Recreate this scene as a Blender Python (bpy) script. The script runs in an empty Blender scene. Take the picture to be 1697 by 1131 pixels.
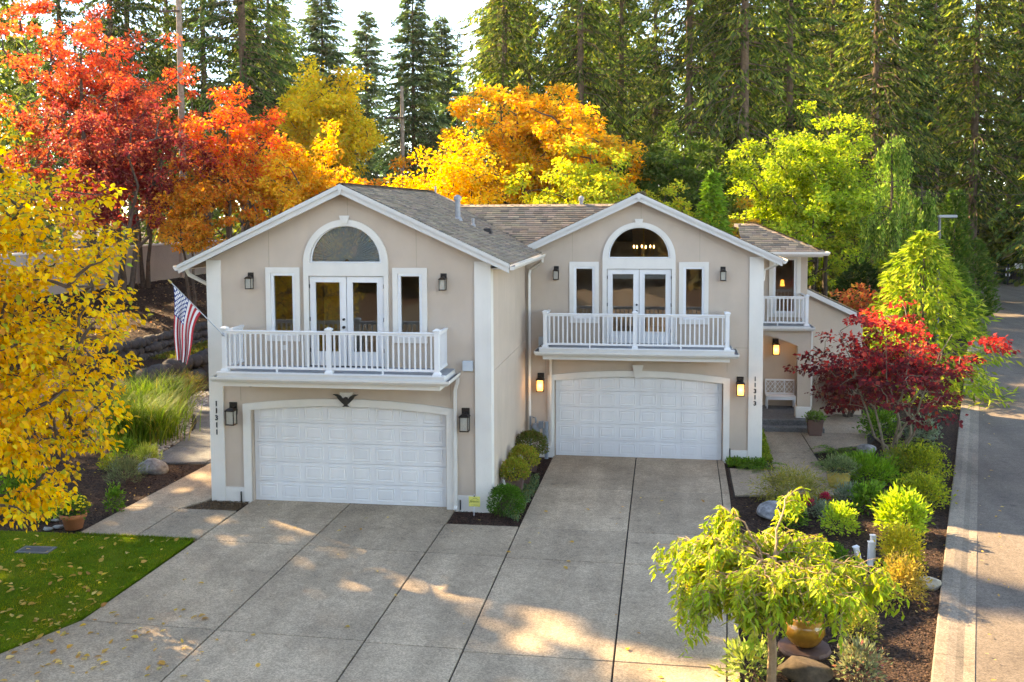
import bpy, math, random
import numpy as np
from mathutils import Vector, Matrix

S = bpy.context.scene
COL = S.collection
R = math.radians
PI = math.pi

# ------------------------------------------------------------------ camera
cam_d = bpy.data.cameras.new('camera')
cam = bpy.data.objects.new('camera', cam_d)
COL.objects.link(cam)
S.camera = cam
cam_d.sensor_fit = 'HORIZONTAL'
cam_d.sensor_width = 36.0
cam_d.lens = 36.0 * 1657.06 / 1697.0
cam_d.shift_y = -108.1 / 1697.0
cam_d.clip_end = 2000.0
YAW, PITCH, ROLL = 0.14891, 0.0647, 0.00484
_f = Vector((-math.sin(YAW) * math.cos(PITCH), math.cos(YAW) * math.cos(PITCH), -math.sin(PITCH)))
_r = Vector((math.cos(YAW), math.sin(YAW), 0.0))
_d = _f.cross(_r)
_rr = math.cos(ROLL) * _r + math.sin(ROLL) * _d
_dd = -math.sin(ROLL) * _r + math.cos(ROLL) * _d
cam.matrix_world = Matrix(((_rr.x, -_dd.x, -_f.x, 9.972), (_rr.y, -_dd.y, -_f.y, -23.156), (_rr.z, -_dd.z, -_f.z, 7.140), (0, 0, 0, 1)))

# ------------------------------------------------------------------ sky, sun, exposure
SUN_TO = Vector((-1.34, 0.84, 1.0)).normalized()       # towards the sun: behind and left of the house
SUN_EL = math.asin(SUN_TO.z)
SUN_ROT = math.atan2(SUN_TO.x, SUN_TO.y)
W = bpy.data.worlds.new('World')
S.world = W
W.use_nodes = True
wn = W.node_tree.nodes
wl = W.node_tree.links
bg = wn['Background']
sky = wn.new('ShaderNodeTexSky')
sky.sky_type = 'NISHITA'
sky.sun_disc = False
sky.sun_elevation = SUN_EL
sky.sun_rotation = SUN_ROT
sky.air_density = 0.8
sky.dust_density = 0.1
sky.altitude = 1500.0
sky.ozone_density = 2.0
# thin high cloud over the whole sky
tc = wn.new('ShaderNodeTexCoord')
mp = wn.new('ShaderNodeMapping'); mp.inputs['Scale'].default_value = (1.6, 1.6, 5.0)
nz = wn.new('ShaderNodeTexNoise'); nz.inputs['Scale'].default_value = 1.7; nz.inputs['Detail'].default_value = 7; nz.inputs['Roughness'].default_value = 0.58
cr = wn.new('ShaderNodeValToRGB'); cr.color_ramp.elements[0].position = 0.46; cr.color_ramp.elements[1].position = 0.78
mx = wn.new('ShaderNodeMix'); mx.data_type = 'RGBA'
mul = wn.new('ShaderNodeMath'); mul.operation = 'MULTIPLY'; mul.inputs[1].default_value = 0.1
wl.new(tc.outputs['Generated'], mp.inputs['Vector']); wl.new(mp.outputs['Vector'], nz.inputs['Vector'])
wl.new(nz.outputs['Fac'], cr.inputs['Fac']); wl.new(cr.outputs['Color'], mul.inputs[0])
wl.new(mul.outputs[0], mx.inputs['Factor']); wl.new(sky.outputs['Color'], mx.inputs[6])
mx.inputs[7].default_value = (7.5, 7.7, 8.0, 1)
wl.new(mx.outputs[2], bg.inputs['Color'])
bg.inputs['Strength'].default_value = 0.15

sun_d = bpy.data.lights.new('sun', 'SUN')
sun_d.energy = 4.8
sun_d.angle = R(0.6)
sun_d.color = (1.0, 0.82, 0.58)
sun = bpy.data.objects.new('sun', sun_d)
COL.objects.link(sun)
sun.location = (-40, 30, 40)
sun.rotation_euler = SUN_TO.to_track_quat('Z', 'Y').to_euler()

S.view_settings.view_transform = 'Standard'
S.view_settings.look = 'None'
S.view_settings.gamma = 1.0
S.view_settings.use_curve_mapping = False
S.view_settings.exposure = 2.45
S.view_settings.use_white_balance = True
S.view_settings.white_balance_temperature = 9000
S.view_settings.white_balance_tint = 10
S.render.engine = 'CYCLES'
S.cycles.use_denoising = True
S.cycles.adaptive_threshold = 0.03
S.cycles.max_bounces = 5
S.cycles.diffuse_bounces = 2
S.cycles.glossy_bounces = 3
S.cycles.transmission_bounces = 4
S.cycles.transparent_max_bounces = 6
S.cycles.volume_bounces = 0
S.cycles.caustics_reflective = False
S.cycles.caustics_refractive = False
S.cycles.sample_clamp_indirect = 6.0

# ------------------------------------------------------------------ helpers
def clamp(v, a=0.0, b=1.0):
    return max(a, min(b, v))

def sstep(a, b, v):
    t = np.clip((v - a) / (b - a), 0, 1)
    return t * t * (3 - 2 * t)

def G(x, y):
    """height of the ground: the drive falls a little towards the right-hand garage, a bank climbs on the left"""
    x = np.asarray(x, float); y = np.asarray(y, float)
    g = -0.15 * np.clip(y / 6.1, 0, 1) * np.clip(x / 6.0, 0, 1)
    s = sstep(9.0, 14.5, y)
    bank = 0.95 * sstep(-9.75, -10.15, x) + 0.85 * sstep(-11.75, -12.2, x) + 1.4 * np.clip((-12.2 - x) / 7.3, 0, 1)
    g = g + bank * s + 0.9 * sstep(-9, -16, x) * (1 - s)
    return g

def gz(x, y):
    return float(G(x, y))

class MB:
    """collects simple shapes; build() links them as one mesh object"""
    def __init__(self):
        self.v = []; self.f = []; self.mi = []
    def quad(self, a, b, c, d, m=0):
        n = len(self.v); self.v += [a, b, c, d]; self.f.append((n, n + 1, n + 2, n + 3)); self.mi.append(m)
    def box(self, x0, x1, y0, y1, z0, z1, m=0, tx=0.0, ty=0.0):
        n = len(self.v)
        self.v += [(x0, y0, z0), (x1, y0, z0), (x1, y1, z0), (x0, y1, z0),
                   (x0 + tx, y0 + ty, z1), (x1 - tx, y0 + ty, z1), (x1 - tx, y1 - ty, z1), (x0 + tx, y1 - ty, z1)]
        for q in ((0, 3, 2, 1), (4, 5, 6, 7), (0, 1, 5, 4), (1, 2, 6, 5), (2, 3, 7, 6), (3, 0, 4, 7)):
            self.f.append(tuple(n + k for k in q)); self.mi.append(m)
        return self
    def bbox(self, x0, x1, y0, y1, z0, z1, b=0.006, m=0):
        """box with chamfered edges all round"""
        n = len(self.v)
        P = []
        for z, i in ((z0, b), (z0 + b, 0), (z1 - b, 0), (z1, b)):
            P += [(x0 + i + (b if i == 0 else 0) * 0, y0 + i, z), (x1 - i, y0 + i, z), (x1 - i, y1 - i, z), (x0 + i, y1 - i, z)]
        self.v += P
        self.f.append((n, n + 3, n + 2, n + 1)); self.mi.append(m)
        for k in range(3):
            for j in range(4):
                a = n + k * 4 + j; c = n + k * 4 + (j + 1) % 4
                self.f.append((a, c, c + 4, a + 4)); self.mi.append(m)
        self.f.append((n + 12, n + 13, n + 14, n + 15)); self.mi.append(m)
        return self
    def prism(self, poly, z0, z1, b=0.0, m=0):
        """vertical prism on a plan polygon (counter-clockwise), z0/z1 numbers or functions, chamfered top"""
        n = len(self.v); k = len(poly)
        fz0 = z0 if callable(z0) else (lambda x, y: z0)
        fz1 = z1 if callable(z1) else (lambda x, y: z1)
        self.v += [(x, y, fz0(x, y)) for x, y in poly]
        self.v += [(x, y, fz1(x, y) - b) for x, y in poly]
        if b:
            cx = sum(p[0] for p in poly) / k; cy = sum(p[1] for p in poly) / k
            ins = []
            for i in range(k):
                p0 = Vector(poly[i - 1]); p = Vector(poly[i]); p1 = Vector(poly[(i + 1) % k])
                e0 = (p - p0).normalized(); e1 = (p1 - p).normalized()
                n0 = Vector((-e0.y, e0.x)); n1 = Vector((-e1.y, e1.x))
                bis = n0 + n1
                bis = bis / max(0.3, bis.dot(n0)) if bis.length > 1e-6 else n0
                q = p + bis * b
                ins.append((q.x, q.y, fz1(p.x, p.y)))
            self.v += ins
        L = 3 if b else 2
        for l in range(L - 1):
            for i in range(k):
                a = n + l * k + i; c = n + l * k + (i + 1) % k
                self.f.append((a, c, c + k, a + k)); self.mi.append(m)
        self.f.append(tuple(n + (L - 1) * k + i for i in range(k))); self.mi.append(m)
        return self
    def tube(self, pts, rad, sides=6, m=0, cap=True, flat=1.0):
        pts = [Vector(p) for p in pts]
        if not hasattr(rad, '__len__'):
            rad = [rad] * len(pts)
        n0 = len(self.v)
        ref = None
        for i, p in enumerate(pts):
            t = (pts[min(i + 1, len(pts) - 1)] - pts[max(i - 1, 0)])
            t = t.normalized() if t.length > 1e-9 else Vector((0, 0, 1))
            if ref is None:
                ref = Vector((1, 0, 0)) if abs(t.x) < 0.8 else Vector((0, 1, 0))
            u = (ref - t * ref.dot(t))
            u = u.normalized() if u.length > 1e-6 else t.orthogonal().normalized()
            ref = u
            w = t.cross(u)
            for k in range(sides):
                a = 2 * PI * (k + 0.5) / sides
                q = p + (u * math.cos(a) + w * math.sin(a) * flat) * rad[i]
                self.v.append((q.x, q.y, q.z))
        for i in range(len(pts) - 1):
            for k in range(sides):
                a = n0 + i * sides + k; b = n0 + i * sides + (k + 1) % sides
                self.f.append((a, b, b + sides, a + sides)); self.mi.append(m)
        if cap:
            self.f.append(tuple(n0 + k for k in reversed(range(sides)))); self.mi.append(m)
            e = n0 + (len(pts) - 1) * sides
            self.f.append(tuple(e + k for k in range(sides))); self.mi.append(m)
        return self
    def lathe(self, prof, c=(0, 0, 0), sides=16, m=0, cap=False, square=False):
        n0 = len(self.v)
        for r, z in prof:
            for k in range(sides):
                a = 2 * PI * (k + 0.5) / sides
                self.v.append((c[0] + r * math.cos(a), c[1] + r * math.sin(a), c[2] + z))
        for i in range(len(prof) - 1):
            for k in range(sides):
                a = n0 + i * sides + k; b = n0 + i * sides + (k + 1) % sides
                self.f.append((a, b, b + sides, a + sides)); self.mi.append(m)
        if cap:
            e = n0 + (len(prof) - 1) * sides
            self.f.append(tuple(n0 + k for k in reversed(range(sides)))); self.mi.append(m)
            self.f.append(tuple(e + k for k in range(sides))); self.mi.append(m)
        return self
    def mesh(self, name, mats, smooth=False):
        me = bpy.data.meshes.new(name)
        me.from_pydata([tuple(p) for p in self.v], [], self.f)
        if not isinstance(mats, (list, tuple)):
            mats = [mats]
        for m in mats:
            me.materials.append(m)
        if len(mats) > 1:
            me.polygons.foreach_set('material_index', self.mi)
        if smooth:
            me.polygons.foreach_set('use_smooth', [True] * len(me.polygons))
        me.update()
        return me
    def build(self, name, mats, parent=None, smooth=False):
        return link(name, self.mesh(name, mats, smooth), parent)

def link(name, me, parent=None, loc=None, rot=None, scale=None):
    o = bpy.data.objects.new(name, me)
    COL.objects.link(o)
    if parent is not None:
        o.parent = parent
    if loc is not None:
        o.location = loc
    if rot is not None:
        o.rotation_euler = rot
    if scale is not None:
        o.scale = scale if hasattr(scale, '__len__') else (scale,) * 3
    return o

def tag(o, label=None, cat=None, group=None, kind=None):
    if label: o['label'] = label
    if cat: o['category'] = cat
    if group: o['group'] = group
    if kind: o['kind'] = kind
    return o

def thing(name, label, cat, loc=(0, 0, 0), rz=0.0, group=None, scale=1.0):
    o = bpy.data.objects.new(name, None)
    COL.objects.link(o)
    o.empty_display_size = 0.2
    o.location = loc
    o.rotation_euler = (0, 0, rz)
    o.scale = (scale,) * 3 if not hasattr(scale, '__len__') else scale
    return tag(o, label, cat, group)

def curve_mesh(polys, depth):
    cu = bpy.data.curves.new('outline', 'CURVE')
    cu.dimensions = '2D'
    cu.fill_mode = 'BOTH'
    cu.extrude = depth / 2
    for poly in polys:
        sp = cu.splines.new('POLY')
        sp.points.add(len(poly) - 1)
        for p, q in zip(sp.points, poly):
            p.co = (q[0], q[1], 0, 1)
        sp.use_cyclic_u = True
    ob = bpy.data.objects.new('outline', cu)
    COL.objects.link(ob)
    dg = bpy.context.evaluated_depsgraph_get()
    me = bpy.data.meshes.new_from_object(ob.evaluated_get(dg))
    bpy.data.objects.remove(ob)
    bpy.data.curves.remove(cu)
    return me

def plate(name, polys, y0, y1, mat, parent=None, off=(0, 0, 0)):
    """upright plate in the XZ plane between depths y0 (front) and y1, with holes"""
    me = curve_mesh(polys, abs(y1 - y0))
    n = len(me.vertices)
    co = np.empty(n * 3); me.vertices.foreach_get('co', co); co = co.reshape(-1, 3)
    ym = (y0 + y1) / 2
    out = np.stack([co[:, 0] + off[0], ym - co[:, 2] + off[1], co[:, 1] + off[2]], 1)
    me.vertices.foreach_set('co', out.ravel())
    me.materials.clear(); me.materials.append(mat)
    me.polygons.foreach_set('material_index', [0] * len(me.polygons))
    me.name = name
    me.update()
    return link(name, me, parent)

def text_mesh(s, size, depth=0.01, bold=0.0):
    cu = bpy.data.curves.new('txt', 'FONT')
    cu.body = s; cu.size = size; cu.extrude = depth / 2; cu.align_x = 'CENTER'; cu.align_y = 'CENTER'; cu.offset = bold
    cu.resolution_u = 3
    ob = bpy.data.objects.new('txt', cu); COL.objects.link(ob)
    dg = bpy.context.evaluated_depsgraph_get()
    me = bpy.data.meshes.new_from_object(ob.evaluated_get(dg))
    bpy.data.objects.remove(ob); bpy.data.curves.remove(cu)
    return me

def rect(x0, x1, z0, z1):
    return [(x0, z0), (x1, z0), (x1, z1), (x0, z1)]

def arc(cx, cz, r, a0, a1, n):
    return [(cx + r * math.cos(a0 + (a1 - a0) * i / n), cz + r * math.sin(a0 + (a1 - a0) * i / n)) for i in range(n + 1)]

# ------------------------------------------------------------------ materials
def new_mat(name):
    m = bpy.data.materials.new(name)
    m.use_nodes = True
    nt = m.node_tree
    return m, nt.nodes, nt.links, nt.nodes['Principled BSDF']

def mat(name, col, rough=0.6, var=0.0, vscale=3.0, bump=0.0, bscale=60.0, metal=0.0, spec=0.5, dark=None, dscale=0.7, damt=0.0, coat=0.0, detail=4, streak=0.0):
    """plain surface with procedural mottling (var), broad stains (dark) and fine relief (bump)"""
    m, n, l, b = new_mat(name)
    b.inputs['Roughness'].default_value = rough
    b.inputs['Metallic'].default_value = metal
    b.inputs['Specular IOR Level'].default_value = spec
    b.inputs['Coat Weight'].default_value = coat
    tc = n.new('ShaderNodeTexCoord')
    geo = n.new('ShaderNodeNewGeometry')
    out = None
    if var > 0:
        t = n.new('ShaderNodeTexNoise'); t.inputs['Scale'].default_value = vscale; t.inputs['Detail'].default_value = detail; t.inputs['Roughness'].default_value = 0.6
        l.new(geo.outputs['Position'], t.inputs['Vector'])
        r = n.new('ShaderNodeMapRange'); r.inputs[1].default_value = 0.3; r.inputs[2].default_value = 0.7
        r.inputs[3].default_value = 1 - var; r.inputs[4].default_value = 1 + var
        l.new(t.outputs['Fac'], r.inputs[0])
        mxn = n.new('ShaderNodeVectorMath'); mxn.operation = 'SCALE'
        mxn.inputs[0].default_value = col[:3]
        l.new(r.outputs[0], mxn.inputs['Scale'])
        out = mxn.outputs[0]
    if dark is not None:
        t = n.new('ShaderNodeTexNoise'); t.inputs['Scale'].default_value = dscale; t.inputs['Detail'].default_value = 5
        l.new(geo.outputs['Position'], t.inputs['Vector'])
        r = n.new('ShaderNodeMapRange'); r.inputs[1].default_value = 0.45; r.inputs[2].default_value = 0.72; r.inputs[3].default_value = 0; r.inputs[4].default_value = damt
        l.new(t.outputs['Fac'], r.inputs[0])
        k = n.new('ShaderNodeMix'); k.data_type = 'RGBA'
        l.new(r.outputs[0], k.inputs['Factor'])
        if out is not None: l.new(out, k.inputs[6])
        else: k.inputs[6].default_value = (*col[:3], 1)
        k.inputs[7].default_value = (*dark, 1)
        out = k.outputs[2]
    if streak > 0 and out is not None:
        mpn = n.new('ShaderNodeMapping'); mpn.inputs['Scale'].default_value = (3.5, 3.5, 0.6); l.new(geo.outputs['Position'], mpn.inputs['Vector'])
        t = n.new('ShaderNodeTexNoise'); t.inputs['Scale'].default_value = 1.0; t.inputs['Detail'].default_value = 4; l.new(mpn.outputs[0], t.inputs['Vector'])
        r = n.new('ShaderNodeMapRange'); r.inputs[1].default_value = 0.35; r.inputs[2].default_value = 0.7; r.inputs[3].default_value = 1 + streak * 0.4; r.inputs[4].default_value = 1 - streak
        l.new(t.outputs['Fac'], r.inputs[0])
        v = n.new('ShaderNodeVectorMath'); v.operation = 'SCALE'; l.new(out, v.inputs[0]); l.new(r.outputs[0], v.inputs['Scale'])
        out = v.outputs[0]
    if out is not None: l.new(out, b.inputs['Base Color'])
    else: b.inputs['Base Color'].default_value = (*col[:3], 1)
    if bump > 0:
        t = n.new('ShaderNodeTexNoise'); t.inputs['Scale'].default_value = bscale; t.inputs['Detail'].default_value = 3
        l.new(geo.outputs['Position'], t.inputs['Vector'])
        bp = n.new('ShaderNodeBump'); bp.inputs['Strength'].default_value = bump; bp.inputs['Distance'].default_value = 0.01
        l.new(t.outputs['Fac'], bp.inputs['Height']); l.new(bp.outputs['Normal'], b.inputs['Normal'])
    return m

def attr_mat(name, rough=0.7, spec=0.3, transl=0.0, noise=0.0, nscale=8.0, boost=1.35, warm=1.05):
    """colour comes from the mesh's own 'Col' attribute (leaf, shingle or stone colours)"""
    m, n, l, b = new_mat(name)
    a = n.new('ShaderNodeAttribute'); a.attribute_name = 'Col'
    b.inputs['Roughness'].default_value = rough
    b.inputs['Specular IOR Level'].default_value = spec
    src = a.outputs['Color']
    if noise > 0:
        geo = n.new('ShaderNodeNewGeometry')
        t = n.new('ShaderNodeTexNoise'); t.inputs['Scale'].default_value = nscale; t.inputs['Detail'].default_value = 5; t.inputs['Roughness'].default_value = 0.65
        l.new(geo.outputs['Position'], t.inputs['Vector'])
        r = n.new('ShaderNodeMapRange'); r.inputs[1].default_value = 0.3; r.inputs[2].default_value = 0.7; r.inputs[3].default_value = 1 - noise; r.inputs[4].default_value = 1 + noise
        l.new(t.outputs['Fac'], r.inputs[0])
        v = n.new('ShaderNodeVectorMath'); v.operation = 'SCALE'
        l.new(src, v.inputs[0]); l.new(r.outputs[0], v.inputs['Scale'])
        src = v.outputs[0]
    l.new(src, b.inputs['Base Color'])
    if transl > 0:
        tr = n.new('ShaderNodeBsdfTranslucent')
        v = n.new('ShaderNodeVectorMath'); v.operation = 'MULTIPLY'; v.inputs[1].default_value = (boost * warm, boost, boost * 0.65)
        l.new(src, v.inputs[0]); l.new(v.outputs[0], tr.inputs['Color'])
        k = n.new('ShaderNodeMixShader'); k.inputs['Fac'].default_value = transl
        l.new(b.outputs[0], k.inputs[1]); l.new(tr.outputs[0], k.inputs[2])
        l.new(k.outputs[0], n['Material Output'].inputs['Surface'])
    return m

def concrete_mat(name, col, stain, fine=220.0, amt=0.22):
    m, n, l, b = new_mat(name)
    geo = n.new('ShaderNodeNewGeometry')
    t1 = n.new('ShaderNodeTexNoise'); t1.inputs['Scale'].default_value = fine; t1.inputs['Detail'].default_value = 2
    t2 = n.new('ShaderNodeTexNoise'); t2.inputs['Scale'].default_value = 0.55; t2.inputs['Detail'].default_value = 6; t2.inputs['Roughness'].default_value = 0.62
    t3 = n.new('ShaderNodeTexVoronoi'); t3.inputs['Scale'].default_value = 42.0
    t4 = n.new('ShaderNodeTexNoise'); t4.inputs['Scale'].default_value = 5.0; t4.inputs['Detail'].default_value = 5
    oi = n.new('ShaderNodeObjectInfo')
    for t in (t1, t2, t3, t4): l.new(geo.outputs['Position'], t.inputs['Vector'])
    def rng(src, a, c, lo, hi):
        r = n.new('ShaderNodeMapRange'); r.inputs[1].default_value = a; r.inputs[2].default_value = c; r.inputs[3].default_value = lo; r.inputs[4].default_value = hi
        l.new(src, r.inputs[0]); return r.outputs[0]
    def mulm(a, c):
        k = n.new('ShaderNodeMath'); k.operation = 'MULTIPLY'; l.new(a, k.inputs[0]); l.new(c, k.inputs[1]); return k.outputs[0]
    spk = n.new('ShaderNodeSeparateColor'); l.new(t3.outputs['Color'], spk.inputs[0])
    f = mulm(rng(t1.outputs['Fac'], 0.3, 0.7, 1 - amt, 1 + amt), rng(spk.outputs[0], 0, 1, 0.72, 1.28))
    f = mulm(f, rng(oi.outputs['Random'], 0, 1, 0.87, 1.07))
    f = mulm(f, rng(t4.outputs['Fac'], 0.3, 0.7, 0.9, 1.1))
    # long faint wear streaks along the direction of travel
    mpn = n.new('ShaderNodeMapping'); mpn.inputs['Scale'].default_value = (1.5, 0.16, 1.0); l.new(geo.outputs['Position'], mpn.inputs['Vector'])
    t5 = n.new('ShaderNodeTexNoise'); t5.inputs['Scale'].default_value = 1.0; t5.inputs['Detail'].default_value = 5; l.new(mpn.outputs[0], t5.inputs['Vector'])
    f = mulm(f, rng(t5.outputs['Fac'], 0.36, 0.64, 0.86, 1.1))
    # drips and spots
    t6 = n.new('ShaderNodeTexNoise'); t6.inputs['Scale'].default_value = 2.3; t6.inputs['Detail'].default_value = 2; l.new(geo.outputs['Position'], t6.inputs['Vector'])
    f = mulm(f, rng(t6.outputs['Fac'], 0.66, 0.76, 1.0, 0.72))
    k = n.new('ShaderNodeMix'); k.data_type = 'RGBA'
    k.inputs[6].default_value = (*col, 1); k.inputs[7].default_value = (*stain, 1)
    l.new(rng(t2.outputs['Fac'], 0.42, 0.72, 0, 0.85), k.inputs['Factor'])
    v = n.new('ShaderNodeVectorMath'); v.operation = 'SCALE'
    l.new(k.outputs[2], v.inputs[0]); l.new(f, v.inputs['Scale'])
    l.new(v.outputs[0], b.inputs['Base Color'])
    b.inputs['Roughness'].default_value = 0.85
    b.inputs['Specular IOR Level'].default_value = 0.25
    bp = n.new('ShaderNodeBump'); bp.inputs['Strength'].default_value = 0.35; bp.inputs['Distance'].default_value = 0.006
    l.new(t3.outputs['Distance'], bp.inputs['Height']); l.new(bp.outputs['Normal'], b.inputs['Normal'])
    return m

def glass_mat(name, tint=(0.97, 0.98, 0.97), ior=1.9):
    m, n, l, b = new_mat(name)
    n.remove(b)
    fr = n.new('ShaderNodeFresnel'); fr.inputs['IOR'].default_value = ior
    tr = n.new('ShaderNodeBsdfTransparent'); tr.inputs['Color'].default_value = (*tint, 1)
    gl = n.new('ShaderNodeBsdfGlossy'); gl.inputs['Roughness'].default_value = 0.015; gl.inputs['Color'].default_value = (1, 1, 1, 1)
    geo = n.new('ShaderNodeNewGeometry')
    t = n.new('ShaderNodeTexNoise'); t.inputs['Scale'].default_value = 1.4; l.new(geo.outputs['Position'], t.inputs['Vector'])
    bp = n.new('ShaderNodeBump'); bp.inputs['Strength'].default_value = 0.05; bp.inputs['Distance'].default_value = 0.02
    l.new(t.outputs['Fac'], bp.inputs['Height']); l.new(bp.outputs['Normal'], gl.inputs['Normal'])
    k = n.new('ShaderNodeMixShader')
    l.new(fr.outputs[0], k.inputs['Fac']); l.new(tr.outputs[0], k.inputs[1]); l.new(gl.outputs[0], k.inputs[2])
    l.new(k.outputs[0], n['Material Output'].inputs['Surface'])
    return m

def frosted_mat(name, col, amt):
    m, n, l, b = new_mat(name)
    b.inputs['Base Color'].default_value = (*col, 1); b.inputs['Roughness'].default_value = 0.3
    tr = n.new('ShaderNodeBsdfTransparent'); tr.inputs['Color'].default_value = (0.9, 0.88, 0.84, 1)
    geo = n.new('ShaderNodeNewGeometry'); t = n.new('ShaderNodeTexNoise'); t.inputs['Scale'].default_value = 90.0
    l.new(geo.outputs['Position'], t.inputs['Vector'])
    r = n.new('ShaderNodeMapRange'); r.inputs[3].default_value = amt - 0.2; r.inputs[4].default_value = amt + 0.2; l.new(t.outputs['Fac'], r.inputs[0])
    k = n.new('ShaderNodeMixShader'); l.new(r.outputs[0], k.inputs['Fac']); l.new(tr.outputs[0], k.inputs[1]); l.new(b.outputs[0], k.inputs[2])
    l.new(k.outputs[0], n['Material Output'].inputs['Surface'])
    return m

def emit_mat(name, col, strength):
    m, n, l, b = new_mat(name)
    b.inputs['Base Color'].default_value = (*col, 1)
    b.inputs['Emission Color'].default_value = (*col, 1)
    b.inputs['Emission Strength'].default_value = strength
    return m

M = {}
M['stucco'] = mat('stucco', (0.585, 0.466, 0.372), 0.9, var=0.05, vscale=1.3, bump=0.5, bscale=120, spec=0.15, dark=(0.49, 0.395, 0.305), dscale=0.5, damt=0.4, streak=0.03)
M['joint'] = mat('stucco_joint', (0.43, 0.35, 0.275), 0.9, spec=0.1)
M['trim'] = mat('white_trim', (0.77, 0.72, 0.65), 0.6, var=0.03, vscale=2.0, bump=0.08, bscale=90, dark=(0.66, 0.61, 0.54), dscale=0.9, damt=0.4, streak=0.03)
M['barge'] = mat('barge_board', (0.62, 0.59, 0.55), 0.55, var=0.04, vscale=1.5, bump=0.05, bscale=50)
M['vinyl'] = mat('white_vinyl', (0.80, 0.79, 0.78), 0.4, var=0.02, vscale=3.0)
M['door'] = mat('door_paint', (0.79, 0.77, 0.75), 0.45, var=0.02, vscale=2.0, dark=(0.70, 0.67, 0.64), dscale=1.2, damt=0.3, streak=0.05)
M['gutter'] = mat('gutter_aluminium', (0.70, 0.66, 0.60), 0.4, var=0.03)
M['flash'] = mat('gutter_inside', (0.10, 0.11, 0.13), 0.6, var=0.2, vscale=8)
M['deck'] = mat('deck_membrane', (0.30, 0.32, 0.34), 0.7, var=0.12, vscale=5, bump=0.1)
M['glass'] = glass_mat('window_glass')
M['bronze'] = mat('dark_bronze', (0.025, 0.019, 0.016), 0.45, metal=0.4, var=0.1, vscale=20)
M['black'] = mat('black_iron', (0.012, 0.012, 0.012), 0.5)
M['interior'] = mat('interior_plaster', (0.42, 0.33, 0.24), 0.9, var=0.1, vscale=1.0)
M['intfloor'] = mat('interior_floor', (0.22, 0.14, 0.08), 0.6, var=0.1)
M['shade'] = mat('pleated_shade', (0.74, 0.82, 0.86), 0.8, var=0.05, vscale=10)
M['blind'] = mat('window_blind', (0.55, 0.52, 0.48), 0.8)
M['lampglass'] = frosted_mat('lamp_glass', (0.62, 0.58, 0.50), 0.55)
M['litglass'] = emit_mat('lit_lamp_glass', (1.0, 0.56, 0.19), 0.27)
M['bulb'] = emit_mat('lamp_bulb', (1.0, 0.66, 0.28), 2.6)
M['deadbulb'] = mat('unlit_bulb', (0.75, 0.74, 0.7), 0.3)
M['shingle'] = attr_mat('roof_shingle', 0.9, 0.15, noise=0.28, nscale=45)
M['pipe'] = mat('galvanised_pipe', (0.33, 0.33, 0.34), 0.5, metal=0.3, var=0.15, vscale=9)
M['concrete'] = concrete_mat('exposed_aggregate', (0.45, 0.345, 0.24), (0.275, 0.21, 0.147))
M['walk'] = concrete_mat('walk_concrete', (0.37, 0.29, 0.205), (0.24, 0.185, 0.132))
M['curb'] = concrete_mat('curb_concrete', (0.27, 0.22, 0.17), (0.17, 0.14, 0.11), 120, 0.12)
M['step'] = concrete_mat('step_concrete', (0.165, 0.16, 0.155), (0.12, 0.115, 0.11))
M['curbstain'] = concrete_mat('curb_gutter_stain', (0.22, 0.18, 0.14), (0.11, 0.09, 0.07), 120, 0.12)
M['slate'] = concrete_mat('slate_paver', (0.135, 0.145, 0.155), (0.095, 0.102, 0.11), 150, 0.12)
M['asphalt'] = concrete_mat('asphalt', (0.185, 0.15, 0.12), (0.135, 0.11, 0.09), 260, 0.2)
M['joint_dark'] = mat('joint_soil', (0.035, 0.03, 0.025), 0.95)
M['leaf'] = attr_mat('leaf', 0.6, 0.16, transl=0.42, boost=1.5)
M['leafmatte'] = attr_mat('needle', 0.7, 0.08, transl=0.42, boost=1.7, warm=0.85)
M['grass'] = attr_mat('grass_blade', 0.9, 0.0, transl=0.4, boost=1.5)
M['ground'] = attr_mat('litter', 0.9, 0.2)
M['stone'] = attr_mat('stone', 0.85, 0.3, noise=0.35, nscale=14)
M['bark'] = mat('bark', (0.085, 0.06, 0.045), 0.95, var=0.35, vscale=6, bump=0.8, bscale=18)
M['firbark'] = mat('fir_bark', (0.13, 0.085, 0.06), 0.95, var=0.4, vscale=4, bump=0.9, bscale=10)
M['cherrybark'] = mat('cherry_bark', (0.30, 0.19, 0.10), 0.7, var=0.25, vscale=12, bump=0.4, bscale=25)
M['palebark'] = mat('pale_bark', (0.22, 0.17, 0.11), 0.85, var=0.3, vscale=9, bump=0.5, bscale=30)
M['pole'] = mat('weathered_pole', (0.24, 0.19, 0.15), 0.9, var=0.3, vscale=5, bump=0.4, bscale=20)
M['terracotta'] = mat('terracotta', (0.46, 0.15, 0.055), 0.8, var=0.12, vscale=9, bump=0.1)
M['brownpot'] = mat('brown_planter', (0.13, 0.07, 0.055), 0.7, var=0.15, vscale=8, bump=0.1)
M['glaze'] = mat('amber_glaze', (0.36, 0.17, 0.02), 0.16, var=0.3, vscale=5, coat=0.6, dark=(0.2, 0.1, 0.02), dscale=4, damt=0.6)
M['yellowglaze'] = mat('yellow_glaze', (0.55, 0.40, 0.10), 0.25, var=0.12, vscale=6, coat=0.4)
M['stucco_wall'] = mat('garden_wall_render', (0.42, 0.36, 0.31), 0.9, var=0.1, vscale=0.7, bump=0.2, bscale=90)
M['greypaint'] = mat('grey_paint', (0.22, 0.25, 0.28), 0.5, var=0.12, vscale=12)
M['lampgrey'] = mat('street_lamp_grey', (0.10, 0.105, 0.11), 0.5)
M['flagred'] = mat('flag_red', (0.50, 0.02, 0.035), 0.8, var=0.06, vscale=30)
M['flagwhite'] = mat('flag_white', (0.78, 0.77, 0.77), 0.8, var=0.04, vscale=30)
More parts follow.
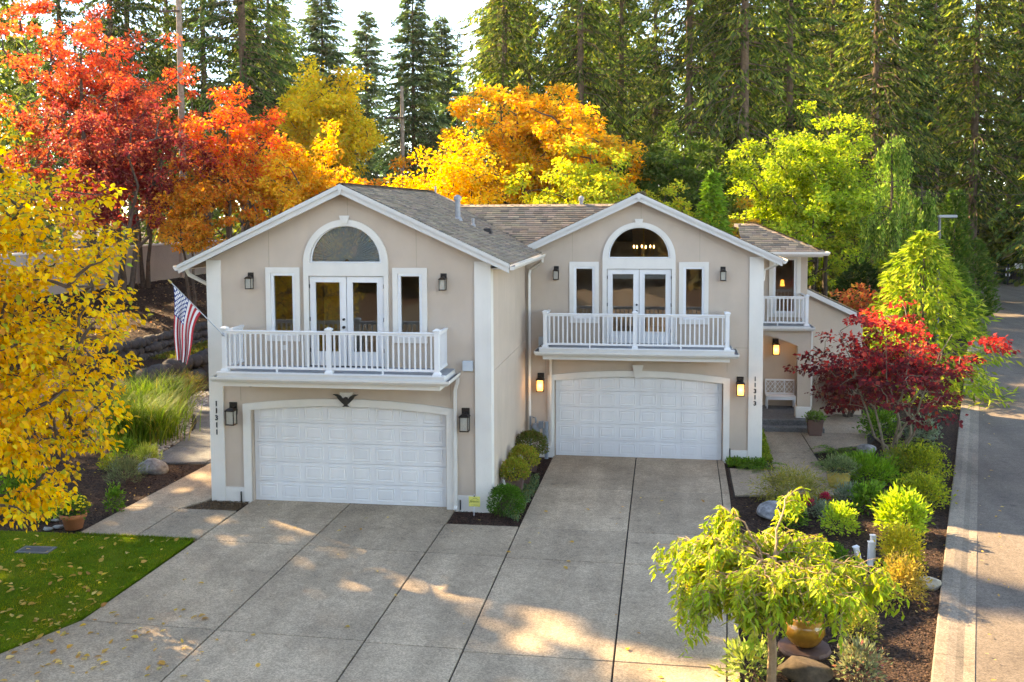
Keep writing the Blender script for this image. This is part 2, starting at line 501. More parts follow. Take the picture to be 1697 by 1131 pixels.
M['flagblue'] = mat('flag_blue', (0.025, 0.045, 0.20), 0.8, var=0.06, vscale=30)
M['steel'] = mat('brushed_steel', (0.4, 0.4, 0.4), 0.35, metal=0.8)
M['brass'] = mat('brass', (0.55, 0.38, 0.12), 0.35, metal=0.8)
M['signyellow'] = mat('sign_yellow', (0.72, 0.66, 0.16), 0.5)
M['signolive'] = mat('sign_print', (0.22, 0.24, 0.04), 0.6)
M['signwhite'] = mat('sign_white', (0.75, 0.75, 0.77), 0.5)
M['signblue'] = mat('sign_lettering', (0.25, 0.26, 0.36), 0.6)
M['soil'] = mat('potting_soil', (0.03, 0.02, 0.014), 0.95, var=0.3, vscale=20, bump=0.5, bscale=50)

# bark mulch and forest floor
_m, _n, _l, _b = new_mat('bark_mulch')
_g = _n.new('ShaderNodeNewGeometry')
_v = _n.new('ShaderNodeTexVoronoi'); _v.inputs['Scale'].default_value = 26.0
_t = _n.new('ShaderNodeTexNoise'); _t.inputs['Scale'].default_value = 1.1; _t.inputs['Detail'].default_value = 6
_t2 = _n.new('ShaderNodeTexNoise'); _t2.inputs['Scale'].default_value = 60.0; _t2.inputs['Detail'].default_value = 3
for q in (_v, _t, _t2): _l.new(_g.outputs['Position'], q.inputs['Vector'])
_sc = _n.new('ShaderNodeSeparateColor'); _l.new(_v.outputs['Color'], _sc.inputs[0])
_r = _n.new('ShaderNodeValToRGB')
_r.color_ramp.elements[0].color = (0.018, 0.012, 0.009, 1); _r.color_ramp.elements[1].color = (0.10, 0.058, 0.04, 1)
_e = _r.color_ramp.elements.new(0.6); _e.color = (0.05, 0.03, 0.022, 1)
_l.new(_sc.outputs[0], _r.inputs['Fac'])
_rg = _n.new('ShaderNodeMapRange'); _rg.inputs[3].default_value = 0.6; _rg.inputs[4].default_value = 1.35; _l.new(_t.outputs['Fac'], _rg.inputs[0])
_vm = _n.new('ShaderNodeVectorMath'); _vm.operation = 'SCALE'; _l.new(_r.outputs['Color'], _vm.inputs[0]); _l.new(_rg.outputs[0], _vm.inputs['Scale'])
_l.new(_vm.outputs[0], _b.inputs['Base Color'])
_b.inputs['Roughness'].default_value = 0.95; _b.inputs['Specular IOR Level'].default_value = 0.15
_bp = _n.new('ShaderNodeBump'); _bp.inputs['Strength'].default_value = 0.9; _bp.inputs['Distance'].default_value = 0.03
_l.new(_v.outputs['Distance'], _bp.inputs['Height']); _l.new(_bp.outputs['Normal'], _b.inputs['Normal'])
M['mulch'] = _m

# ------------------------------------------------------------------ ground
def np_mesh(name, V, F, mats, C=None, smooth=False):
    """mesh from numpy arrays: V (n,3), F (m,k) all faces with k corners, C (n,3) colours"""
    me = bpy.data.meshes.new(name)
    V = np.ascontiguousarray(V, dtype=np.float32); F = np.ascontiguousarray(F, dtype=np.int32)
    k = F.shape[1]
    me.vertices.add(len(V)); me.vertices.foreach_set('co', V.ravel())
    me.loops.add(F.size); me.loops.foreach_set('vertex_index', F.ravel())
    me.polygons.add(len(F)); me.polygons.foreach_set('loop_start', np.arange(0, F.size, k, dtype=np.int32))
    if not isinstance(mats, (list, tuple)): mats = [mats]
    for m in mats: me.materials.append(m)
    if C is not None:
        a = me.attributes.new('Col', 'FLOAT_COLOR', 'POINT')
        cc = np.ones((len(V), 4), np.float32); cc[:, :3] = C
        a.data.foreach_set('color', cc.ravel())
    if smooth: me.polygons.foreach_set('use_smooth', np.ones(len(F), bool))
    me.update(calc_edges=True)
    return me

def grid_axis(segs):
    out = []
    for a, b, n in segs:
        out += list(np.linspace(a, b, n, endpoint=False))
    return np.array(out + [segs[-1][1]])

gx = grid_axis([(-300, -40, 14), (-40, -8, 100), (-8, 20, 28), (20, 60, 20), (60, 400, 14)])
gy = grid_axis([(-90, -12, 16), (-12, 45, 80), (45, 120, 24), (120, 600, 16)])
XX, YY = np.meshgrid(gx, gy)
ZZ = G(XX, YY) - 0.05
rs = np.random.RandomState(3)
ZZ = ZZ + np.where((XX > -40) & (XX < -5), rs.uniform(-0.02, 0.02, ZZ.shape), 0)
V = np.stack([XX.ravel(), YY.ravel(), ZZ.ravel()], 1)
nx, ny = len(gx), len(gy)
ii, jj = np.meshgrid(np.arange(nx - 1), np.arange(ny - 1))
a = (jj * nx + ii).ravel()
F = np.stack([a, a + 1, a + nx + 1, a + nx], 1)
tag(link('ground', np_mesh('ground', V, F, M['mulch'], smooth=True)), kind='structure')

def slab_piece(name, poly, parent, m, top=0.0, thick=0.1, gap=0.015, b=0.006):
    """one slab: polygon shrunk by the joint, top follows the fall of the ground"""
    k = len(poly); out = []
    for i in range(k):
        p0 = Vector(poly[i - 1]); p = Vector(poly[i]); p1 = Vector(poly[(i + 1) % k])
        e0 = (p - p0).normalized(); e1 = (p1 - p).normalized()
        n0 = Vector((-e0.y, e0.x)); n1 = Vector((-e1.y, e1.x))
        bis = n0 + n1; bis = bis / max(0.4, bis.dot(n0))
        q = p + bis * gap; out.append((q.x, q.y))
    mb = MB().prism(out, lambda x, y: gz(x, y) - thick, lambda x, y: gz(x, y) + top, b=b)
    return mb.build(name, m, parent)

def base_struct(name, poly, m, dz):
    mb = MB(); mb.v = [(x, y, gz(x, y) + dz) for x, y in poly]; mb.f = [tuple(range(len(poly)))]; mb.mi = [0]
    return tag(mb.build(name, m), kind='structure')

drive = base_struct('driveway', [(-0.06, 0.3), (-0.06, -7.2), (-1.2, -10.5), (-4, -16), (-9, -24), (-9, -60), (12, -60), (11.0, -12), (11.12, -7), (11.6, 0), (11.75, 6.2), (6.82, 6.2), (6.82, -1.14), (5.08, -1.14), (5.08, 0.3)], M['joint_dark'], -0.035)
DX = [-0.05, 2.44, 5.10, 6.80, 9.25]
def redge(y):
    return float(np.interp(y, [-60, -12, -7, -5, 0, 6.2], [10.2, 10.75, 11.05, 11.2, 11.45, 11.6]))
def ledge(y):
    return float(np.interp(y, [-24, -16, -10.5, -7.2, 0], [-9, -4, -1.2, -0.05, -0.05]))
rowsA = [0.26, -2.95, -7.32, -11.6, -16.0, -21.0]
rowsC = [-1.12, -3.08, -7.5, -11.7, -16.0, -21.0]
rowsD = [6.3, 2.42, -1.16, -3.17, -7.62, -11.8, -16.0, -21.0]
for i in range(len(rowsA) - 1):
    y1, y0 = rowsA[i], rowsA[i + 1]
    slab_piece('slab', [(ledge(y0), y0), (DX[1], y0 - 0.06), (DX[1], y1 - (0.06 if i else 0)), (ledge(y1), y1)], drive, M['concrete'])
    slab_piece('slab', [(DX[1], y0 - 0.06), (DX[2], y0 - 0.13), (DX[2], y1 - (0.13 if i else 0)), (DX[1], y1 - (0.06 if i else 0))], drive, M['concrete'])
for i in range(len(rowsC) - 1):
    y1, y0 = rowsC[i], rowsC[i + 1]
    slab_piece('slab', [(DX[2], y0), (DX[3], y0 - 0.04), (DX[3], y1 - 0.04 * (i > 0)), (DX[2], y1)], drive, M['concrete'])
for i in range(len(rowsD) - 1):
    y1, y0 = rowsD[i], rowsD[i + 1]
    slab_piece('slab', [(DX[3], y0), (DX[4], y0 - 0.03), (DX[4], y1 - 0.03), (DX[3], y1)], drive, M['concrete'])
    slab_piece('slab', [(DX[4], y0 - 0.03), (redge(y0), y0 - 0.05), (redge(y1), y1 - 0.05), (DX[4], y1 - 0.03)], drive, M['concrete'])
    slab_piece('border_slab', [(redge(y0), y0 - 0.05), (redge(y0) + 0.2, y0 - 0.05), (redge(y1) + 0.2, y1 - 0.05), (redge(y1), y1 - 0.05)], drive, M['concrete'], gap=0.008)

# walk along the left side of the house
lw = base_struct('left_walk', [(-2.9, -2.92), (-0.07, -2.92), (-0.07, -0.8), (-1.04, 0.0), (-1.04, 3.38), (-2.75, 3.38)], M['joint_dark'], -0.03)
slab_piece('slab', [(-2.9, -2.93), (-1.5, -2.93), (-1.5, -0.86), (-2.86, -0.86)], lw, M['walk'], top=0.012)
slab_piece('slab', [(-1.5, -2.93), (-0.06, -2.93), (-0.06, -0.86), (-1.5, -0.86)], lw, M['walk'], top=0.012)
slab_piece('slab', [(-2.86, -0.86), (-1.5, -0.86), (-1.12, -0.04), (-1.12, 3.38), (-2.74, 3.38)], lw, M['walk'], top=0.012)
sp = base_struct('slate_path', [(-4.72, 3.14), (-1.1, 3.5), (-1.1, 13.5), (-7.1, 12.6), (-6.9, 11.2), (-6.3, 9.5), (-5.2, 7.3), (-4.8, 5.4)], M['joint_dark'], -0.03)
for poly in ([(-4.7, 3.12), (-2.9, 3.42), (-2.9, 5.3), (-4.8, 5.3)], [(-2.9, 3.42), (-1.1, 3.45), (-1.1, 5.3), (-2.9, 5.3)],
             [(-4.8, 5.3), (-2.9, 5.3), (-2.9, 7.6), (-5.28, 7.6), (-5.05, 6.6)], [(-2.9, 5.3), (-1.1, 5.3), (-1.1, 7.6), (-2.9, 7.6)],
             [(-5.28, 7.6), (-3.2, 7.6), (-3.2, 10.0), (-6.5, 10.0), (-5.75, 8.7)], [(-6.5, 10.0), (-3.6, 10.0), (-3.9, 13.2), (-7.15, 12.8), (-6.95, 11.4)]):
    slab_piece('slab', poly, sp, M['slate'], top=0.012)

# walk to the right-hand entrance
rw = base_struct('entrance_walk', [(11.8, 2.2), (14.5, 2.6), (14.55, 7.4), (16.4, 8.9), (18.2, 13), (16.5, 14), (15.2, 11), (12.9, 11), (12.9, 5.3), (11.85, 5.25)], M['joint_dark'], -0.03)
for poly in ([(11.82, 2.25), (12.95, 2.4), (12.95, 5.2), (11.88, 5.2)], [(12.95, 2.4), (14.5, 2.65), (14.5, 5.4), (12.95, 5.2)],
             [(13.1, 5.2), (14.5, 5.4), (14.5, 7.45), (13.2, 7.3)], [(13.2, 7.3), (14.5, 7.45), (14.5, 10.25), (13.3, 10.25)],
             [(14.5, 7.45), (16.35, 8.9), (16.6, 10.25), (14.5, 10.25)], [(15.2, 10.25), (16.6, 10.25), (18.1, 13.0), (16.5, 14.0), (15.2, 12.0)]):
    slab_piece('slab', poly, rw, M['walk'], top=0.01)

# road and its rolled curb
def roadx(y): return 16.95 + 0.2985 * y
rd = MB()
ys = list(np.linspace(-60, 130, 39))
for i in range(len(ys) - 1):
    y0, y1 = ys[i], ys[i + 1]
    rd.quad((roadx(y0), y0, gz(20, y0) - 0.012), (roadx(y0) + 7.2, y0, gz(20, y0) - 0.012), (roadx(y1) + 7.2, y1, gz(20, y1) - 0.012), (roadx(y1), y1, gz(20, y1) - 0.012))
tag(rd.build('road', M['asphalt']), kind='structure')
cb = tag(bpy.data.objects.new('curb', None), kind='structure'); COL.objects.link(cb)
prof = [(0.0, -0.12), (0.0, 0.03), (0.03, 0.042), (0.2, 0.036), (0.34, 0.014), (0.46, -0.003), (0.63, 0.0), (0.63, -0.12)]
ye = [-40, -34, -28] + list(np.arange(-22, 62, 3.05))
for i in range(len(ye) - 1):
    y0, y1 = ye[i] + 0.006, ye[i + 1] - 0.006
    mb = MB(); ring = []
    for y in (y0, y1):
        for s, h in prof:
            mb.v.append((roadx(y) - 0.63 + s, y, gz(20, y) + h))
    k = len(prof)
    for j in range(k - 1):
        mb.f.append((j, j + 1, k + j + 1, k + j)[::-1]); mb.mi.append(1 if j == 4 else 0)
    mb.f.append(tuple(range(k))); mb.mi.append(0); mb.f.append(tuple(reversed(range(k, 2 * k)))); mb.mi.append(0)
    mb.build('curb_segment', [M['curb'], M['curbstain']], cb)

# ---- leaves, blades, chips: numpy builders
def unit(a):
    return a / np.maximum(np.linalg.norm(a, axis=1, keepdims=True), 1e-9)

PROF = {'diamond': [(0.45, 0.5)], 'ovate': [(0.22, 0.46), (0.55, 0.42)], 'lance': [(0.3, 0.5), (0.7, 0.34)], 'blade': [(0.5, 0.5)]}
def leaf_arrays(P, D, U, L, Wd, C, shape='diamond', fold=0.18):
    """P base, D direction, U face normal, L length, Wd width, C colour -> V, F (quads/tris), colours"""
    n = len(P); D = unit(D); Sd = unit(np.cross(D, U)); Un = np.cross(Sd, D)
    L = np.broadcast_to(np.asarray(L, float), (n,))[:, None]; Wd = np.broadcast_to(np.asarray(Wd, float), (n,))[:, None]
    pr = PROF[shape]
    vs = [P]
    for t, w in pr: vs.append(P + D * L * t + Sd * Wd * w + Un * Wd * fold)
    vs.append(P + D * L)
    for t, w in reversed(pr): vs.append(P + D * L * t - Sd * Wd * w + Un * Wd * fold)
    k = len(vs)
    V = np.stack(vs, 1).reshape(-1, 3)
    base = (np.arange(n) * k)[:, None]
    m = len(pr)
    right = list(range(0, m + 2)); left = [0] + list(range(m + 1, k))
    F = np.concatenate([base + np.array(right), base + np.array(left)], 0)
    return V, F, np.repeat(C, k, 0)

def palette(rng, n, cols, jitter=0.12):
    """cols: list of (r, g, b, weight)"""
    c = np.array([q[:3] for q in cols]); w = np.array([q[3] for q in cols], float); w /= w.sum()
    i = rng.choice(len(c), n, p=w); j = rng.choice(len(c), n, p=w)
    t = rng.uniform(0, 0.5, (n, 1))
    out = c[i] * (1 - t) + c[j] * t
    return np.clip(out * rng.uniform(1 - jitter * 1.6, 1 + jitter * 1.6, (n, 1)) * rng.uniform(1 - jitter * 0.5, 1 + jitter * 0.5, (n, 3)), 0.003, 0.95)

def in_poly(x, y, poly):
    ins = np.zeros(len(x), bool); k = len(poly)
    for i in range(k):
        x0, y0 = poly[i - 1]; x1, y1 = poly[i]
        c = ((y0 > y) != (y1 > y)) & (x < (x1 - x0) * (y - y0) / (y1 - y0 + 1e-12) + x0)
        ins ^= c
    return ins

def scatter(rng, poly, n):
    p = np.array(poly); lo = p.min(0); hi = p.max(0)
    q = rng.uniform(lo, hi, (n * 4, 2)); q = q[in_poly(q[:, 0], q[:, 1], poly)]
    return q[:n]

rng = np.random.RandomState(11)
# lawn: one turf sheet and its blades
LAWN = [(-14, -14), (-3.6, -14.5), (-1.3, -10.6), (-0.12, -7.2), (-0.12, -3.0), (-2.9, -3.0), (-3.6, -2.95), (-14, -3.4)]
mb = MB(); mb.prism(LAWN, -0.06, 0.008)
turf = tag(mb.build('lawn', mat('turf', (0.07, 0.13, 0.01), 0.95, var=0.35, vscale=6, bump=0.6, bscale=80, dark=(0.17, 0.18, 0.02), dscale=0.8, damt=0.7, spec=0.0)), kind='structure')
vis = [(-7, -14), (-3.55, -14.5), (-1.26, -10.6), (-0.1, -7.2), (-0.1, -2.98), (-2.9, -2.98), (-7, -2.95)]
q = scatter(rng, vis, 75000); n = len(q)
keep = ~((q[:, 0] > -3.52) & (q[:, 0] < -2.72) & (q[:, 1] > -4.32) & (q[:, 1] < -3.88))
q = q[keep]; n = len(q)
patch = 0.5 + 0.3 * np.sin(q[:, 0] * 1.7 + 1 + np.sin(q[:, 1] * 2.2)) * np.sin(q[:, 1] * 1.3 + np.sin(q[:, 0] * 2.9)) + 0.2 * np.sin(q[:, 0] * 5.3 + 2 * np.sin(q[:, 1] * 3.7)) * np.sin(q[:, 1] * 4.9)
C = palette(rng, n, [(0.115, 0.195, 0.012, 3), (0.17, 0.25, 0.014, 2), (0.30, 0.29, 0.025, 1.8), (0.07, 0.13, 0.01, 1.2)]) * (0.6 + 0.7 * patch[:, None]) * np.where(patch[:, None] > 0.62, np.array([[1.35, 1.0, 0.9]]), 1.0)
P = np.column_stack([q, np.full(n, 0.004)])
D = np.column_stack([rng.normal(0, 0.45, n), rng.normal(0, 0.45, n), np.ones(n)])
U = np.column_stack([rng.normal(0, 1, n), rng.normal(0, 1, n), rng.normal(0, 0.2, n)])
Lb = rng.uniform(0.025, 0.06, n) * (0.7 + 0.6 * (np.sin(q[:, 0] * 3.1 + 2) * np.sin(q[:, 1] * 2.3) * 0.5 + 0.5))
V, F, CC = leaf_arrays(P, D, U, Lb, rng.uniform(0.006, 0.011, n), C, 'diamond')
# longer tufts leaning over the edge of the drive and walk
edge = np.array([(-3.55, -14.3), (-1.28, -10.6), (-0.12, -7.2), (-0.12, -3.0), (-2.9, -3.0)])
ei = rng.randint(0, 4, 5200); et = rng.uniform(0, 1, (5200, 1)); eq = edge[ei] * (1 - et) + edge[ei + 1] * et + rng.normal(0, 0.018, (5200, 2))
ne = len(eq); Pe = np.column_stack([eq, np.full(ne, 0.004)]); De = np.column_stack([rng.normal(0.25, 0.5, ne), rng.normal(0, 0.5, ne), np.ones(ne)])
V2, F2, C2 = leaf_arrays(Pe, De, rng.normal(0, 1, (ne, 3)), rng.uniform(0.03, 0.095, ne), 0.009, palette(rng, ne, [(0.12, 0.21, 0.012, 3), (0.30, 0.30, 0.03, 1), (0.07, 0.14, 0.01, 2)]), 'diamond')
F = np.concatenate([F, F2 + len(V)]); V = np.concatenate([V, V2]); CC = np.concatenate([CC, C2])
tag(link('grass', np_mesh('grass', V, F, M['grass'], CC)), 'short green lawn grass beside the drive', 'grass', kind='stuff')

def chips(name, poly, n, cols, size, label, cat, lift=0.0, upn=0.5, shape='diamond', zfun=None):
    q = scatter(rng, poly, n); n = len(q)
    P = np.column_stack([q, (G(q[:, 0], q[:, 1]) if zfun is None else zfun(q[:, 0], q[:, 1])) - 0.045 + lift])
    a = rng.uniform(0, 2 * PI, n)
    D = np.column_stack([np.cos(a), np.sin(a), rng.uniform(-0.05, 0.35, n)])
    U = np.column_stack([rng.normal(0, upn, n), rng.normal(0, upn, n), np.ones(n)])
    L = rng.uniform(size * 0.6, size * 1.5, n)
    V, F, CC = leaf_arrays(P, D, U, L, L * rng.uniform(0.4, 0.75, n), palette(rng, n, cols), shape)
    return V, F, CC
MUL = [(0.05, 0.03, 0.02, 3), (0.09, 0.05, 0.035, 2), (0.025, 0.016, 0.012, 3), (0.13, 0.08, 0.05, 0.6)]
RBED = [(11.02, -12), (11.3, -6.5), (11.85, 2.2), (14.5, 2.55), (14.55, 7.4), (16.4, 8.9), (18.3, 13), (19.4, 13), (16.0, -0.9), (12.9, -12)]
LBED = [(-9, -2.95), (-2.95, -2.9), (-2.9, 0), (-2.8, 3.3), (-4.75, 3.1), (-5.2, 5.5), (-9, 6)]
MBED = [(5.15, -1.07), (6.75, -1.07), (6.8, 5.9), (6.02, 5.9), (6.02, -0.02), (5.15, 0.0)]
CBED = [(-1.45, -0.82), (-0.1, -0.82), (-0.1, -0.05), (-1.1, -0.05)]
SLOPE = [(-19.3, 14), (-12.4, 14), (-12.2, 45), (-19.3, 45)]
parts = [chips('c', RBED, 16000, MUL, 0.05, '', ''), chips('c', LBED, 7000, MUL, 0.05, '', ''), chips('c', MBED, 4500, [(0.09, 0.045, 0.035, 2), (0.05, 0.026, 0.02, 2), (0.14, 0.08, 0.06, 0.6)], 0.04, '', ''),
         chips('c', CBED, 2600, [(0.16, 0.10, 0.055, 2), (0.10, 0.06, 0.035, 2), (0.22, 0.15, 0.09, 0.6)], 0.035, '', '', lift=0.03), chips('c', SLOPE, 9000, MUL + [(0.35, 0.26, 0.15, 0.5)], 0.09, '', '', lift=0.02)]
def join(parts):
    Vs, Fs, Cs = [], [], []; o = 0
    for v, f, c in parts:
        Vs.append(v); Fs.append(f + o); Cs.append(c); o += len(v)
    return np.concatenate(Vs), np.concatenate(Fs), np.concatenate(Cs)
V, F, C = join(parts)
tag(link('mulch_chips', np_mesh('mulch_chips', V, F, M['ground'], C)), 'dark bark mulch chips covering the planting beds', 'mulch', kind='stuff')

# fallen leaves: thick on the lawn by the yellow tree, sparse on the drive, beds and slope
FALL = [(0.62, 0.40, 0.10, 3), (0.55, 0.30, 0.08, 2), (0.70, 0.52, 0.22, 2), (0.40, 0.20, 0.07, 1), (0.75, 0.50, 0.06, 1)]
z_up = lambda x, y: G(x, y)
LAWN_A = [(-6, -12), (-3.2, -12), (-1.4, -9.6), (-0.3, -7.2), (-0.3, -5.4), (-2, -4.8), (-6, -4.5)]
LAWN_B = [(-6, -5), (-0.3, -5), (-0.3, -3.1), (-6, -3.1)]
DRV_A = [(-1, -12), (4.5, -12), (3.0, -8), (1.5, -6.5), (0, -7), (-0.9, -9)]
DRV_B = [(0, -11), (11, -11), (11.3, 2), (0, 0)]
parts = [chips('l', LAWN_A, 620, FALL, 0.10, '', '', lift=0.075, upn=0.35, shape='ovate', zfun=z_up), chips('l', LAWN_B, 85, FALL, 0.105, '', '', lift=0.075, upn=0.35, shape='ovate', zfun=z_up),
         chips('l', DRV_A, 210, FALL, 0.10, '', '', lift=0.055, upn=0.18, shape='ovate', zfun=z_up), chips('l', DRV_B, 75, FALL, 0.09, '', '', lift=0.055, upn=0.18, shape='ovate', zfun=z_up),
         chips('l', [(-3.6, -12), (-3.0, -12), (-0.75, -9.4), (-0.02, -7.2), (-0.1, -5.2), (-0.35, -7.0), (-1.5, -10)], 150, FALL, 0.1, '', '', lift=0.06, upn=0.3, shape='ovate', zfun=z_up),
         chips('l', [(14.0, -10), (14.6, -10), (24.6, 24), (24.1, 24)], 170, FALL + [(0.4, 0.3, 0.2, 2)], 0.07, '', '', lift=0.085, upn=0.2, shape='ovate', zfun=z_up),
         chips('l', RBED, 150, FALL + [(0.6, 0.5, 0.42, 2)], 0.06, '', '', lift=0.03, upn=0.4, shape='ovate'), chips('l', LBED, 90, FALL, 0.06, '', '', lift=0.03, upn=0.4, shape='ovate'),
         chips('l', SLOPE, 700, [(0.45, 0.32, 0.2, 2), (0.6, 0.45, 0.3, 1), (0.35, 0.15, 0.08, 1)], 0.1, '', '', lift=0.06, upn=0.4, shape='ovate'),
         chips('l', [(15.8, -9), (22, 14), (27, 14), (22, -9)], 80, FALL, 0.07, '', '', lift=0.045, upn=0.2, shape='ovate', zfun=z_up)]
V, F, C = join(parts)
tag(link('fallen_leaves', np_mesh('fallen_leaves', V, F, M['leaf'], C)), 'fallen yellow and tan leaves scattered over lawn, drive and beds', 'leaves', kind='stuff')

# ------------------------------------------------------------------ the house
house = thing('duplex_house', 'beige stucco duplex with two white garage doors, arched windows and balconies', 'house')
RISE = 0.467

def part(name, mb, m, parent=house, smooth=False):
    return mb.build(name, m, parent, smooth)

def bar_mesh(name, sx, sy, sz, m, b=0.004):
    return MB().bbox(-sx / 2, sx / 2, -sy / 2, sy / 2, 0, sz, b).mesh(name, m)

baluster_me = bar_mesh('baluster', 0.036, 0.036, 0.80, M['vinyl'])
def post_mesh(h, w=0.105):
    mb = MB()
    a = w / 2
    mb.box(-a - 0.035, a + 0.035, -a - 0.035, a + 0.035, 0, 0.03)
    mb.box(-a - 0.035, a + 0.035, -a - 0.035, a + 0.035, 0.0301, 0.075, tx=0.03, ty=0.03)
    mb.bbox(-a, a, -a, a, 0.0, h, 0.005)
    mb.box(-a - 0.012, a + 0.012, -a - 0.012, a + 0.012, h - 0.05, h - 0.02)
    mb.box(-a - 0.03, a + 0.03, -a - 0.03, a + 0.03, h + 0.0, h + 0.028)
    mb.box(-a - 0.03, a + 0.03, -a - 0.03, a + 0.03, h + 0.0281, h + 0.065, tx=0.06, ty=0.06)
    return mb.mesh('newel_post', M['vinyl'])
post_me = post_mesh(1.0)
foot_me = bar_mesh('rail_foot', 0.04, 0.04, 0.075, M['vinyl'])

def railing(parent, p0, p1, z, step=0.127, feet=1, skip=0.09):
    """top rail, bottom rail and balusters between two posts at deck height z"""
    p0 = Vector(p0); p1 = Vector(p1); d = p1 - p0; L = d.length; t = d / L; ang = math.atan2(d.y, d.x)
    mb = MB().bbox(0.05, L - 0.05, -0.045, 0.045, 0.945, 0.985, 0.008); mb.bbox(0.05, L - 0.05, -0.022, 0.022, 0.90, 0.946, 0.004)
    link('top_rail', mb.mesh('top_rail', M['vinyl']), parent, (p0.x, p0.y, z), (0, 0, ang))
    link('bottom_rail', MB().bbox(0.05, L - 0.05, -0.026, 0.026, 0.08, 0.135, 0.005).mesh('bottom_rail', M['vinyl']), parent, (p0.x, p0.y, z), (0, 0, ang))
    n = int((L - 2 * skip) / step); off = (L - n * step) / 2
    for i in range(n + 1):
        q = p0 + t * (off + i * step)
        link('baluster', baluster_me, parent, (q.x, q.y, z + 0.12), (0, 0, ang))
    for i in range(feet):
        q = p0 + t * (L * (i + 0.5) / feet)
        link('rail_foot', foot_me, parent, (q.x, q.y, z + 0.005), (0, 0, ang))

def gutter_run(name, pts, parent, w=0.13, h=0.12, inside=True):
    """K-style trough along a polyline of (x, y, z of lip), outside on the right-hand side"""
    prof = [(0, 0.0), (0, -h), (w * 0.6, -h), (w, -h * 0.45), (w, 0.0), (w - 0.012, 0.0), (w - 0.012, -h * 0.3), (0.01, -h * 0.3)]
    mb = MB(); k = len(prof)
    P = [Vector(p) for p in pts]
    for i, p in enumerate(P):
        d0 = (P[i] - P[i - 1]).normalized() if i > 0 else (P[1] - P[0]).normalized()
        d1 = (P[i + 1] - P[i]).normalized() if i < len(P) - 1 else d0
        n0 = Vector((d0.y, -d0.x, 0)); n1 = Vector((d1.y, -d1.x, 0))
        bis = n0 + n1; bis = bis / max(0.3, bis.dot(n0))
        for s, zz in prof:
            mb.v.append(tuple(p + bis * s + Vector((0, 0, zz))))
    for i in range(len(P) - 1):
        for j in range(k):
            a = i * k + j; b = i * k + (j + 1) % k
            mb.f.append((a, b, b + k, a + k)); mb.mi.append(1 if j in (6,) else 0)
    mb.f.append(tuple(range(k))); mb.mi.append(0)
    e = (len(P) - 1) * k
    mb.f.append(tuple(e + j for j in reversed(range(k)))); mb.mi.append(0)
    return mb.build(name, [M['gutter'], M['flash']], parent)

def downspout(pts, parent=house, r=0.05):
    mb = MB().tube(pts, r, sides=4)
    return mb.build('downspout', M['gutter'], parent)

# ---- lantern
def lantern(x, y, z, lit, s=1.0, face=0.0, parent=house):
    """square wall lantern with back plate, hood, four bars and glass"""
    root = MB()
    root.bbox(-0.085, 0.085, -0.02, 0.0, -0.02, 0.25, 0.005)                    # back plate
    root.box(-0.03, 0.03, -0.12, -0.015, 0.12, 0.16)                            # arm
    root.box(-0.105, 0.105, -0.235, -0.025, 0.085, 0.105); root.box(-0.1, 0.1, -0.23, -0.03, 0.1051, 0.145, tx=0.05, ty=0.05)   # hood
    for sx in (-1, 1):
        for yy in (-0.215, -0.045):
            root.box(sx * 0.085 - 0.008, sx * 0.085 + 0.008, yy - 0.008, yy + 0.008, -0.2, 0.086)
    for zz in (-0.2,):
        root.box(-0.095, 0.095, -0.225, -0.205, zz - 0.015, zz + 0.005); root.box(-0.095, 0.095, -0.055, -0.035, zz - 0.015, zz + 0.005)
        root.box(-0.095, -0.075, -0.2049, -0.0551, zz - 0.0149, zz + 0.0049); root.box(0.075, 0.095, -0.2049, -0.0551, zz - 0.0149, zz + 0.0049)
    o = link('wall_lamp', root.mesh('wall_lamp', M['bronze']), parent, (x, y, z), (0, 0, face), s)
    g = MB().box(-0.078, 0.078, -0.208, -0.052, -0.19, 0.08)
    link('lamp_glass', g.mesh('lamp_glass', M['litglass'] if lit else M['lampglass']), o)
    b = MB().lathe([(0.001, -0.1), (0.02, -0.09), (0.028, -0.05), (0.02, -0.01), (0.014, 0.03), (0.014, 0.08)], (0, -0.13, 0), 8)
    link('bulb', b.mesh('bulb', M['bulb'] if lit else M['deadbulb'], True), o)
    if lit:
        ld = bpy.data.lights.new('lamp_light', 'POINT'); ld.energy = 1.4; ld.color = (1.0, 0.62, 0.28); ld.shadow_soft_size = 0.06
        link('lamp_light', ld, o, (0, -0.29, -0.06))
    return o

# ---- raised garage-door panel, shared by every panel of both doors
def panel_mesh(w, h):
    mb = MB()
    rings = [(0.0, 0.0), (0.012, -0.012), (0.04, -0.005), (0.055, -0.003), (0.075, -0.011)]
    for ins, y in rings:
        a = w / 2 - ins; c = h / 2 - ins
        mb.v += [(-a, y, -c), (a, y, -c), (a, y, c), (-a, y, c)]
    for i in range(len(rings) - 1):
        for j in range(4):
            mb.f.append((i * 4 + j, i * 4 + (j + 1) % 4, i * 4 + 4 + (j + 1) % 4, i * 4 + 4 + j)); mb.mi.append(0)
    e = (len(rings) - 1) * 4
    mb.f.append((e, e + 1, e + 2, e + 3)); mb.mi.append(0)
    return mb.mesh('panel', M['door'])
panel_me = panel_mesh(0.47, 0.35)

def digits(s, x, y, z0, step, size):
    for i, ch in enumerate(s):
        me = text_mesh(ch, size, 0.012, 0.006)
        me.materials.clear(); me.materials.append(M['black'])
        link('number', me, house, (x, y, z0 - i * step), (PI / 2, 0, 0))

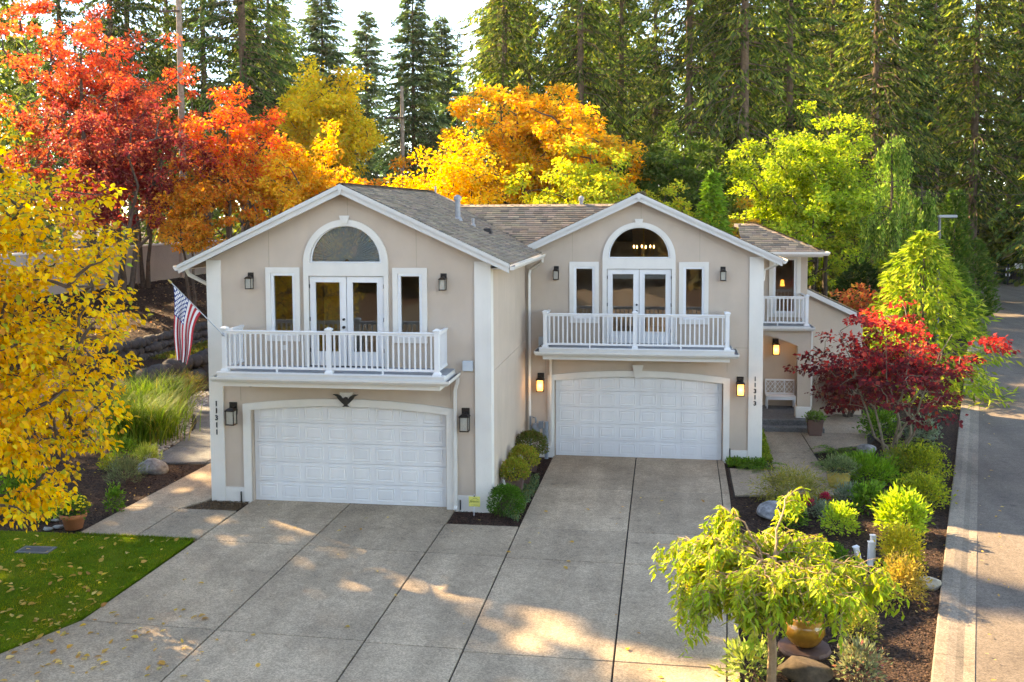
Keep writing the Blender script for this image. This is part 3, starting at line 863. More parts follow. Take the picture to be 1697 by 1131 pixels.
XL, XR = -1.07, 5.985
AX, AZ = 2.46, 7.79          # apex of the barge boards
def unit_front(ox, oy, oz, second):
    o = (ox, oy, oz)
    zroof = lambda x: AZ - 0.17 - RISE * abs(x - AX)
    xl = XL if not second else -0.95
    outer = [(xl, -0.15), (XR - 0.01, -0.15), (XR - 0.01, zroof(XR)), (AX, zroof(AX)), (xl, zroof(xl))]
    garage = [(0.0, -0.149), (4.88, -0.149), (4.88, 2.29)] + [(4.88 - 4.88 * i / 16, 2.29 + 0.15 * (1 - (2 * i / 16 - 1) ** 2)) for i in range(1, 16)] + [(0.0, 2.29)]
    doors = [(1.53, 3.39), (3.415, 3.39), (3.415, 5.90)] + arc(AX + 0.005, 5.905, 0.905, 0.0, PI, 24)[1:-1] + [(1.53, 5.90)]
    plate('wall', [outer, garage, rect(0.56, 1.17, 4.13, 5.67), rect(3.74, 4.34, 4.13, 5.67), doors], 0.0, 0.16, M['stucco'], house, o)
    # control joints in the stucco
    for x, z0, z1 in ((0.52, 5.81, zroof(0.52) - 0.02), (4.2, 5.81, zroof(4.2) - 0.02), (AX + 0.06, 7.06, zroof(AX + .06) - 0.03), (-0.28, 2.5, 3.05), (5.0, 2.62, 3.05)):
        part('control_joint', MB().box(x - 0.006 + ox, x + 0.006 + ox, -0.004 + oy, 0.01 + oy, z0 + oz, z1 + oz), M['joint'])
    for x0, x1 in ((xl + 0.4, -0.4), (5.2, 5.6)):
        part('control_joint', MB().box(x0 + ox, x1 + ox, -0.004 + oy, 0.01 + oy, 3.32 + oz, 3.335 + oz), M['joint'])
    # corner boards and base band
    def solo(name, x0, x1, y0, y1, z0, z1, m, b=0.004):
        return part(name, MB().bbox(x0 + ox, x1 + ox, y0 + oy, y1 + oy, z0 + oz, z1 + oz, b), m)
    if not second:
        solo('corner_board', XL - 0.01, -0.72, -0.05, 0.4, -0.1, 5.97, M['trim'])
    solo('corner_board', 5.605, XR + 0.015, -0.05, 0.30, -0.1, zroof(XR) - 0.02, M['trim'])
    solo('base_board', -0.719 if not second else -0.9, -0.221, -0.035, 0.05, -0.1, 0.34, M['trim'])
    solo('base_board', 5.086, 5.604, -0.035, 0.05, -0.1, 0.34, M['trim'])
    # garage surround: arched casing with keystone
    top = lambda x, h: h + 0.15 * (1 - ((x - 2.44) / 2.44) ** 2)
    xs = np.linspace(-0.22, 5.08, 25)
    cas = [(5.08, -0.1), (5.08, 2.43)] + [(x, top(max(0, min(4.88, x)), 2.46)) for x in xs[::-1][1:-1]] + [(-0.22, 2.43), (-0.22, -0.1), (-0.02, -0.1), (-0.02, 2.285)] + [(4.88 * i / 16, 2.285 + 0.15 * (1 - (2 * i / 16 - 1) ** 2)) for i in range(1, 16)] + [(4.90, 2.285), (4.90, -0.1)]
    gs = plate('garage_casing', [cas], -0.055, 0.14, M['trim'], house, o)
    plate('keystone', [[(2.36, 2.40), (2.52, 2.40), (2.60, 2.78), (2.28, 2.78)]], -0.095, -0.02, M['trim'], gs, o)
    # garage door
    gd = MB()
    for r in range(5):
        gd.bbox(0.012, 4.868, 0.115, 0.15, 0.0 + r * 0.492, 0.486 + r * 0.492, 0.004)
    for i in range(len(gd.v)): gd.v[i] = (gd.v[i][0] + ox, gd.v[i][1] + oy, gd.v[i][2] + oz)
    gdo = part('garage_door', gd, M['door'])
    for r in range(5):
        for c in range(8):
            link('panel', panel_me, gdo, (ox + 0.345 + c * 0.5985, oy + 0.1148, oz + 0.243 + r * 0.492))
    mb = MB().box(0.0, 4.88, 0.12, 0.16, -0.1, -0.002)
    for i in range(len(mb.v)): mb.v[i] = (mb.v[i][0] + ox, mb.v[i][1] + oy, mb.v[i][2] + oz)
    link('weather_seal', mb.mesh('weather_seal', M['black']), gdo)
    # barge boards in two steps, split at the apex
    xe0 = -1.66 if not second else -0.94
    xe1 = 6.48
    for side, xe in ((-1, xe0), (1, xe1)):
        ze = AZ - RISE * abs(xe - AX)
        xa = AX + side * 0.0
        plate('barge_board', [[(xa, AZ), (xe, ze), (xe, ze - 0.205), (xa, AZ - 0.235)][::side]], -0.35, -0.31, M['barge'], house, o)
        plate('barge_moulding', [[(xa, AZ + 0.004), (xe + side * 0.015, ze + 0.004), (xe + side * 0.015, ze - 0.085), (xa, AZ - 0.10)][::side]], -0.385, -0.3501, M['barge'], house, o)
        plate('soffit', [[(xa, AZ - 0.13), (xe, ze - 0.13), (xe, ze - 0.16), (xa, AZ - 0.16)][::side]], -0.309, -0.001, M['barge'], house, o)
    plate('apex_block', [[(AX - 0.085, AZ - 0.035), (AX, AZ + 0.01), (AX + 0.085, AZ - 0.035), (AX, AZ - 0.255)]], -0.395, -0.386, M['barge'], house, o)
    # side windows
    for x0, x1, kind in ((0.435, 1.297, 'casement'), (3.613, 4.457, 'casement')):
        win = plate('window', [rect(x0, x1, 4.0, 5.80), rect(x0 + 0.125, x1 - 0.125, 4.135, 5.665)], -0.04, 0.02, M['trim'], house, o)
        plate('window_frame', [rect(x0 + 0.126, x1 - 0.126, 4.136, 5.664), rect(x0 + 0.20, x1 - 0.19, 4.22, 5.60)], -0.012, 0.075, M['vinyl'], win, o)
        plate('pane', [rect(x0 + 0.195, x1 - 0.185, 4.215, 5.605)], 0.03, 0.034, M['glass'], win, o)
    # french doors under a half-round window
    ow = arc(AX + 0.0, 5.90, 1.055, 0.0, PI, 32)
    iw = arc(AX + 0.0, 5.915, 0.893, 0.0, PI, 32)
    surround = [(3.515, 3.39)] + ow + [(1.405, 3.39), (1.535, 3.39), (1.535, 5.60), (3.405, 5.60), (3.405, 3.39)]
    aw = plate('arched_window', [surround, [(1.567, 5.915)] + iw[::-1][1:-1] + [(3.353, 5.915)]], -0.06, 0.03, M['trim'], house, o)
    plate('keystone', [[(AX - 0.07, 6.86), (AX + 0.07, 6.86), (AX + 0.125, 7.05), (AX - 0.125, 7.05)]], -0.09, -0.061, M['trim'], aw, o)
    iw2 = arc(AX, 5.945, 0.845, 0.0, PI, 32)
    plate('window_frame', [[(1.575, 5.92)] + arc(AX, 5.92, 0.885, 0.0, PI, 32)[::-1][1:-1] + [(3.345, 5.92)], iw2], -0.02, 0.05, M['vinyl'], aw, o)
    plate('pane', [arc(AX, 5.94, 0.855, 0.0, PI, 32)], 0.02, 0.024, M['glass'], aw, o)
    for x0, x1, knob in ((1.55, 2.462, 1), (2.478, 3.39, 0)):
        dr = plate('french_door', [rect(x0, x1, 3.42, 5.585), rect(x0 + 0.125, x1 - 0.135, 3.74, 5.47)], -0.018, 0.03, M['door'], house, o)
        plate('glazing_bead', [rect(x0 + 0.1255, x1 - 0.1355, 3.7405, 5.4695), rect(x0 + 0.15, x1 - 0.16, 3.765, 5.445)], -0.026, 0.026, M['door'], dr, o)
        plate('pane', [rect(x0 + 0.13, x1 - 0.14, 3.745, 5.465)], 0.0, 0.004, M['glass'], dr, o)
        for zz in (3.75, 4.5, 5.3):
            xx = x0 - 0.004 if knob else x1 + 0.004
            link('hinge', MB().box(xx - 0.012 + ox, xx + 0.012 + ox, -0.03 + oy, -0.0185 + oy, zz + oz, zz + 0.1 + oz).mesh('hinge', M['bronze']), dr)
    for zz in (4.36, 4.55):
        link('door_knob', MB().tube([(2.40 + ox, -0.07 + oy, zz + oz), (2.40 + ox, -0.02 + oy, zz + oz)], 0.036 if zz < 4.5 else 0.03, 10).mesh('door_knob', M['black']), dr)
    link('door_sill', MB().box(1.535 + ox, 3.405 + ox, -0.05 + oy, 0.1 + oy, 3.392 + oz, 3.42 + oz).mesh('door_sill', M['bronze']), house)
    # balcony: deck, gutter all round, fascia, rails
    yb = -1.2
    bx0, bx1 = (-0.33, 5.12)
    bal = MB(); bal.box(bx0 + ox, bx1 + ox, yb + oy, -0.002 + oy, 3.20 + oz, 3.385 + oz)
    bal.box(bx0 + 0.02 + ox, bx1 - 0.02 + ox, yb + 0.02 + oy, -0.003 + oy, 3.3851 + oz, 3.40 + oz, m=1)
    bal.box(bx0 + 0.1 + ox, bx1 - 0.12 + ox, yb + 0.06 + oy, -0.004 + oy, 3.07 + oz, 3.199 + oz)
    bo = part('balcony', bal, [M['trim'], M['deck']])
    gutter_run('balcony_gutter', [(bx0 - 0.001 + ox, -0.005 + oy, 3.315 + oz), (bx0 - 0.001 + ox, yb - 0.001 + oy, 3.315 + oz), (bx1 + 0.001 + ox, yb - 0.001 + oy, 3.315 + oz), (bx1 + 0.001 + ox, -0.005 + oy, 3.315 + oz)], bo)
    link('deck_edge', MB().box(bx0 - 0.012 + ox, bx1 + 0.012 + ox, yb - 0.015 + oy, yb + 0.1 + oy, 3.386 + oz, 3.415 + oz).mesh('deck_edge', M['vinyl']), bo)
    zr = 3.416 + oz
    posts = [(-0.16 + ox, -1.1 + oy), (2.38 + ox, -1.1 + oy), (4.93 + ox, -1.1 + oy)]
    for p in posts: link('newel_post', post_me, bo, (p[0], p[1], zr))
    railing(bo, posts[0], posts[1], zr - 0.01); railing(bo, posts[1], posts[2], zr - 0.01)
    railing(bo, posts[0], (posts[0][0], -0.03 + oy), zr - 0.01, feet=0); railing(bo, posts[2], (posts[2][0], -0.03 + oy), zr - 0.01, feet=0)
    # lanterns
    lantern(-0.47 + ox if not second else -0.42 + ox, -0.012 + oy, 2.18 + oz + (0.03 if second else 0), second, 1.15)
    lantern(5.37 + ox, -0.012 + oy, 2.18 + oz + (0.03 if second else 0), second, 1.15)
    lantern(0.05 + ox, -0.005 + oy, 5.46 + oz, False, 0.85); lantern(4.86 + ox, -0.005 + oy, 5.46 + oz, False, 0.85)
    # rooms behind the glass
    rm = MB()
    rm.box(0.3 + ox, 4.7 + ox, 0.2 + oy, 4.6 + oy, 3.25 + oz, 3.39 + oz, m=1)
    rm.box(0.2 + ox, 0.3 + ox, 0.2 + oy, 4.7 + oy, 3.25 + oz, 6.4 + oz); rm.box(4.7 + ox, 4.8 + ox, 0.2 + oy, 4.7 + oy, 3.25 + oz, 6.4 + oz)
    part('room', rm, [M['interior'], M['intfloor']])
    plate('room_wall', [[(0.3, 3.25), (4.7, 3.25), (4.7, 6.45), (AX, 7.4), (0.3, 6.45)]], 4.6, 4.7, M['interior'], house, o)

U2 = (6.855, 6.122, -0.157)
unit_front(0, 0, 0, False)
unit_front(*U2, True)
digits('11311', -0.90, -0.057, 2.42, 0.178, 0.17)
digits('11313', 5.79 + U2[0], U2[1] - 0.057, 2.42 + U2[2] + 0.02, 0.178, 0.17)

# pleated half-round shade behind the left arched window
mb = MB(); N = 72
for i in range(N):
    a0 = PI * i / N; a1 = PI * (i + 1) / N
    y0 = 0.085 + (0.03 if i % 2 else -0.03); y1 = 0.085 + (-0.03 if i % 2 else 0.03)
    r0, r1 = 0.05, 0.86
    P = lambda r, a, y: (AX + r * math.cos(a), 0.085 + (y - 0.085) * r / r1, 5.95 + r * math.sin(a))
    mb.quad(P(r0, a0, y0), P(r1, a0, y0), P(r1, a1, y1), P(r0, a1, y1))
part('pleated_shade', mb, M['shade'])
# blinds at the top of the right-hand glazed doors
mb = MB()
for x0, x1 in ((1.69, 2.32), (2.62, 3.24)):
    for k in range(5):
        mb.box(U2[0] + x0, U2[0] + x1, U2[1] + 0.045, U2[1] + 0.062, U2[2] + 5.455 - 0.03 * k - 0.026, U2[2] + 5.455 - 0.03 * k)
part('blind', mb, M['blind'])
# chandelier in the right-hand room
ch = MB(); cx, cy, cz = 9.42, U2[1] + 1.7, 5.96
ch.tube([(cx, cy, 7.0), (cx, cy, cz - 0.25)], 0.02, 6)
ch.lathe([(0.01, -0.35), (0.06, -0.28), (0.03, -0.15), (0.05, 0.0), (0.02, 0.15)], (cx, cy, cz), 8)
CA = [(-0.3, 0.05), (-0.2, -0.22), (-0.06, 0.28), (0.07, -0.28), (0.2, 0.22), (0.31, -0.04)]
for dx, dy in CA:
    ch.tube([(cx, cy, cz - 0.2), (cx + dx * 0.6, cy + dy * 0.6, cz - 0.24), (cx + dx, cy + dy, cz - 0.12), (cx + dx, cy + dy, cz + 0.02)], 0.012, 5)
cho = part('chandelier', ch, M['brass'])
for dx, dy in CA:
    link('bulb', MB().lathe([(0.002, 0.10), (0.02, 0.07), (0.026, 0.04), (0.012, 0.0)], (cx + dx, cy + dy, cz + 0.02), 8).mesh('bulb', M['bulb'], True), cho)

# eagle plaque over the left garage
eg = [(0, -0.16), (0.09, -0.17), (0.04, -0.12), (0.10, -0.07), (0.19, 0.02), (0.24, 0.10), (0.34, 0.145), (0.22, 0.15), (0.13, 0.11), (0.07, 0.04), (0.05, 0.0), (0.055, 0.06), (0.0, 0.085)]
eg = eg + [(-x, z) for x, z in eg[::-1][1:-1]]
plate('eagle_plaque', [[(2.44 + x * 0.95, 2.60 + z * 0.95) for x, z in eg]], -0.135, -0.1, M['black'], house)

# side wall of the left unit, band and base; other bodies
def body_box(name, x0, x1, y0, y1, z0, z1, m=M['stucco']):
    return part(name, MB().box(x0, x1, y0, y1, z0, z1), m)
body_box('side_wall', 5.80, 5.974, 0.161, 14, -0.2, 6.02)
body_box('side_wall', -1.06, -0.9, 0.161, 14, -0.1, 6.02)
body_box('wall', -1.06, 5.97, 14.001, 14.15, -0.1, 6.1)
body_box('floor_band', 5.975, 5.99, 0.31, 6.1, 3.04, 3.30)
body_box('base_board', 5.976, 6.012, 0.31, 6.1, -0.2, 0.34, M['trim'])
body_box('floor_band', 6.3, 6.52, 6.105, 6.121, 2.86, 3.12)
body_box('side_wall', 12.66, 12.82, 6.29, 18, -0.3, 5.7)
body_box('wall', 5.98, 12.65, 18.001, 18.15, -0.3, 5.8)

# ---- entrance wing with porch and upper balcony
PY = 11.0
arch = [(12.6, 0.2), (12.6, 2.72)] + [(12.6 + (14.47 - 12.6) * i / 14, 2.62 + 0.33 * (1 - (2 * (i / 14) * 0.5 + 0.0 - 0.28) ** 2 * 1.9)) for i in range(0, 14)] + [(14.47, 2.62), (14.47, 0.2)]
plate('porch_wall', [[(12.825, 2.9), (12.825, 3.12), (14.9, 3.12), (14.9, 0.17), (14.47, 0.17), (14.47, 2.60)] + [(14.47 - 1.645 * t, 2.60 + 0.36 * math.sin(min(1.0, t * 1.25) * PI / 2)) for t in np.linspace(0.1, 1.0, 10)]], PY, PY + 0.3, M['stucco'], house)
part('column_base', MB().bbox(14.43, 14.93, PY - 0.04, PY + 0.34, 0.185, 0.56, 0.008), M['trim'])
body_box('porch_wall', 12.83, 15.0, 13.1, 13.25, 0.0, 3.0)
body_box('porch_wall', 14.86, 15.0, PY + 0.31, 13.09, 0.0, 3.0) if False else None
body_box('porch_ceiling', 12.83, 14.9, PY + 0.31, 13.09, 2.96, 3.05, M['trim'])
part('porch_corner_trim', MB().bbox(14.901, 14.95, PY - 0.01, PY + 0.35, 0.57, 3.1, 0.004), M['trim'])
# porch door casing on the house side
part('porch_door', MB().box(13.36, 13.55, 13.05, 13.099, 0.19, 2.5).box(12.9, 13.35, 13.07, 13.099, 0.19, 2.42), M['trim'])
lantern(13.98, 13.098, 2.28, True, 1.2)
# steps and landing
st = MB(); st.bbox(13.0, 15.25, 10.22, 10.8, -0.2, 0.01, 0.015); st.bbox(13.0, 14.98, 10.6, 13.09, -0.18, 0.185, 0.015)
part('entrance_steps', st, M['step'])
# upper wall behind the balcony
body_box('upper_wall', 12.83, 13.78, 12.42, 12.55, 3.1, 5.6); body_box('upper_wall', 14.62, 14.95, 12.42, 12.55, 3.1, 5.6); body_box('upper_wall', 13.781, 14.619, 12.42, 12.55, 3.1, 3.5)
body_box('upper_wall', 13.781, 14.619, 12.42, 12.55, 5.5, 5.6)
body_box('side_wall', 14.80, 14.95, 12.551, 18, -0.2, 5.6); body_box('side_wall', 14.80, 14.95, 13.251, 18.0, 5.601, 5.66)
uw = plate('window', [rect(13.66, 14.72, 3.42, 5.56), rect(13.80, 14.58, 3.55, 5.46)], 12.38, 12.43, M['trim'], house)
plate('window_frame', [rect(13.801, 14.579, 3.551, 5.459), rect(13.88, 14.50, 3.63, 5.40)], 12.40, 12.46, M['vinyl'], uw)
plate('pane', [rect(13.87, 14.51, 3.62, 5.41)], 12.44, 12.444, M['glass'], uw)
part('window_casing', MB().bbox(13.02, 13.16, 12.385, 12.425, 3.3, 5.56, 0.004), M['trim'])
part('room', MB().box(12.9, 14.79, 15.4, 15.5, 3.1, 5.6).box(12.9, 14.79, 12.6, 15.39, 3.15, 3.2, m=1).box(12.84, 12.9, 12.6, 15.39, 3.2, 5.6).box(12.9, 14.79, 12.6, 15.39, 5.52, 5.59), [M['interior'], M['intfloor']])
lp = MB().lathe([(0.08, -0.11), (0.055, 0.10), (0.05, 0.11)], (14.2, 13.2, 4.55), 12)
part('table_lamp', lp, emit_mat('lamp_shade_lit', (1.0, 0.45, 0.08), 0.45), smooth=True)
# wing balcony
wb = MB(); wb.box(12.83, 14.86, PY - 0.15, 12.42, 3.121, 3.27); wb.box(12.83, 14.84, PY - 0.13, 12.41, 3.2701, 3.285, m=1)
wbo = part('balcony', wb, [M['trim'], M['deck']])
gutter_run('balcony_gutter', [(12.83, PY - 0.151, 3.25), (14.861, PY - 0.151, 3.25), (14.861, 12.4, 3.25)], wbo)
post2 = post_mesh(0.98)
link('newel_post', post2, wbo, (14.74, PY - 0.03, 3.286))
railing(wbo, (12.86, PY - 0.03), (14.74, PY - 0.03), 3.28); railing(wbo, (14.74, PY - 0.03), (14.74, 12.4), 3.28, feet=0)

# low lean-to on the far right side
LT = 13.4
lt = plate('side_wing_wall', [[(14.96, -0.2), (17.0, -0.2), (17.0, 3.3), (14.96, 4.25)]], LT, LT + 0.2, M['stucco'], house)
plate('barge_board', [[(14.96, 4.38), (16.75, 3.52), (16.75, 3.34), (14.96, 4.2)]], LT - 0.25, LT - 0.2, M['barge'], house)
part('side_wing_wall', MB().box(16.8, 17.0, LT + 0.21, 17.5, -0.2, 3.2), M['stucco'])

# ------------------------------------------------------------------ roofs: decks, then real shingles course by course
def zU1(x, y): return AZ - RISE * abs(x - AX)
def zU2(x, y): return AZ + U2[2] - RISE * abs(x - AX - U2[0])
def zX(x, y): return 7.30 - RISE * abs(y - 8.4)
def zW(x, y): return 6.62 - 0.45 * max(abs(y - 12.6), (x - 13.2), 0.0)
def deck(name, pts, th=0.12):
    mb = MB(); n = len(pts)
    mb.v = [tuple(p) for p in pts] + [(p[0], p[1], p[2] - th) for p in pts]
    mb.f = [tuple(range(n)), tuple(range(2 * n - 1, n - 1, -1))] + [(i, n + i, n + (i + 1) % n, (i + 1) % n) for i in range(n)]
    mb.mi = [0] * len(mb.f)
    return mb
rf = MB()
def add(mb):
    o = len(rf.v); rf.v += mb.v; rf.f += [tuple(o + k for k in f) for f in mb.f]; rf.mi += mb.mi
yb1, yb2 = 9.2, 13.8
add(deck('d', [(AX, -0.33, AZ), (AX, yb1, AZ), (-1.66, 13.0, zU1(-1.66, 0)), (-1.66, -0.33, zU1(-1.66, 0))]))
add(deck('d', [(AX, -0.33, AZ), (6.46, -0.33, zU1(6.46, 0)), (6.46, 5.8, zU1(6.46, 0)), (6.05, 5.8, zU1(6.05, 0)), (3.5, 8.4, zU1(3.5, 0)), (AX, yb1, AZ)]))
add(deck('d', [(AX, yb1, AZ), (6.0, 13.0, 6.0), (-1.66, 13.0, zU1(-1.66, 0))]))
AX2 = AX + U2[0]; AZ2 = AZ + U2[2]
add(deck('d', [(AX2, 5.79, AZ2), (AX2, 13, AZ2), (5.9, 13, zU2(5.9, 0)), (5.92, 5.79, zU2(5.92, 0))]))
add(deck('d', [(AX2, 5.79, AZ2), (13.33, 5.79, zU2(13.33, 0)), (13.33, 14, zU2(13.33, 0)), (AX2, 13, AZ2)]))
add(deck('d', [(3.5, 8.4, 7.30), (6.05, 5.83, zX(0, 5.83)), (8.62, 8.4, 7.30)]))
add(deck('d', [(3.2, 8.4, 7.30), (9.0, 8.4, 7.30), (9.0, 13, zX(0, 13)), (3.2, 13, zX(0, 13))]))
add(deck('d', [(12.7, 10.7, zW(13, 10.7)), (15.25, 10.7, zW(13, 10.7)), (13.2, 12.6, 6.62), (12.7, 12.6, 6.62)]))
add(deck('d', [(15.25, 10.7, zW(13, 10.7)), (15.25, 18, zW(13, 10.7)), (13.2, 16, 6.62), (13.2, 12.6, 6.62)]))
add(deck('d', [(12.7, 12.6, 6.62), (13.2, 12.6, 6.62), (13.2, 16, 6.62), (12.7, 16, 6.62)]))
add(deck('d', [(14.95, LT - 0.2, 4.40), (17.1, LT - 0.2, 3.36), (17.1, 16.0, 3.36), (15.1, 16.0, 4.33), (14.95, 15.0, 4.40)], 0.1))
part_roof = part('roof', rf, mat('roof_underlay', (0.09, 0.08, 0.075), 0.9))

SHC = [(0.27, 0.212, 0.158, 3), (0.215, 0.175, 0.138, 2), (0.33, 0.258, 0.19, 2), (0.16, 0.135, 0.115, 1.4)]
def shingles(name, eave0, eave1, up_len, slope_dir, rise, keep, parent=part_roof, expo=0.145, seed=0, cols=SHC, tabw=(0.16, 0.34)):
    """courses of tabs from an eave line up a slope; keep(x, y, z) says where this plane is the visible one"""
    rg = np.random.RandomState(seed)
    e0 = Vector(eave0); e1 = Vector(eave1); u = (e1 - e0); Lu = u.length; u.normalize()
    v = Vector((slope_dir[0], slope_dir[1], rise)).normalized(); nrm = u.cross(v)
    if nrm.z < 0: nrm = -nrm
    P = []; F = []; C = []
    k = 0; s = 0.0
    while s < up_len:
        x = -rg.uniform(0, 0.3)
        while x < Lu:
            w = rg.uniform(*tabw)
            a, b = max(0, x), min(Lu, x + w)
            x += w
            if b - a < 0.03: continue
            c = e0 + u * ((a + b) / 2) + v * (s + expo * 0.5)
            if not keep(c.x, c.y, c.z): continue
            t0 = 0.026 + rg.uniform(0, 0.01); t1 = 0.006
            o = len(P)
            for q, h in ((e0 + u * (a + 0.002) + v * s, t0), (e0 + u * (b - 0.002) + v * s, t0), (e0 + u * (b - 0.002) + v * (s + expo * 1.06), t1), (e0 + u * (a + 0.002) + v * (s + expo * 1.06), t1), (e0 + u * (a + 0.002) + v * s, -0.004), (e0 + u * (b - 0.002) + v * s, -0.004)):
                r_ = q + nrm * h; P.append((r_.x, r_.y, r_.z))
            F += [(o, o + 1, o + 2, o + 3), (o + 4, o + 5, o + 1, o), (o + 4, o, o + 3, o + 3), ]
            F.pop()
            cc = palette(rg, 1, cols, 0.1)[0]
            C += [cc] * 6
        s += expo; k += 1
    me = np_mesh(name, np.array(P), np.array(F), M['shingle'], np.array(C))
    o = link(name, me, parent)
    o['kind'] = 'stuff'
    return o
sl = math.sqrt(1 + RISE ** 2)
T = 0.015
shingles('shingles', (6.5, -0.36, zU1(6.5, 0)), (6.5, 9.3, zU1(6.5, 0)), 4.04 * sl, (-1, 0), RISE, lambda x, y, z: (y < 5.75 or (z > zX(x, y) - T and z > zU2(x, y) - T)) and (y < 9.2 - max(0, (x - 2.46)) * 0.0), seed=1)
shingles('shingles', (-1.68, -0.36, zU1(-1.68, 0)), (-1.68, 9.2, zU1(-1.68, 0)), 4.14 * sl, (1, 0), RISE, lambda x, y, z: True, seed=2)
shingles('shingles', (2.9, 5.6, zX(0, 5.6)), (9.3, 5.6, zX(0, 5.6)), 2.8 * sl, (0, 1), RISE, lambda x, y, z: z > zU1(x, y) - T and z > zU2(x, y) - T, seed=3)
shingles('shingles', (AX2 - 3.42, 5.74, AZ2 - RISE * 3.42), (AX2 - 3.42, 12.8, AZ2 - RISE * 3.42), 3.42 * sl, (1, 0), RISE, lambda x, y, z: z > zX(x, y) - T and (z > zU1(x, y) - T or y > 9.2), seed=4)
shingles('shingles', (AX2 + 4.03, 5.74, AZ2 - RISE * 4.03), (AX2 + 4.03, 13.5, AZ2 - RISE * 4.03), 4.03 * sl, (-1, 0), RISE, lambda x, y, z: True, seed=5)
sw = math.sqrt(1 + 0.45 ** 2)
shingles('shingles', (12.6, 10.68, zW(13, 10.68)), (15.27, 10.68, zW(13, 10.68)), 1.92 * sw, (0, 1), 0.45, lambda x, y, z: abs(y - 12.6) > (x - 13.2), seed=6)
shingles('shingles', (15.27, 10.68, zW(13, 10.68)), (15.27, 17.5, zW(13, 10.68)), 2.07 * sw, (-1, 0), 0.45, lambda x, y, z: (12.6 - y) < (x - 13.2), seed=7)
shingles('shingles', (17.12, LT - 0.24, 3.355), (17.12, 16.0, 3.355), 2.17 * 1.11, (-1, 0), 0.484, lambda x, y, z: y < 15.2 + (x - 15.0) * 0.4, seed=8, cols=[(0.40, 0.28, 0.15, 3), (0.33, 0.22, 0.12, 2), (0.24, 0.16, 0.10, 1)], expo=0.16)
# ridge caps
def ridge(p0, p1, seed):
    rg = np.random.RandomState(seed); p0 = Vector(p0); p1 = Vector(p1); L = (p1 - p0).length; t = (p1 - p0) / L; side = Vector((-t.y, t.x, 0)).normalized()
    P = []; F = []; C = []; s = 0
    while s < L:
        o = len(P); e = min(L, s + 0.22)
        for q, h in ((s, 0.035), (e + 0.02, 0.022)):
            c = p0 + t * q
            for k, dz in ((-0.13, -0.052), (0, 0.0), (0.13, -0.052)):
                r_ = c + side * k + Vector((0, 0, h + dz)); P.append(tuple(r_))
        F += [(o, o + 1, o + 4, o + 3), (o + 1, o + 2, o + 5, o + 4)]
        C += [palette(rg, 1, SHC, 0.1)[0]] * 6
        s += 0.2
    o = link('ridge_cap', np_mesh('ridge_cap', np.array(P), np.array(F), M['shingle'], np.array(C)), part_roof)
    o['kind'] = 'stuff'
ridge((AX, -0.38, AZ), (AX, 9.2, AZ), 1); ridge((AX2, 5.72, AZ2), (AX2, 13, AZ2), 2); ridge((3.5, 8.4, 7.30), (9.2, 8.4, 7.30), 3)
ridge((13.2, 12.6, 6.62), (15.25, 10.68, zW(13, 10.7)), 4); ridge((12.7, 12.6, 6.62), (13.2, 12.6, 6.62), 5); ridge((AX, 9.2, AZ), (3.5, 8.9, 7.34), 6)
# vents and pipes on the roof
def vent(x, y, z0, h, r, cap=True):
    mb = MB(); mb.lathe([(r * 1.9, -0.06), (r * 1.5, 0.05), (r, 0.08), (r, h)], (x, y, z0), 12)
    if cap: mb.lathe([(r, h - 0.08), (r * 1.45, h - 0.08), (r * 1.45, h + 0.02), (r * 0.4, h + 0.07), (0.002, h + 0.07)], (x, y, z0), 12)
    else: mb.lathe([(r, h), (0.002, h)], (x, y, z0), 12)
    return mb.build('roof_vent', M['pipe'], part_roof)
vent(2.6, 9.1, 7.6, 0.36, 0.035, False)
vent(4.35, 4.2, zU1(4.35, 0), 0.62, 0.075)
vent(4.75, 4.0 + 0.35, zU1(4.75, 0) , 0.22, 0.045, False)
mb = MB().box(5.0, 5.28, 4.35, 4.6, zU1(5.1, 0) - 0.05, zU1(5.1, 0) + 0.1, tx=0.05, ty=0.05); mb.build('roof_vent', M['bronze'], part_roof)
vent(7.45, 8.5, 7.22, 0.32, 0.06)
# eave gutters and downspouts
gutter_run('eave_gutter', [(6.5, -0.34, zU1(6.5, 0) - 0.01), (6.5, 5.70, zU1(6.5, 0) - 0.01)], house)
part('eave_soffit', MB().box(5.99, 6.499, 0.01, 5.7, zU1(6.5, 0) - 0.13, zU1(6.5, 0) - 0.10), M['barge'])
gutter_run('eave_gutter', [(-1.67, 9.0, zU1(-1.67, 0) - 0.01), (-1.67, -0.34, zU1(-1.67, 0) - 0.01)], house)
gutter_run('eave_gutter', [(13.35, 5.79, zU2(13.35, 0) - 0.01), (13.35, 10.4, zU2(13.35, 0) - 0.01)], house)
gutter_run('eave_gutter', [(12.75, 10.68, 5.75), (15.27, 10.68, 5.75), (15.27, 17, 5.75)], house)
part('eave_soffit', MB().box(12.83, 15.2, 10.72, 12.41, 5.58, 5.62).box(14.96, 15.2, 12.411, 17, 5.58, 5.62), M['barge'])
zg = zU1(6.5, 0) - 0.12
downspout([(6.56, 5.55, zg), (6.56, 5.55, zg - 0.1), (6.15, 6.03, zg - 0.35), (6.1, 6.04, zg - 0.5), (6.1, 6.04, 0.5)])
downspout([(5.2, -0.12, 3.2), (5.2, -0.12, 3.1), (5.14, -0.13, 2.9), (5.14, -0.13, 0.12), (5.14, -0.2, 0.03)])
downspout([(6.62, 5.95, 3.03), (6.62, 5.95, 2.95), (6.74, 6.03, 2.75), (6.74, 6.03, 0.3), (6.72, 5.95, 0.16), (6.45, 5.6, 0.05)])
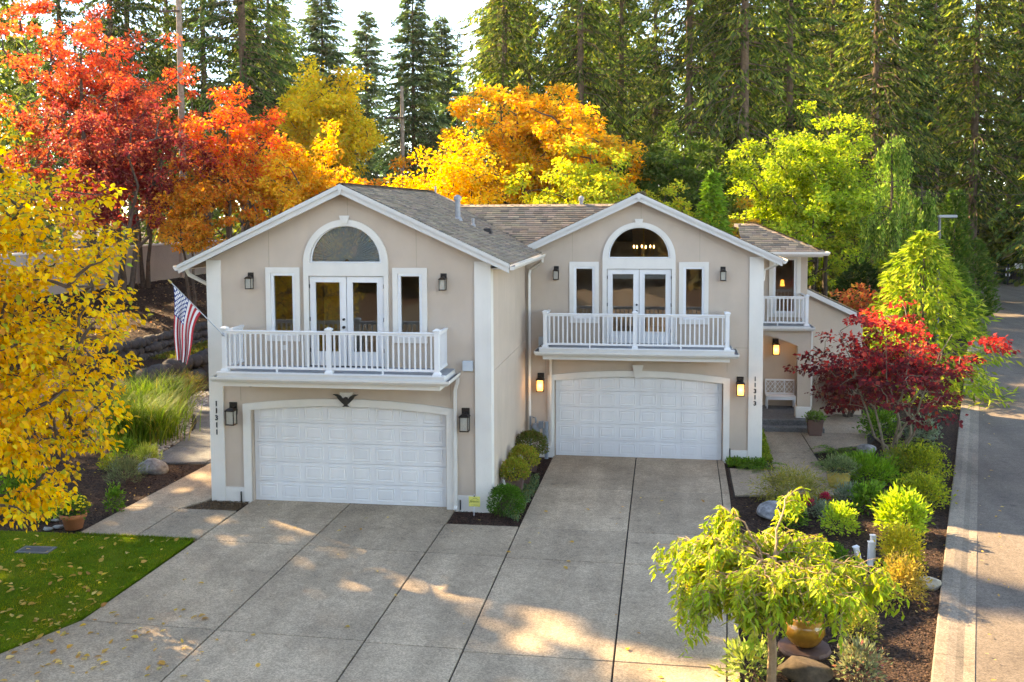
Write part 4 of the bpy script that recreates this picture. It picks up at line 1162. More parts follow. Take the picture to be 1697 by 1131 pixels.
downspout([(-1.62, 0.0, zU1(-1.67, 0) - 0.12), (-1.58, 0.05, zU1(-1.67, 0) - 0.25), (-1.16, 0.2, zU1(-1.67, 0) - 0.5), (-1.14, 0.2, 5.0), (-1.14, 0.2, 0.1)])
downspout([(13.3, 5.95, 5.62), (13.1, 6.2, 5.5), (12.9, 6.3, 5.42), (12.88, 6.3, 5.1)], r=0.03)
# small wall fittings: vent hoods, camera, hose bib
part('vent_hood', MB().bbox(5.32, 5.56, -0.12, -0.002, 3.36, 3.60, 0.01), mat('vent_metal', (0.55, 0.6, 0.64), 0.4, metal=0.2))
part('vent_hood', MB().bbox(6.38, 6.62, 6.0, 6.12, 3.16, 3.42, 0.01), mat('vent_metal_b', (0.5, 0.54, 0.57), 0.4, metal=0.2))
part('camera_dome', MB().box(0.0 - 0.03, 0.03, -0.06, -0.001, 2.86, 2.92), M['black'])
for x, y in ((-0.30, -0.06), (5.23, -0.06), (11.95, 6.06)):
    part('hose_pipe', MB().tube([(x, y, 0.0), (x, y, 0.24)], 0.018, 6), M['black'])
part('outlet', MB().box(0.85, 0.93, -0.02, -0.001, 3.78, 3.9), M['gutter'])
# gas meter in the corner
gm = MB(); gm.lathe([(0.01, -0.15), (0.12, -0.14), (0.13, 0.05), (0.09, 0.14), (0.01, 0.16)], (6.32, 5.75, 0.75), 12); gm.tube([(6.32, 5.75, 0.9), (6.32, 5.75, 1.05), (6.15, 5.85, 1.08), (6.15, 5.85, 0.0)], 0.03, 6); gm.tube([(6.44, 5.75, 0.75), (6.55, 5.75, 0.75), (6.55, 5.75, 0.0)], 0.03, 6)
gm.tube([(6.66, 5.55, -0.1), (6.66, 5.55, 1.0)], 0.06, 8); gm.box(6.42, 6.56, 5.6, 5.72, 0.78, 0.98)
part('gas_meter', gm, M['greypaint'])

# ------------------------------------------------------------------ trees and shrubs
SHADE_TREES = [(-20, 9.0, 25, 2.4), (-24.5, 10.9, 27, 2.6), (-25.5, 9.0, 27, 2.7), (-17.5, 1.6, 20, 2.6), (-27, 4.5, 26, 2.8), (-15, -2.5, 16, 2.4), (-30, 25.0, 36, 1.9), (-33.5, 21.0, 34, 1.9)]
def wobble_path(rg, p0, p1, n, amp):
    p0 = np.array(p0, float); p1 = np.array(p1, float)
    t = np.linspace(0, 1, n)[:, None]
    p = p0 * (1 - t) + p1 * t
    w = rg.normal(0, 1, (n, 3)) * amp * np.sin(t * PI)
    return p + w

def decid(name, seed, H, cz, rad, nclump, per, L, Wd, cols, tr=0.12, stems=1, cr=0.55, shell=0.45, shape='ovate', bark='bark', flat=0.6, hang=0.25, low=-0.75, mat_='leaf', cols_top=None, spread=0.35, lean=(0, 0), fork=0.35, clvar=0.25, noise=0.35):
    """broad-leaved tree: stems, limbs to every leaf clump, clumps of separate leaves. Returns (wood mesh, crown mesh)"""
    rg = np.random.RandomState(seed)
    rx, ry, rz = rad
    if L > 0.17: L *= 0.82; Wd *= 0.82; per = int(per * 1.3)
    # clump centres through the crown volume, denser towards an uneven outside
    c = rg.normal(0, 1, (nclump * 3, 3)); c = unit(c)
    ph = rg.uniform(0, 6.28, 6)
    lump = 1 + noise * (0.5 * np.sin(3 * np.arctan2(c[:, 1], c[:, 0]) + ph[0] + 2 * c[:, 2]) + 0.5 * np.sin(5 * c[:, 2] + ph[1] + 2 * c[:, 0]) + 0.4 * np.sin(7 * c[:, 0] + 4 * c[:, 1] + ph[2]))
    r = rg.uniform(0, 1, len(c)) ** shell
    c = c * np.minimum(r * lump, 1.12)[:, None]
    c = c[c[:, 2] > low][:nclump]
    cen = c * np.array([rx, ry, rz]) + np.array([lean[0], lean[1], cz])
    w = MB()
    fz = fork * cz
    tops = []
    for s in range(stems):
        a = 2 * PI * s / max(1, stems) + rg.uniform(0, 1)
        b0 = (0.05 * tr * 20 * math.cos(a) * (stems > 1), 0.05 * tr * 20 * math.sin(a) * (stems > 1), -0.15)
        top = (lean[0] + spread * rx * math.cos(a) * (stems > 1), lean[1] + spread * ry * math.sin(a) * (stems > 1), cz + rz * 0.55)
        p = wobble_path(rg, b0, top, 8, 0.05 * rx)
        rr = np.linspace(tr, tr * 0.18, 8); rr[0] *= 1.35
        w.tube([tuple(q) for q in p], list(rr), 7)
        tops.append(p)
    allp = np.concatenate(tops)
    wood = np.concatenate([p[3:] for p in tops])
    # limbs
    order = np.argsort(rg.uniform(0, 1, len(cen)))
    limbs = [p for p in wood]
    for i in order:
        L_ = np.array(limbs)
        tgt = cen[i]
        d = np.linalg.norm(L_ - tgt, axis=1) + np.maximum(0, L_[:, 2] - tgt[2]) * 1.5
        s = L_[np.argmin(d)]
        if np.linalg.norm(tgt - s) < 0.05: continue
        p = wobble_path(rg, s, tgt, 5, 0.05 * np.linalg.norm(tgt - s))
        p[:, 2] += 0.12 * np.linalg.norm(tgt - s) * np.sin(np.linspace(0, PI, 5))
        dd = np.linalg.norm(tgt - s)
        w.tube([tuple(q) for q in p], list(np.linspace(min(tr * 0.32, 0.02 + 0.025 * dd), 0.007, 5)), 4, cap=False)
        limbs += [p[2], p[4]]
    n = len(cen) * per
    ci = np.repeat(np.arange(len(cen)), per)
    crs = cr * rg.uniform(0.65, 1.3, len(cen))
    off = rg.normal(0, 1, (n, 3)); off = unit(off) * (rg.uniform(0, 1, (n, 1)) ** 0.5)
    P = cen[ci] + off * crs[ci][:, None] * np.array([1, 1, flat])
    out = unit(P - np.array([lean[0], lean[1], cz - 0.3 * rz]))
    D = unit(off * 0.8 + out * 0.5 + rg.normal(0, 0.55, (n, 3)) - np.array([0, 0, hang * 2]))
    U = unit(np.column_stack([rg.normal(0, 0.55, n), rg.normal(0, 0.55, n), np.ones(n) * 0.9]) + out * 0.5)
    pal = palette(rg, n, cols)
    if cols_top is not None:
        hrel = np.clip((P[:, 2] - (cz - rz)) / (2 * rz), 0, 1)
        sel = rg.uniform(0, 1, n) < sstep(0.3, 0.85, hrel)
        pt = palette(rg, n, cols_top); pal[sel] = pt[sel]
    cl = rg.uniform(1 - clvar, 1 + clvar, len(cen))
    pal = np.clip(pal * cl[ci][:, None], 0.004, 0.95)
    Ls = L * rg.uniform(0.55, 1.35, n)
    V, F, C = leaf_arrays(P, D, U, Ls, Ls * (Wd / L) * rg.uniform(0.75, 1.2, n), pal, shape, fold=0.22)
    return w.mesh(name + '_wood', M[bark]), np_mesh(name + '_crown', V, F, M[mat_], C)

def plant_tree(name, meshes, x, y, label, cat='tree', rz=0.0, scale=1.0, group=None, z=None):
    t = thing(name, label, cat, (x, y, gz(x, y) - 0.05 if z is None else z), rz, group, scale)
    link('trunk', meshes[0], t); link('crown', meshes[1], t)
    return t

def conifer(name, seed, H, z0, Rm, cols, dens=1.0, droop=0.35, spray=0.42, bark='firbark', tr=0.33, power=0.75, whorl=0.42):
    """fir or hemlock: bare lower trunk, drooping whorls, every branch carrying many small sprays"""
    rg = np.random.RandomState(seed)
    w = MB()
    sway = rg.normal(0, 0.12, 2)
    zz = np.linspace(-0.3, H, 12)
    w.tube([(sway[0] * math.sin(z / H * 5), sway[1] * math.sin(z / H * 4), z) for z in zz], [tr * (1.15 if i == 0 else 1) * (1 - z / H) ** 0.8 + 0.03 for i, z in enumerate(np.clip(zz, 0, H))], 9)
    for k in range(14):                                      # dead snags on the bare trunk
        za = rg.uniform(0.35, 1.15) * z0; an = rg.uniform(0, 6.28); l = rg.uniform(0.5, 1.8)
        w.tube([(0, 0, za), (math.cos(an) * l * 0.5, math.sin(an) * l * 0.5, za + 0.05 * l), (math.cos(an) * l, math.sin(an) * l, za - 0.2 * l)], [0.035, 0.022, 0.008], 3, cap=False)
    Ps, Ds, Us, Ls, Ts = [], [], [], [], []
    z = z0
    while z < H - 0.3:
        rel = (z - z0) / (H - z0)
        nb = rg.randint(3, 6)
        for b in range(nb):
            a = rg.uniform(0, 2 * PI)
            ln = Rm * (1 - rel) ** power * rg.uniform(0.6, 1.15) * min(1, 0.55 + rel * 5) + 0.35
            up = math.tan(R(-8 + 38 * rel + rg.uniform(-8, 8)))
            zb = z + rg.uniform(-0.2, 0.2)
            m = max(5, int(ln * 6.5 * dens))
            s = np.sort(rg.uniform(0.12, 1.0, m)); rr = s * ln
            cx, sy = math.cos(a), math.sin(a)
            bz = zb + rr * up - droop * (rr ** 2) / ln
            lat = rg.normal(0, 1, m) * 0.20 * ln * (1.05 - s) * 1.0
            P = np.column_stack([cx * rr - sy * lat, sy * rr + cx * lat, bz - np.abs(lat) * 0.25 + rg.normal(0, 0.06, m)])
            out = np.array([cx, sy, up - droop * 1.2])
            sgn = np.sign(lat + 1e-6)[:, None]
            D = out[None] * rg.uniform(0.5, 1.0, (m, 1)) + np.array([-sy, cx, 0])[None] * sgn * rg.uniform(0.2, 1.0, (m, 1)) + np.array([0, 0, -1])[None] * rg.uniform(0.1, 0.9, (m, 1)) * (0.6 + droop)
            U = np.column_stack([rg.normal(0, 0.5, m), rg.normal(0, 0.5, m), np.ones(m)])
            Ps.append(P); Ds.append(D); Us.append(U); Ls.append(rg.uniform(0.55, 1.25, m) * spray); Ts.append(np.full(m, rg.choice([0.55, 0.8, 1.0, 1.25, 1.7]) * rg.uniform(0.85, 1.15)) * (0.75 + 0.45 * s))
            if rel < 0.9:
                pts = [(cx * q * ln, sy * q * ln, zb + q * ln * up - droop * (q * ln) ** 2 / ln) for q in (0, 0.45, 0.9)]
                w.tube(pts, [0.05 * (1 - rel) + 0.015, 0.03 * (1 - rel) + 0.01, 0.006], 3, cap=False)
        z += whorl * rg.uniform(0.6, 1.4) * (0.75 + 0.4 * (1 - rel))
    P = np.concatenate(Ps); D = np.concatenate(Ds); U = np.concatenate(Us); L = np.concatenate(Ls)
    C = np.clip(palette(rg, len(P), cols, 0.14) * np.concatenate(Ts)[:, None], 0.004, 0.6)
    V, F, CC = leaf_arrays(P, D, U, L, L * rg.uniform(0.26, 0.42, len(L)), C, 'diamond', fold=-0.1)
    return w.mesh(name + '_wood', M[bark]), np_mesh(name + '_crown', V, F, M['leafmatte'], CC)

FIR = [(0.045, 0.085, 0.025, 4), (0.07, 0.115, 0.03, 3), (0.12, 0.165, 0.035, 1.5), (0.026, 0.052, 0.018, 3), (0.28, 0.28, 0.045, 0.5)]  # last, yellow tone: sunlit highlights put into the needle colour
FIRW = [(0.075, 0.11, 0.025, 3), (0.13, 0.165, 0.035, 2.5), (0.04, 0.068, 0.018, 3), (0.32, 0.29, 0.045, 1.2)]  # yellower set: sunlit and backlit glints put into the needle colour
FIRHAZE = [(0.12, 0.17, 0.08, 3), (0.15, 0.20, 0.09, 3), (0.08, 0.12, 0.06, 2), (0.20, 0.23, 0.08, 1)]  # paler bluish greens: distance haze put into the needle colour
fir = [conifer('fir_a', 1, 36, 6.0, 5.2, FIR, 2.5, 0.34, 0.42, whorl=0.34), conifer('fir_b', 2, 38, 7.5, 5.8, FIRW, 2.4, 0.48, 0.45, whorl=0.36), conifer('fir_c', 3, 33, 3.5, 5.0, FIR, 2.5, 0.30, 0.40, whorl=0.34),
       conifer('fir_d', 4, 30, 3.0, 6.4, FIRHAZE, 2.8, 0.34, 0.52, power=0.7, whorl=0.20), conifer('fir_e', 5, 40, 10.0, 6.0, FIRW, 2.0, 0.52, 0.46, whorl=0.42)]
CG = 'tall conifers rising behind the house'
def fir_at(i, px, y, label, s=1.0, rz=0.0):
    # px is the compass bearing of the tree as metres right of the camera axis per metre of depth
    x = 9.97 + px * (y + 23.16)
    return plant_tree('conifer_tree', fir[i], x, y, label, 'tree', rz, s, CG)
# bearings measured from the photograph (lateral metres per metre of northing)
BEAR = lambda u: math.tan(math.atan((u - 848.5) / 1657.06) - YAW)
firs = [
    (1, -40, 47, 1.0, 'dark conifer with sparse hanging boughs at the far left edge'),
    (0, 196, 52, 1.0, 'straight conifer behind the tall red maple, its trunk left of the utility pole'),
    (4, 222, 57, 1.0, 'thin conifer trunk close beside another behind the red maple'),
    (2, 286, 62, 1.05, 'conifer standing directly behind the tall wooden utility pole'),
    (1, 345, 58, 0.95, 'conifer right of the utility pole above the orange maple'),
    (0, 408, 46, 1.08, 'large dark conifer with heavy drooping boughs above the orange trees'),
    (3, 540, 80, 0.98, 'pointed conifer standing free against the sky left of the gap'),
    (3, 470, 96, 1.0, 'hazy distant conifer with its tip showing beside the large dark one'),
    (1, 452, 74, 0.95, 'olive conifer just right of the large dark one, above the yellow-green tree'),
    (3, 612, 104, 1.0, 'faint distant conifer at the left side of the sky gap'),
    (3, 735, 78, 0.84, 'grey-green conifer overlapping the pointed one from the right'),
    (0, 110, 60, 1.0, 'conifer behind the scarlet maple, its boughs showing through the crown'),
    (3, 688, 66, 0.86, 'pointed conifer right of the sky gap behind the short utility pole'),
    (2, 762, 84, 0.78, 'slim distant conifer tip between the pointed conifer and the broad olive one'),
    (1, 838, 52, 0.95, 'broad olive conifer left of the big orange maple'),
    (0, 880, 58, 1.0, 'conifer directly behind the left side of the big orange maple'),
    (4, 962, 50, 1.0, 'conifer with a bare brown trunk rising from the big orange maple'),
    (2, 1030, 60, 1.05, 'dense conifer just right of the big orange maple'),
    (1, 1085, 72, 1.0, 'shaded conifer above the peak of the right-hand gable'),
    (4, 1140, 48, 1.0, 'tall conifer with a straight bare trunk over the right-hand gable'),
    (2, 1180, 66, 1.0, 'conifer in the second row between two bare trunks'),
    (4, 1230, 46, 1.08, 'conifer with a thick sunlit reddish trunk above the young cedar'),
    (0, 1306, 54, 1.0, 'conifer with a dark trunk behind the lime-green tree'),
    (1, 1375, 70, 1.0, 'backlit conifer behind the right half of the lime-green tree'),
    (4, 1448, 56, 0.98, 'left of two close conifer trunks above the weeping cedar'),
    (0, 1478, 60, 1.0, 'right of two close conifer trunks above the weeping cedar'),
    (2, 1545, 74, 1.0, 'conifer behind the street lamp'),
    (1, 1612, 62, 1.05, 'wide shadowy conifer left of the gate'),
    (4, 1682, 84, 1.12, 'conifer with a dark trunk standing beside the gate sign'),
    (2, 1740, 58, 1.0, 'conifer hanging into the picture at the right edge'),
]
rg_ = random.Random(5)
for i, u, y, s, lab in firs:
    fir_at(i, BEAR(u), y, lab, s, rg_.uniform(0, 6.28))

# far wood behind: a belt of simpler conifers that reads as one mass
rgf = np.random.RandomState(9)
PP, DD, UU, LL = [], [], [], []
TR = MB()
spots = []
for k in range(84):
    u = rgf.uniform(800, 1850) if k < 70 else rgf.uniform(-120, 460)
    y = rgf.uniform(78, 120)
    spots.append((9.97 + BEAR(u) * (y + 23.16), y, rgf.uniform(24, 38)))
for x, y, H in spots:
    m = 1600
    rel = rgf.uniform(0, 1, m) ** 0.9; z = 1.0 + rel * (H - 1.0)
    rr = (1 - rel) ** 0.75 * 4.6 * np.sqrt(rgf.uniform(0.05, 1, m)); a = rgf.uniform(0, 6.28, m)
    P = np.column_stack([x + rr * np.cos(a), y + rr * np.sin(a), z - rr * 0.35])
    D = np.column_stack([np.cos(a), np.sin(a), -rgf.uniform(0.2, 1.0, m)]) + rgf.normal(0, 0.35, (m, 3))
    PP.append(P); DD.append(D); UU.append(rgf.normal(0, 0.5, (m, 3)) + np.array([0, 0, 1])); LL.append(rgf.uniform(0.7, 1.4, m))
    TR.tube([(x, y, -0.3), (x, y, H)], [0.3, 0.04], 5)
P = np.concatenate(PP); L = np.concatenate(LL)
V, F, C = leaf_arrays(P, np.concatenate(DD), np.concatenate(UU), L, L * 0.45, palette(rgf, len(P), FIRW + [(0.30, 0.30, 0.045, 4)], 0.2))  # added yellow tone paints sunlit foliage into the far mass
fw = tag(link('far_wood', np_mesh('far_wood', V, F, M['leafmatte'], C)), 'distant mass of conifers closing the view behind the tall trees', 'wood', kind='stuff')
link('trunks', TR.mesh('trunks', M['firbark']), fw)
# wood across the drive, behind the viewer: it is what the windows mirror
rgf = np.random.RandomState(19)
PP, DD, UU, LL = [], [], [], []
for k in range(40):
    x = -44 + 100 * (k + rgf.uniform(0, 1)) / 40; y = rgf.uniform(-72, -52); H = rgf.uniform(9, 13); m = 1500
    a = rgf.uniform(0, 6.28, m); rel = rgf.uniform(0, 1, m); rr = 4.5 * np.sqrt(rgf.uniform(0.05, 1, m)) * np.sin(np.clip(rel, 0.05, 0.97) * PI) ** 0.5
    PP.append(np.column_stack([x + rr * np.cos(a), y + rr * np.sin(a), 0.5 + rel * H])); DD.append(rgf.normal(0, 1, (m, 3))); UU.append(rgf.normal(0, 1, (m, 3))); LL.append(rgf.uniform(0.8, 1.6, m))
P = np.concatenate(PP); L = np.concatenate(LL)
V, F, C = leaf_arrays(P, np.concatenate(DD), np.concatenate(UU), L, L * 0.6, palette(rgf, len(P), [(0.10, 0.075, 0.025, 3), (0.15, 0.10, 0.025, 2), (0.06, 0.06, 0.022, 3)], 0.2))
tag(link('wood_across_the_drive', np_mesh('wood_across_the_drive', V, F, M['leaf'], C)), 'autumn wood mirrored in the house windows', 'wood', kind='stuff')

# tall trees left of the lawn, outside the picture: their broken shade lies over lawn and drive
rgf = np.random.RandomState(23)
PP, DD, UU, LL = [], [], [], []
TR = MB()
for x, y, H, rad in SHADE_TREES:
    m = int(420 * rad)
    rel = rgf.uniform(0, 1, m) ** 0.9; z = H * 0.28 + rel * H * 0.72
    a = rgf.uniform(0, 6.28, m); rr = (1 - rel) ** 0.6 * rad * np.sqrt(rgf.uniform(0.05, 1, m)) * (1 + 0.3 * np.sin(a * 3 + rel * 14))
    PP.append(np.column_stack([x + rr * np.cos(a), y + rr * np.sin(a), z - rr * 0.3])); DD.append(np.column_stack([np.cos(a), np.sin(a), -rgf.uniform(0.1, 0.8, m)]) + rgf.normal(0, 0.4, (m, 3))); UU.append(rgf.normal(0, 0.6, (m, 3)) + np.array([0, 0, 1])); LL.append(rgf.uniform(0.6, 1.3, m))
    TR.tube([(x, y, -0.3), (x, y, H)], [0.34, 0.05], 6)
P = np.concatenate(PP); L = np.concatenate(LL)
V, F, C = leaf_arrays(P, np.concatenate(DD), np.concatenate(UU), L, L * 0.5, palette(rgf, len(P), FIR, 0.15))
lw_ = tag(link('wood_beside_the_lawn', np_mesh('wood_beside_the_lawn', V, F, M['leafmatte'], C)), 'wood beyond the lawn that shades the drive', 'wood', kind='stuff')
link('trunks', TR.mesh('trunks', M['firbark']), lw_)

# ---- broad-leaved trees
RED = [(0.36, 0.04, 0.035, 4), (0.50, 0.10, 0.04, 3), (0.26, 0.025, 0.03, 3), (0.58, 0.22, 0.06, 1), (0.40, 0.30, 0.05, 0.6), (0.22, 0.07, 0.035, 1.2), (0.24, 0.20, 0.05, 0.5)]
REDTOP = [(0.72, 0.10, 0.04, 4), (0.78, 0.18, 0.06, 3), (0.62, 0.06, 0.05, 2)]  # upper leaves: redder foliage, with sunlight on the crown put into the colour
CRIM = [(0.24, 0.03, 0.04, 4), (0.34, 0.05, 0.05, 3), (0.16, 0.02, 0.028, 2), (0.58, 0.18, 0.07, 1.6)]
ORED = [(0.70, 0.24, 0.03, 4), (0.78, 0.36, 0.03, 3), (0.55, 0.10, 0.03, 1.5), (0.75, 0.48, 0.05, 1.5), (0.38, 0.17, 0.05, 1.2), (0.34, 0.32, 0.06, 0.6)]
ORNG = [(0.74, 0.30, 0.03, 4), (0.76, 0.42, 0.04, 3), (0.66, 0.20, 0.03, 2), (0.55, 0.45, 0.05, 1), (0.42, 0.22, 0.05, 1.2)]
GOLD = [(0.82, 0.48, 0.02, 4), (0.80, 0.36, 0.02, 3), (0.78, 0.56, 0.04, 2), (0.55, 0.42, 0.03, 1), (0.46, 0.27, 0.05, 1.2), (0.40, 0.40, 0.06, 0.8)]
YGRN = [(0.46, 0.52, 0.05, 4), (0.64, 0.58, 0.06, 2.5), (0.28, 0.40, 0.04, 3), (0.66, 0.40, 0.03, 0.8)]
LIME = [(0.37, 0.48, 0.045, 4), (0.26, 0.40, 0.035, 3), (0.52, 0.54, 0.06, 2), (0.13, 0.23, 0.025, 2.5)]
DKGR = [(0.06, 0.11, 0.02, 4), (0.09, 0.15, 0.025, 3), (0.14, 0.20, 0.03, 1)]
YEL = [(0.85, 0.50, 0.012, 5), (0.86, 0.60, 0.025, 3), (0.74, 0.36, 0.015, 2.2), (0.54, 0.52, 0.04, 1.3), (0.32, 0.44, 0.04, 0.8), (0.42, 0.19, 0.04, 1.0)]

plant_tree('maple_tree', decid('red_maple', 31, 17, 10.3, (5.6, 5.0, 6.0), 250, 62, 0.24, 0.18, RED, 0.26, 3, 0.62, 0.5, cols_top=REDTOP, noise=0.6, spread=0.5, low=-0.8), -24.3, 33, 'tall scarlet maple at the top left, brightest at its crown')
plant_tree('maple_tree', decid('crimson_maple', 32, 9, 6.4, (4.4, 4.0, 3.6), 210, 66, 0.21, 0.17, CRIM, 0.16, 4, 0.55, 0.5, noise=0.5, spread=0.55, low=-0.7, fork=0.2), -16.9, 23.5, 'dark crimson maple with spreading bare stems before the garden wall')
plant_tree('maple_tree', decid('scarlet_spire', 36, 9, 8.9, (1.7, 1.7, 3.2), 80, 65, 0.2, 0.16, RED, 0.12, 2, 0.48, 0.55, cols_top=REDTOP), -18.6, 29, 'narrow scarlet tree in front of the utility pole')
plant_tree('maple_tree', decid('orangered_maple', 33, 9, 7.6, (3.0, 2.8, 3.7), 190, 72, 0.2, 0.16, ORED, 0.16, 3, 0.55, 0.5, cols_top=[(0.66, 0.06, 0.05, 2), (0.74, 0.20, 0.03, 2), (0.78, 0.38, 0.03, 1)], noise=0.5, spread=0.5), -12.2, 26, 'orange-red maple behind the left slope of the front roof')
plant_tree('maple_tree', decid('orange_maple', 34, 9, 8.0, (3.3, 3.0, 3.6), 230, 75, 0.2, 0.16, [(0.80, 0.46, 0.03, 4), (0.82, 0.56, 0.05, 3), (0.72, 0.30, 0.03, 2), (0.60, 0.52, 0.06, 1)], 0.15, 2, 0.52, 0.5, noise=0.5), -8.9, 28, 'yellow-orange maple just left of the front roof peak')
plant_tree('maple_tree', decid('tall_yellow', 35, 12, 10.9, (3.6, 3.4, 4.3), 250, 85, 0.26, 0.21, [(0.76, 0.56, 0.03, 4), (0.62, 0.54, 0.05, 3), (0.78, 0.42, 0.03, 1.5)], 0.2, 2, 0.8, 0.5, noise=0.5), -12.6, 43, 'tall yellow-green tree between the dark conifer and the pointed one')
oo = decid('low_orange', 37, 7, 6.6, (2.6, 2.4, 3.4), 70, 120, 0.22, 0.17, ORNG, 0.13, 2, 0.7, 0.5)
plant_tree('maple_tree', oo, -6.2, 35, 'low orange maple at the foot of the short utility pole')
plant_tree('maple_tree', oo, -13.6, 24.5, 'small orange tree filling the gap beside the left eave', rz=2.0, scale=0.72)
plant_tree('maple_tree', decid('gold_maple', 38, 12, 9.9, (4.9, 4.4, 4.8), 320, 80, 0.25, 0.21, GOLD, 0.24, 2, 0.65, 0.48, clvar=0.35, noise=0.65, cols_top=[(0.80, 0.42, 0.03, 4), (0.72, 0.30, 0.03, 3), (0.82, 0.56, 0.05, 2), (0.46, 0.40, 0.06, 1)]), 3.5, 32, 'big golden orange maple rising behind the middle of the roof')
plant_tree('maple_tree', decid('yellow_low', 39, 8, 7.0, (3.4, 3.0, 3.6), 190, 75, 0.2, 0.16, [(0.80, 0.54, 0.03, 4), (0.72, 0.58, 0.05, 3), (0.76, 0.38, 0.03, 1.5)], 0.15, 2, 0.75, 0.5), -0.9, 28, 'golden yellow bushy tree behind the middle ridge left of the big maple')
yg = decid('yellowgreen', 40, 8, 7.0, (3.5, 3.0, 3.8), 210, 75, 0.19, 0.15, YGRN, 0.15, 2, 0.55, 0.5)
plant_tree('maple_tree', yg, 6.3, 26, 'yellow-green tree behind the roof vent, left of the right-hand gable peak')
plant_tree('maple_tree', yg, 10.1, 26.5, 'low yellow-green tree showing over the right slope of the right-hand gable', rz=2.2, scale=0.8)
plant_tree('broadleaf_tree', decid('darkgreen', 41, 9, 8.2, (2.9, 2.8, 3.9), 190, 75, 0.22, 0.17, DKGR, 0.16, 2, 0.58, 0.5), 10.8, 31, 'dark green leafy tree right of the gable peak', rz=1.0)
plant_tree('broadleaf_tree', decid('lime_tree', 42, 12, 7.4, (4.4, 4.0, 5.0), 400, 85, 0.2, 0.16, LIME, 0.2, 3, 0.6, 0.48, low=-0.85), 17.9, 33, 'broad lime-green tree behind the entrance wing')
plant_tree('broadleaf_tree', decid('orange_bush', 43, 5, 4.8, (1.3, 1.3, 2.6), 35, 100, 0.18, 0.14, [(0.55, 0.28, 0.04, 3), (0.42, 0.36, 0.04, 2)], 0.1, 2, 0.5, 0.5), 14.0, 29, 'small orange-brown tree between the young cedar and the lime-green tree')
plant_tree('maple_tree', decid('near_yellow', 44, 9, 5.0, (2.65, 2.4, 3.95), 450, 62, 0.112, 0.084, YEL, 0.13, 3, 0.42, 0.42, lean=(1.5, 0.0), spread=0.3, low=-0.80, hang=0.4, clvar=0.12, noise=0.22, fork=0.3), -3.7, -7.2, 'bright yellow tree with large leaves overhanging the lawn at the left edge')
# understory behind the gate and road
us = decid('understory', 45, 6, 3.6, (3.2, 3.0, 3.4), 70, 110, 0.28, 0.22, [(0.16, 0.18, 0.03, 3), (0.25, 0.25, 0.04, 2), (0.08, 0.11, 0.02, 3)], 0.12, 2, 0.8, 0.45)
for k, (u, y, lab) in enumerate(((1640, 88, 'leafy olive tree directly behind the gate'), (1705, 90, 'leafy olive tree behind the gate at the right edge'), (1600, 84, 'leafy olive tree left of the gate behind the hedge'), (1560, 70, 'olive understory tree behind the columnar hedge plant'), (1240, 44, 'small olive tree in the shade behind the young cedar'), (1420, 50, 'shaded small tree between lime-green tree and weeping cedar'), (1130, 42, 'olive understory tree above the right slope of the gable'), (1500, 58, 'small shaded tree behind the weeping cedar'))):
    plant_tree('broadleaf_tree', us, 9.97 + BEAR(u) * (y + 23.16), y, lab, rz=k * 1.3, scale=1.0 + 0.15 * (k % 3), group='small trees in the shade of the conifers')

# ---- garden conifers
def cone_shrub(name, seed, H, Rm, cols, n, L, wid, droop=0.2, lay=0.0, trunk=0.08, z0=0.05, power=0.8, shape='diamond', bulge=0.15, lob=0.17):
    """dense conical or mounded evergreen made of separate sprays on short branches"""
    rg = np.random.RandomState(seed)
    rel = rg.uniform(0, 1, n) ** 1.15
    prof = (1 - rel) ** power * np.minimum(1, rel / bulge + 0.55)
    a = rg.uniform(0, 2 * PI, n)
    lobes = 1 + lob * (np.sin(a * 5 + rel * 22) + 0.7 * np.sin(a * 3 - rel * 9 + 1))
    rr = Rm * prof * lobes * (rg.uniform(0.25, 1, n) ** 0.45)
    z = z0 + rel * (H - z0) - rr * droop
    if lay: z = z + lay * np.sin(rel * 40 + a * 2) * 0.3
    P = np.column_stack([rr * np.cos(a), rr * np.sin(a), np.maximum(z, 0.03)])
    D = np.column_stack([np.cos(a), np.sin(a), 0.35 - droop * 2 + rg.normal(0, 0.3, n)]) + rg.normal(0, 0.45, (n, 3))
    U = np.column_stack([rg.normal(0, 0.6, n), rg.normal(0, 0.6, n), np.ones(n)])
    Ls = L * rg.uniform(0.6, 1.3, n)
    V, F, C = leaf_arrays(P, D, U, Ls, Ls * wid, palette(rg, n, cols, 0.16), shape)
    w = MB().tube([(0, 0, -0.1), (0, 0, H * 0.92)], [trunk, 0.012], 6)
    return w.mesh(name + '_wood', M['bark']), np_mesh(name + '_crown', V, F, M['leafmatte'], C)
plant_tree('young_cedar', cone_shrub('young_cedar', 51, 9.1, 2.0, [(0.18, 0.32, 0.035, 3), (0.28, 0.40, 0.05, 2), (0.10, 0.19, 0.025, 2)], 5200, 0.34, 0.42, 0.3), 12.3, 25, 'young bright green cedar with feathery tip beside the right-hand gable')
plant_tree('young_cedar', cone_shrub('golden_cypress', 52, 6.5, 3.2, [(0.38, 0.42, 0.045, 4), (0.26, 0.34, 0.035, 3), (0.12, 0.19, 0.025, 3), (0.55, 0.50, 0.09, 1)], 7000, 0.34, 0.32, 0.42, power=0.6, lob=0.34), 20.3, 18.6, 'golden green feathery cypress leaning over the curb behind the red maple')
plant_tree('columnar_cedar', cone_shrub('column_cedar', 53, 8.4, 1.15, [(0.05, 0.10, 0.02, 4), (0.08, 0.14, 0.025, 2), (0.14, 0.2, 0.03, 0.6)], 5200, 0.3, 0.4, -0.15, power=0.32), 28.4, 44, 'dark green columnar cedar standing behind the street lamp')
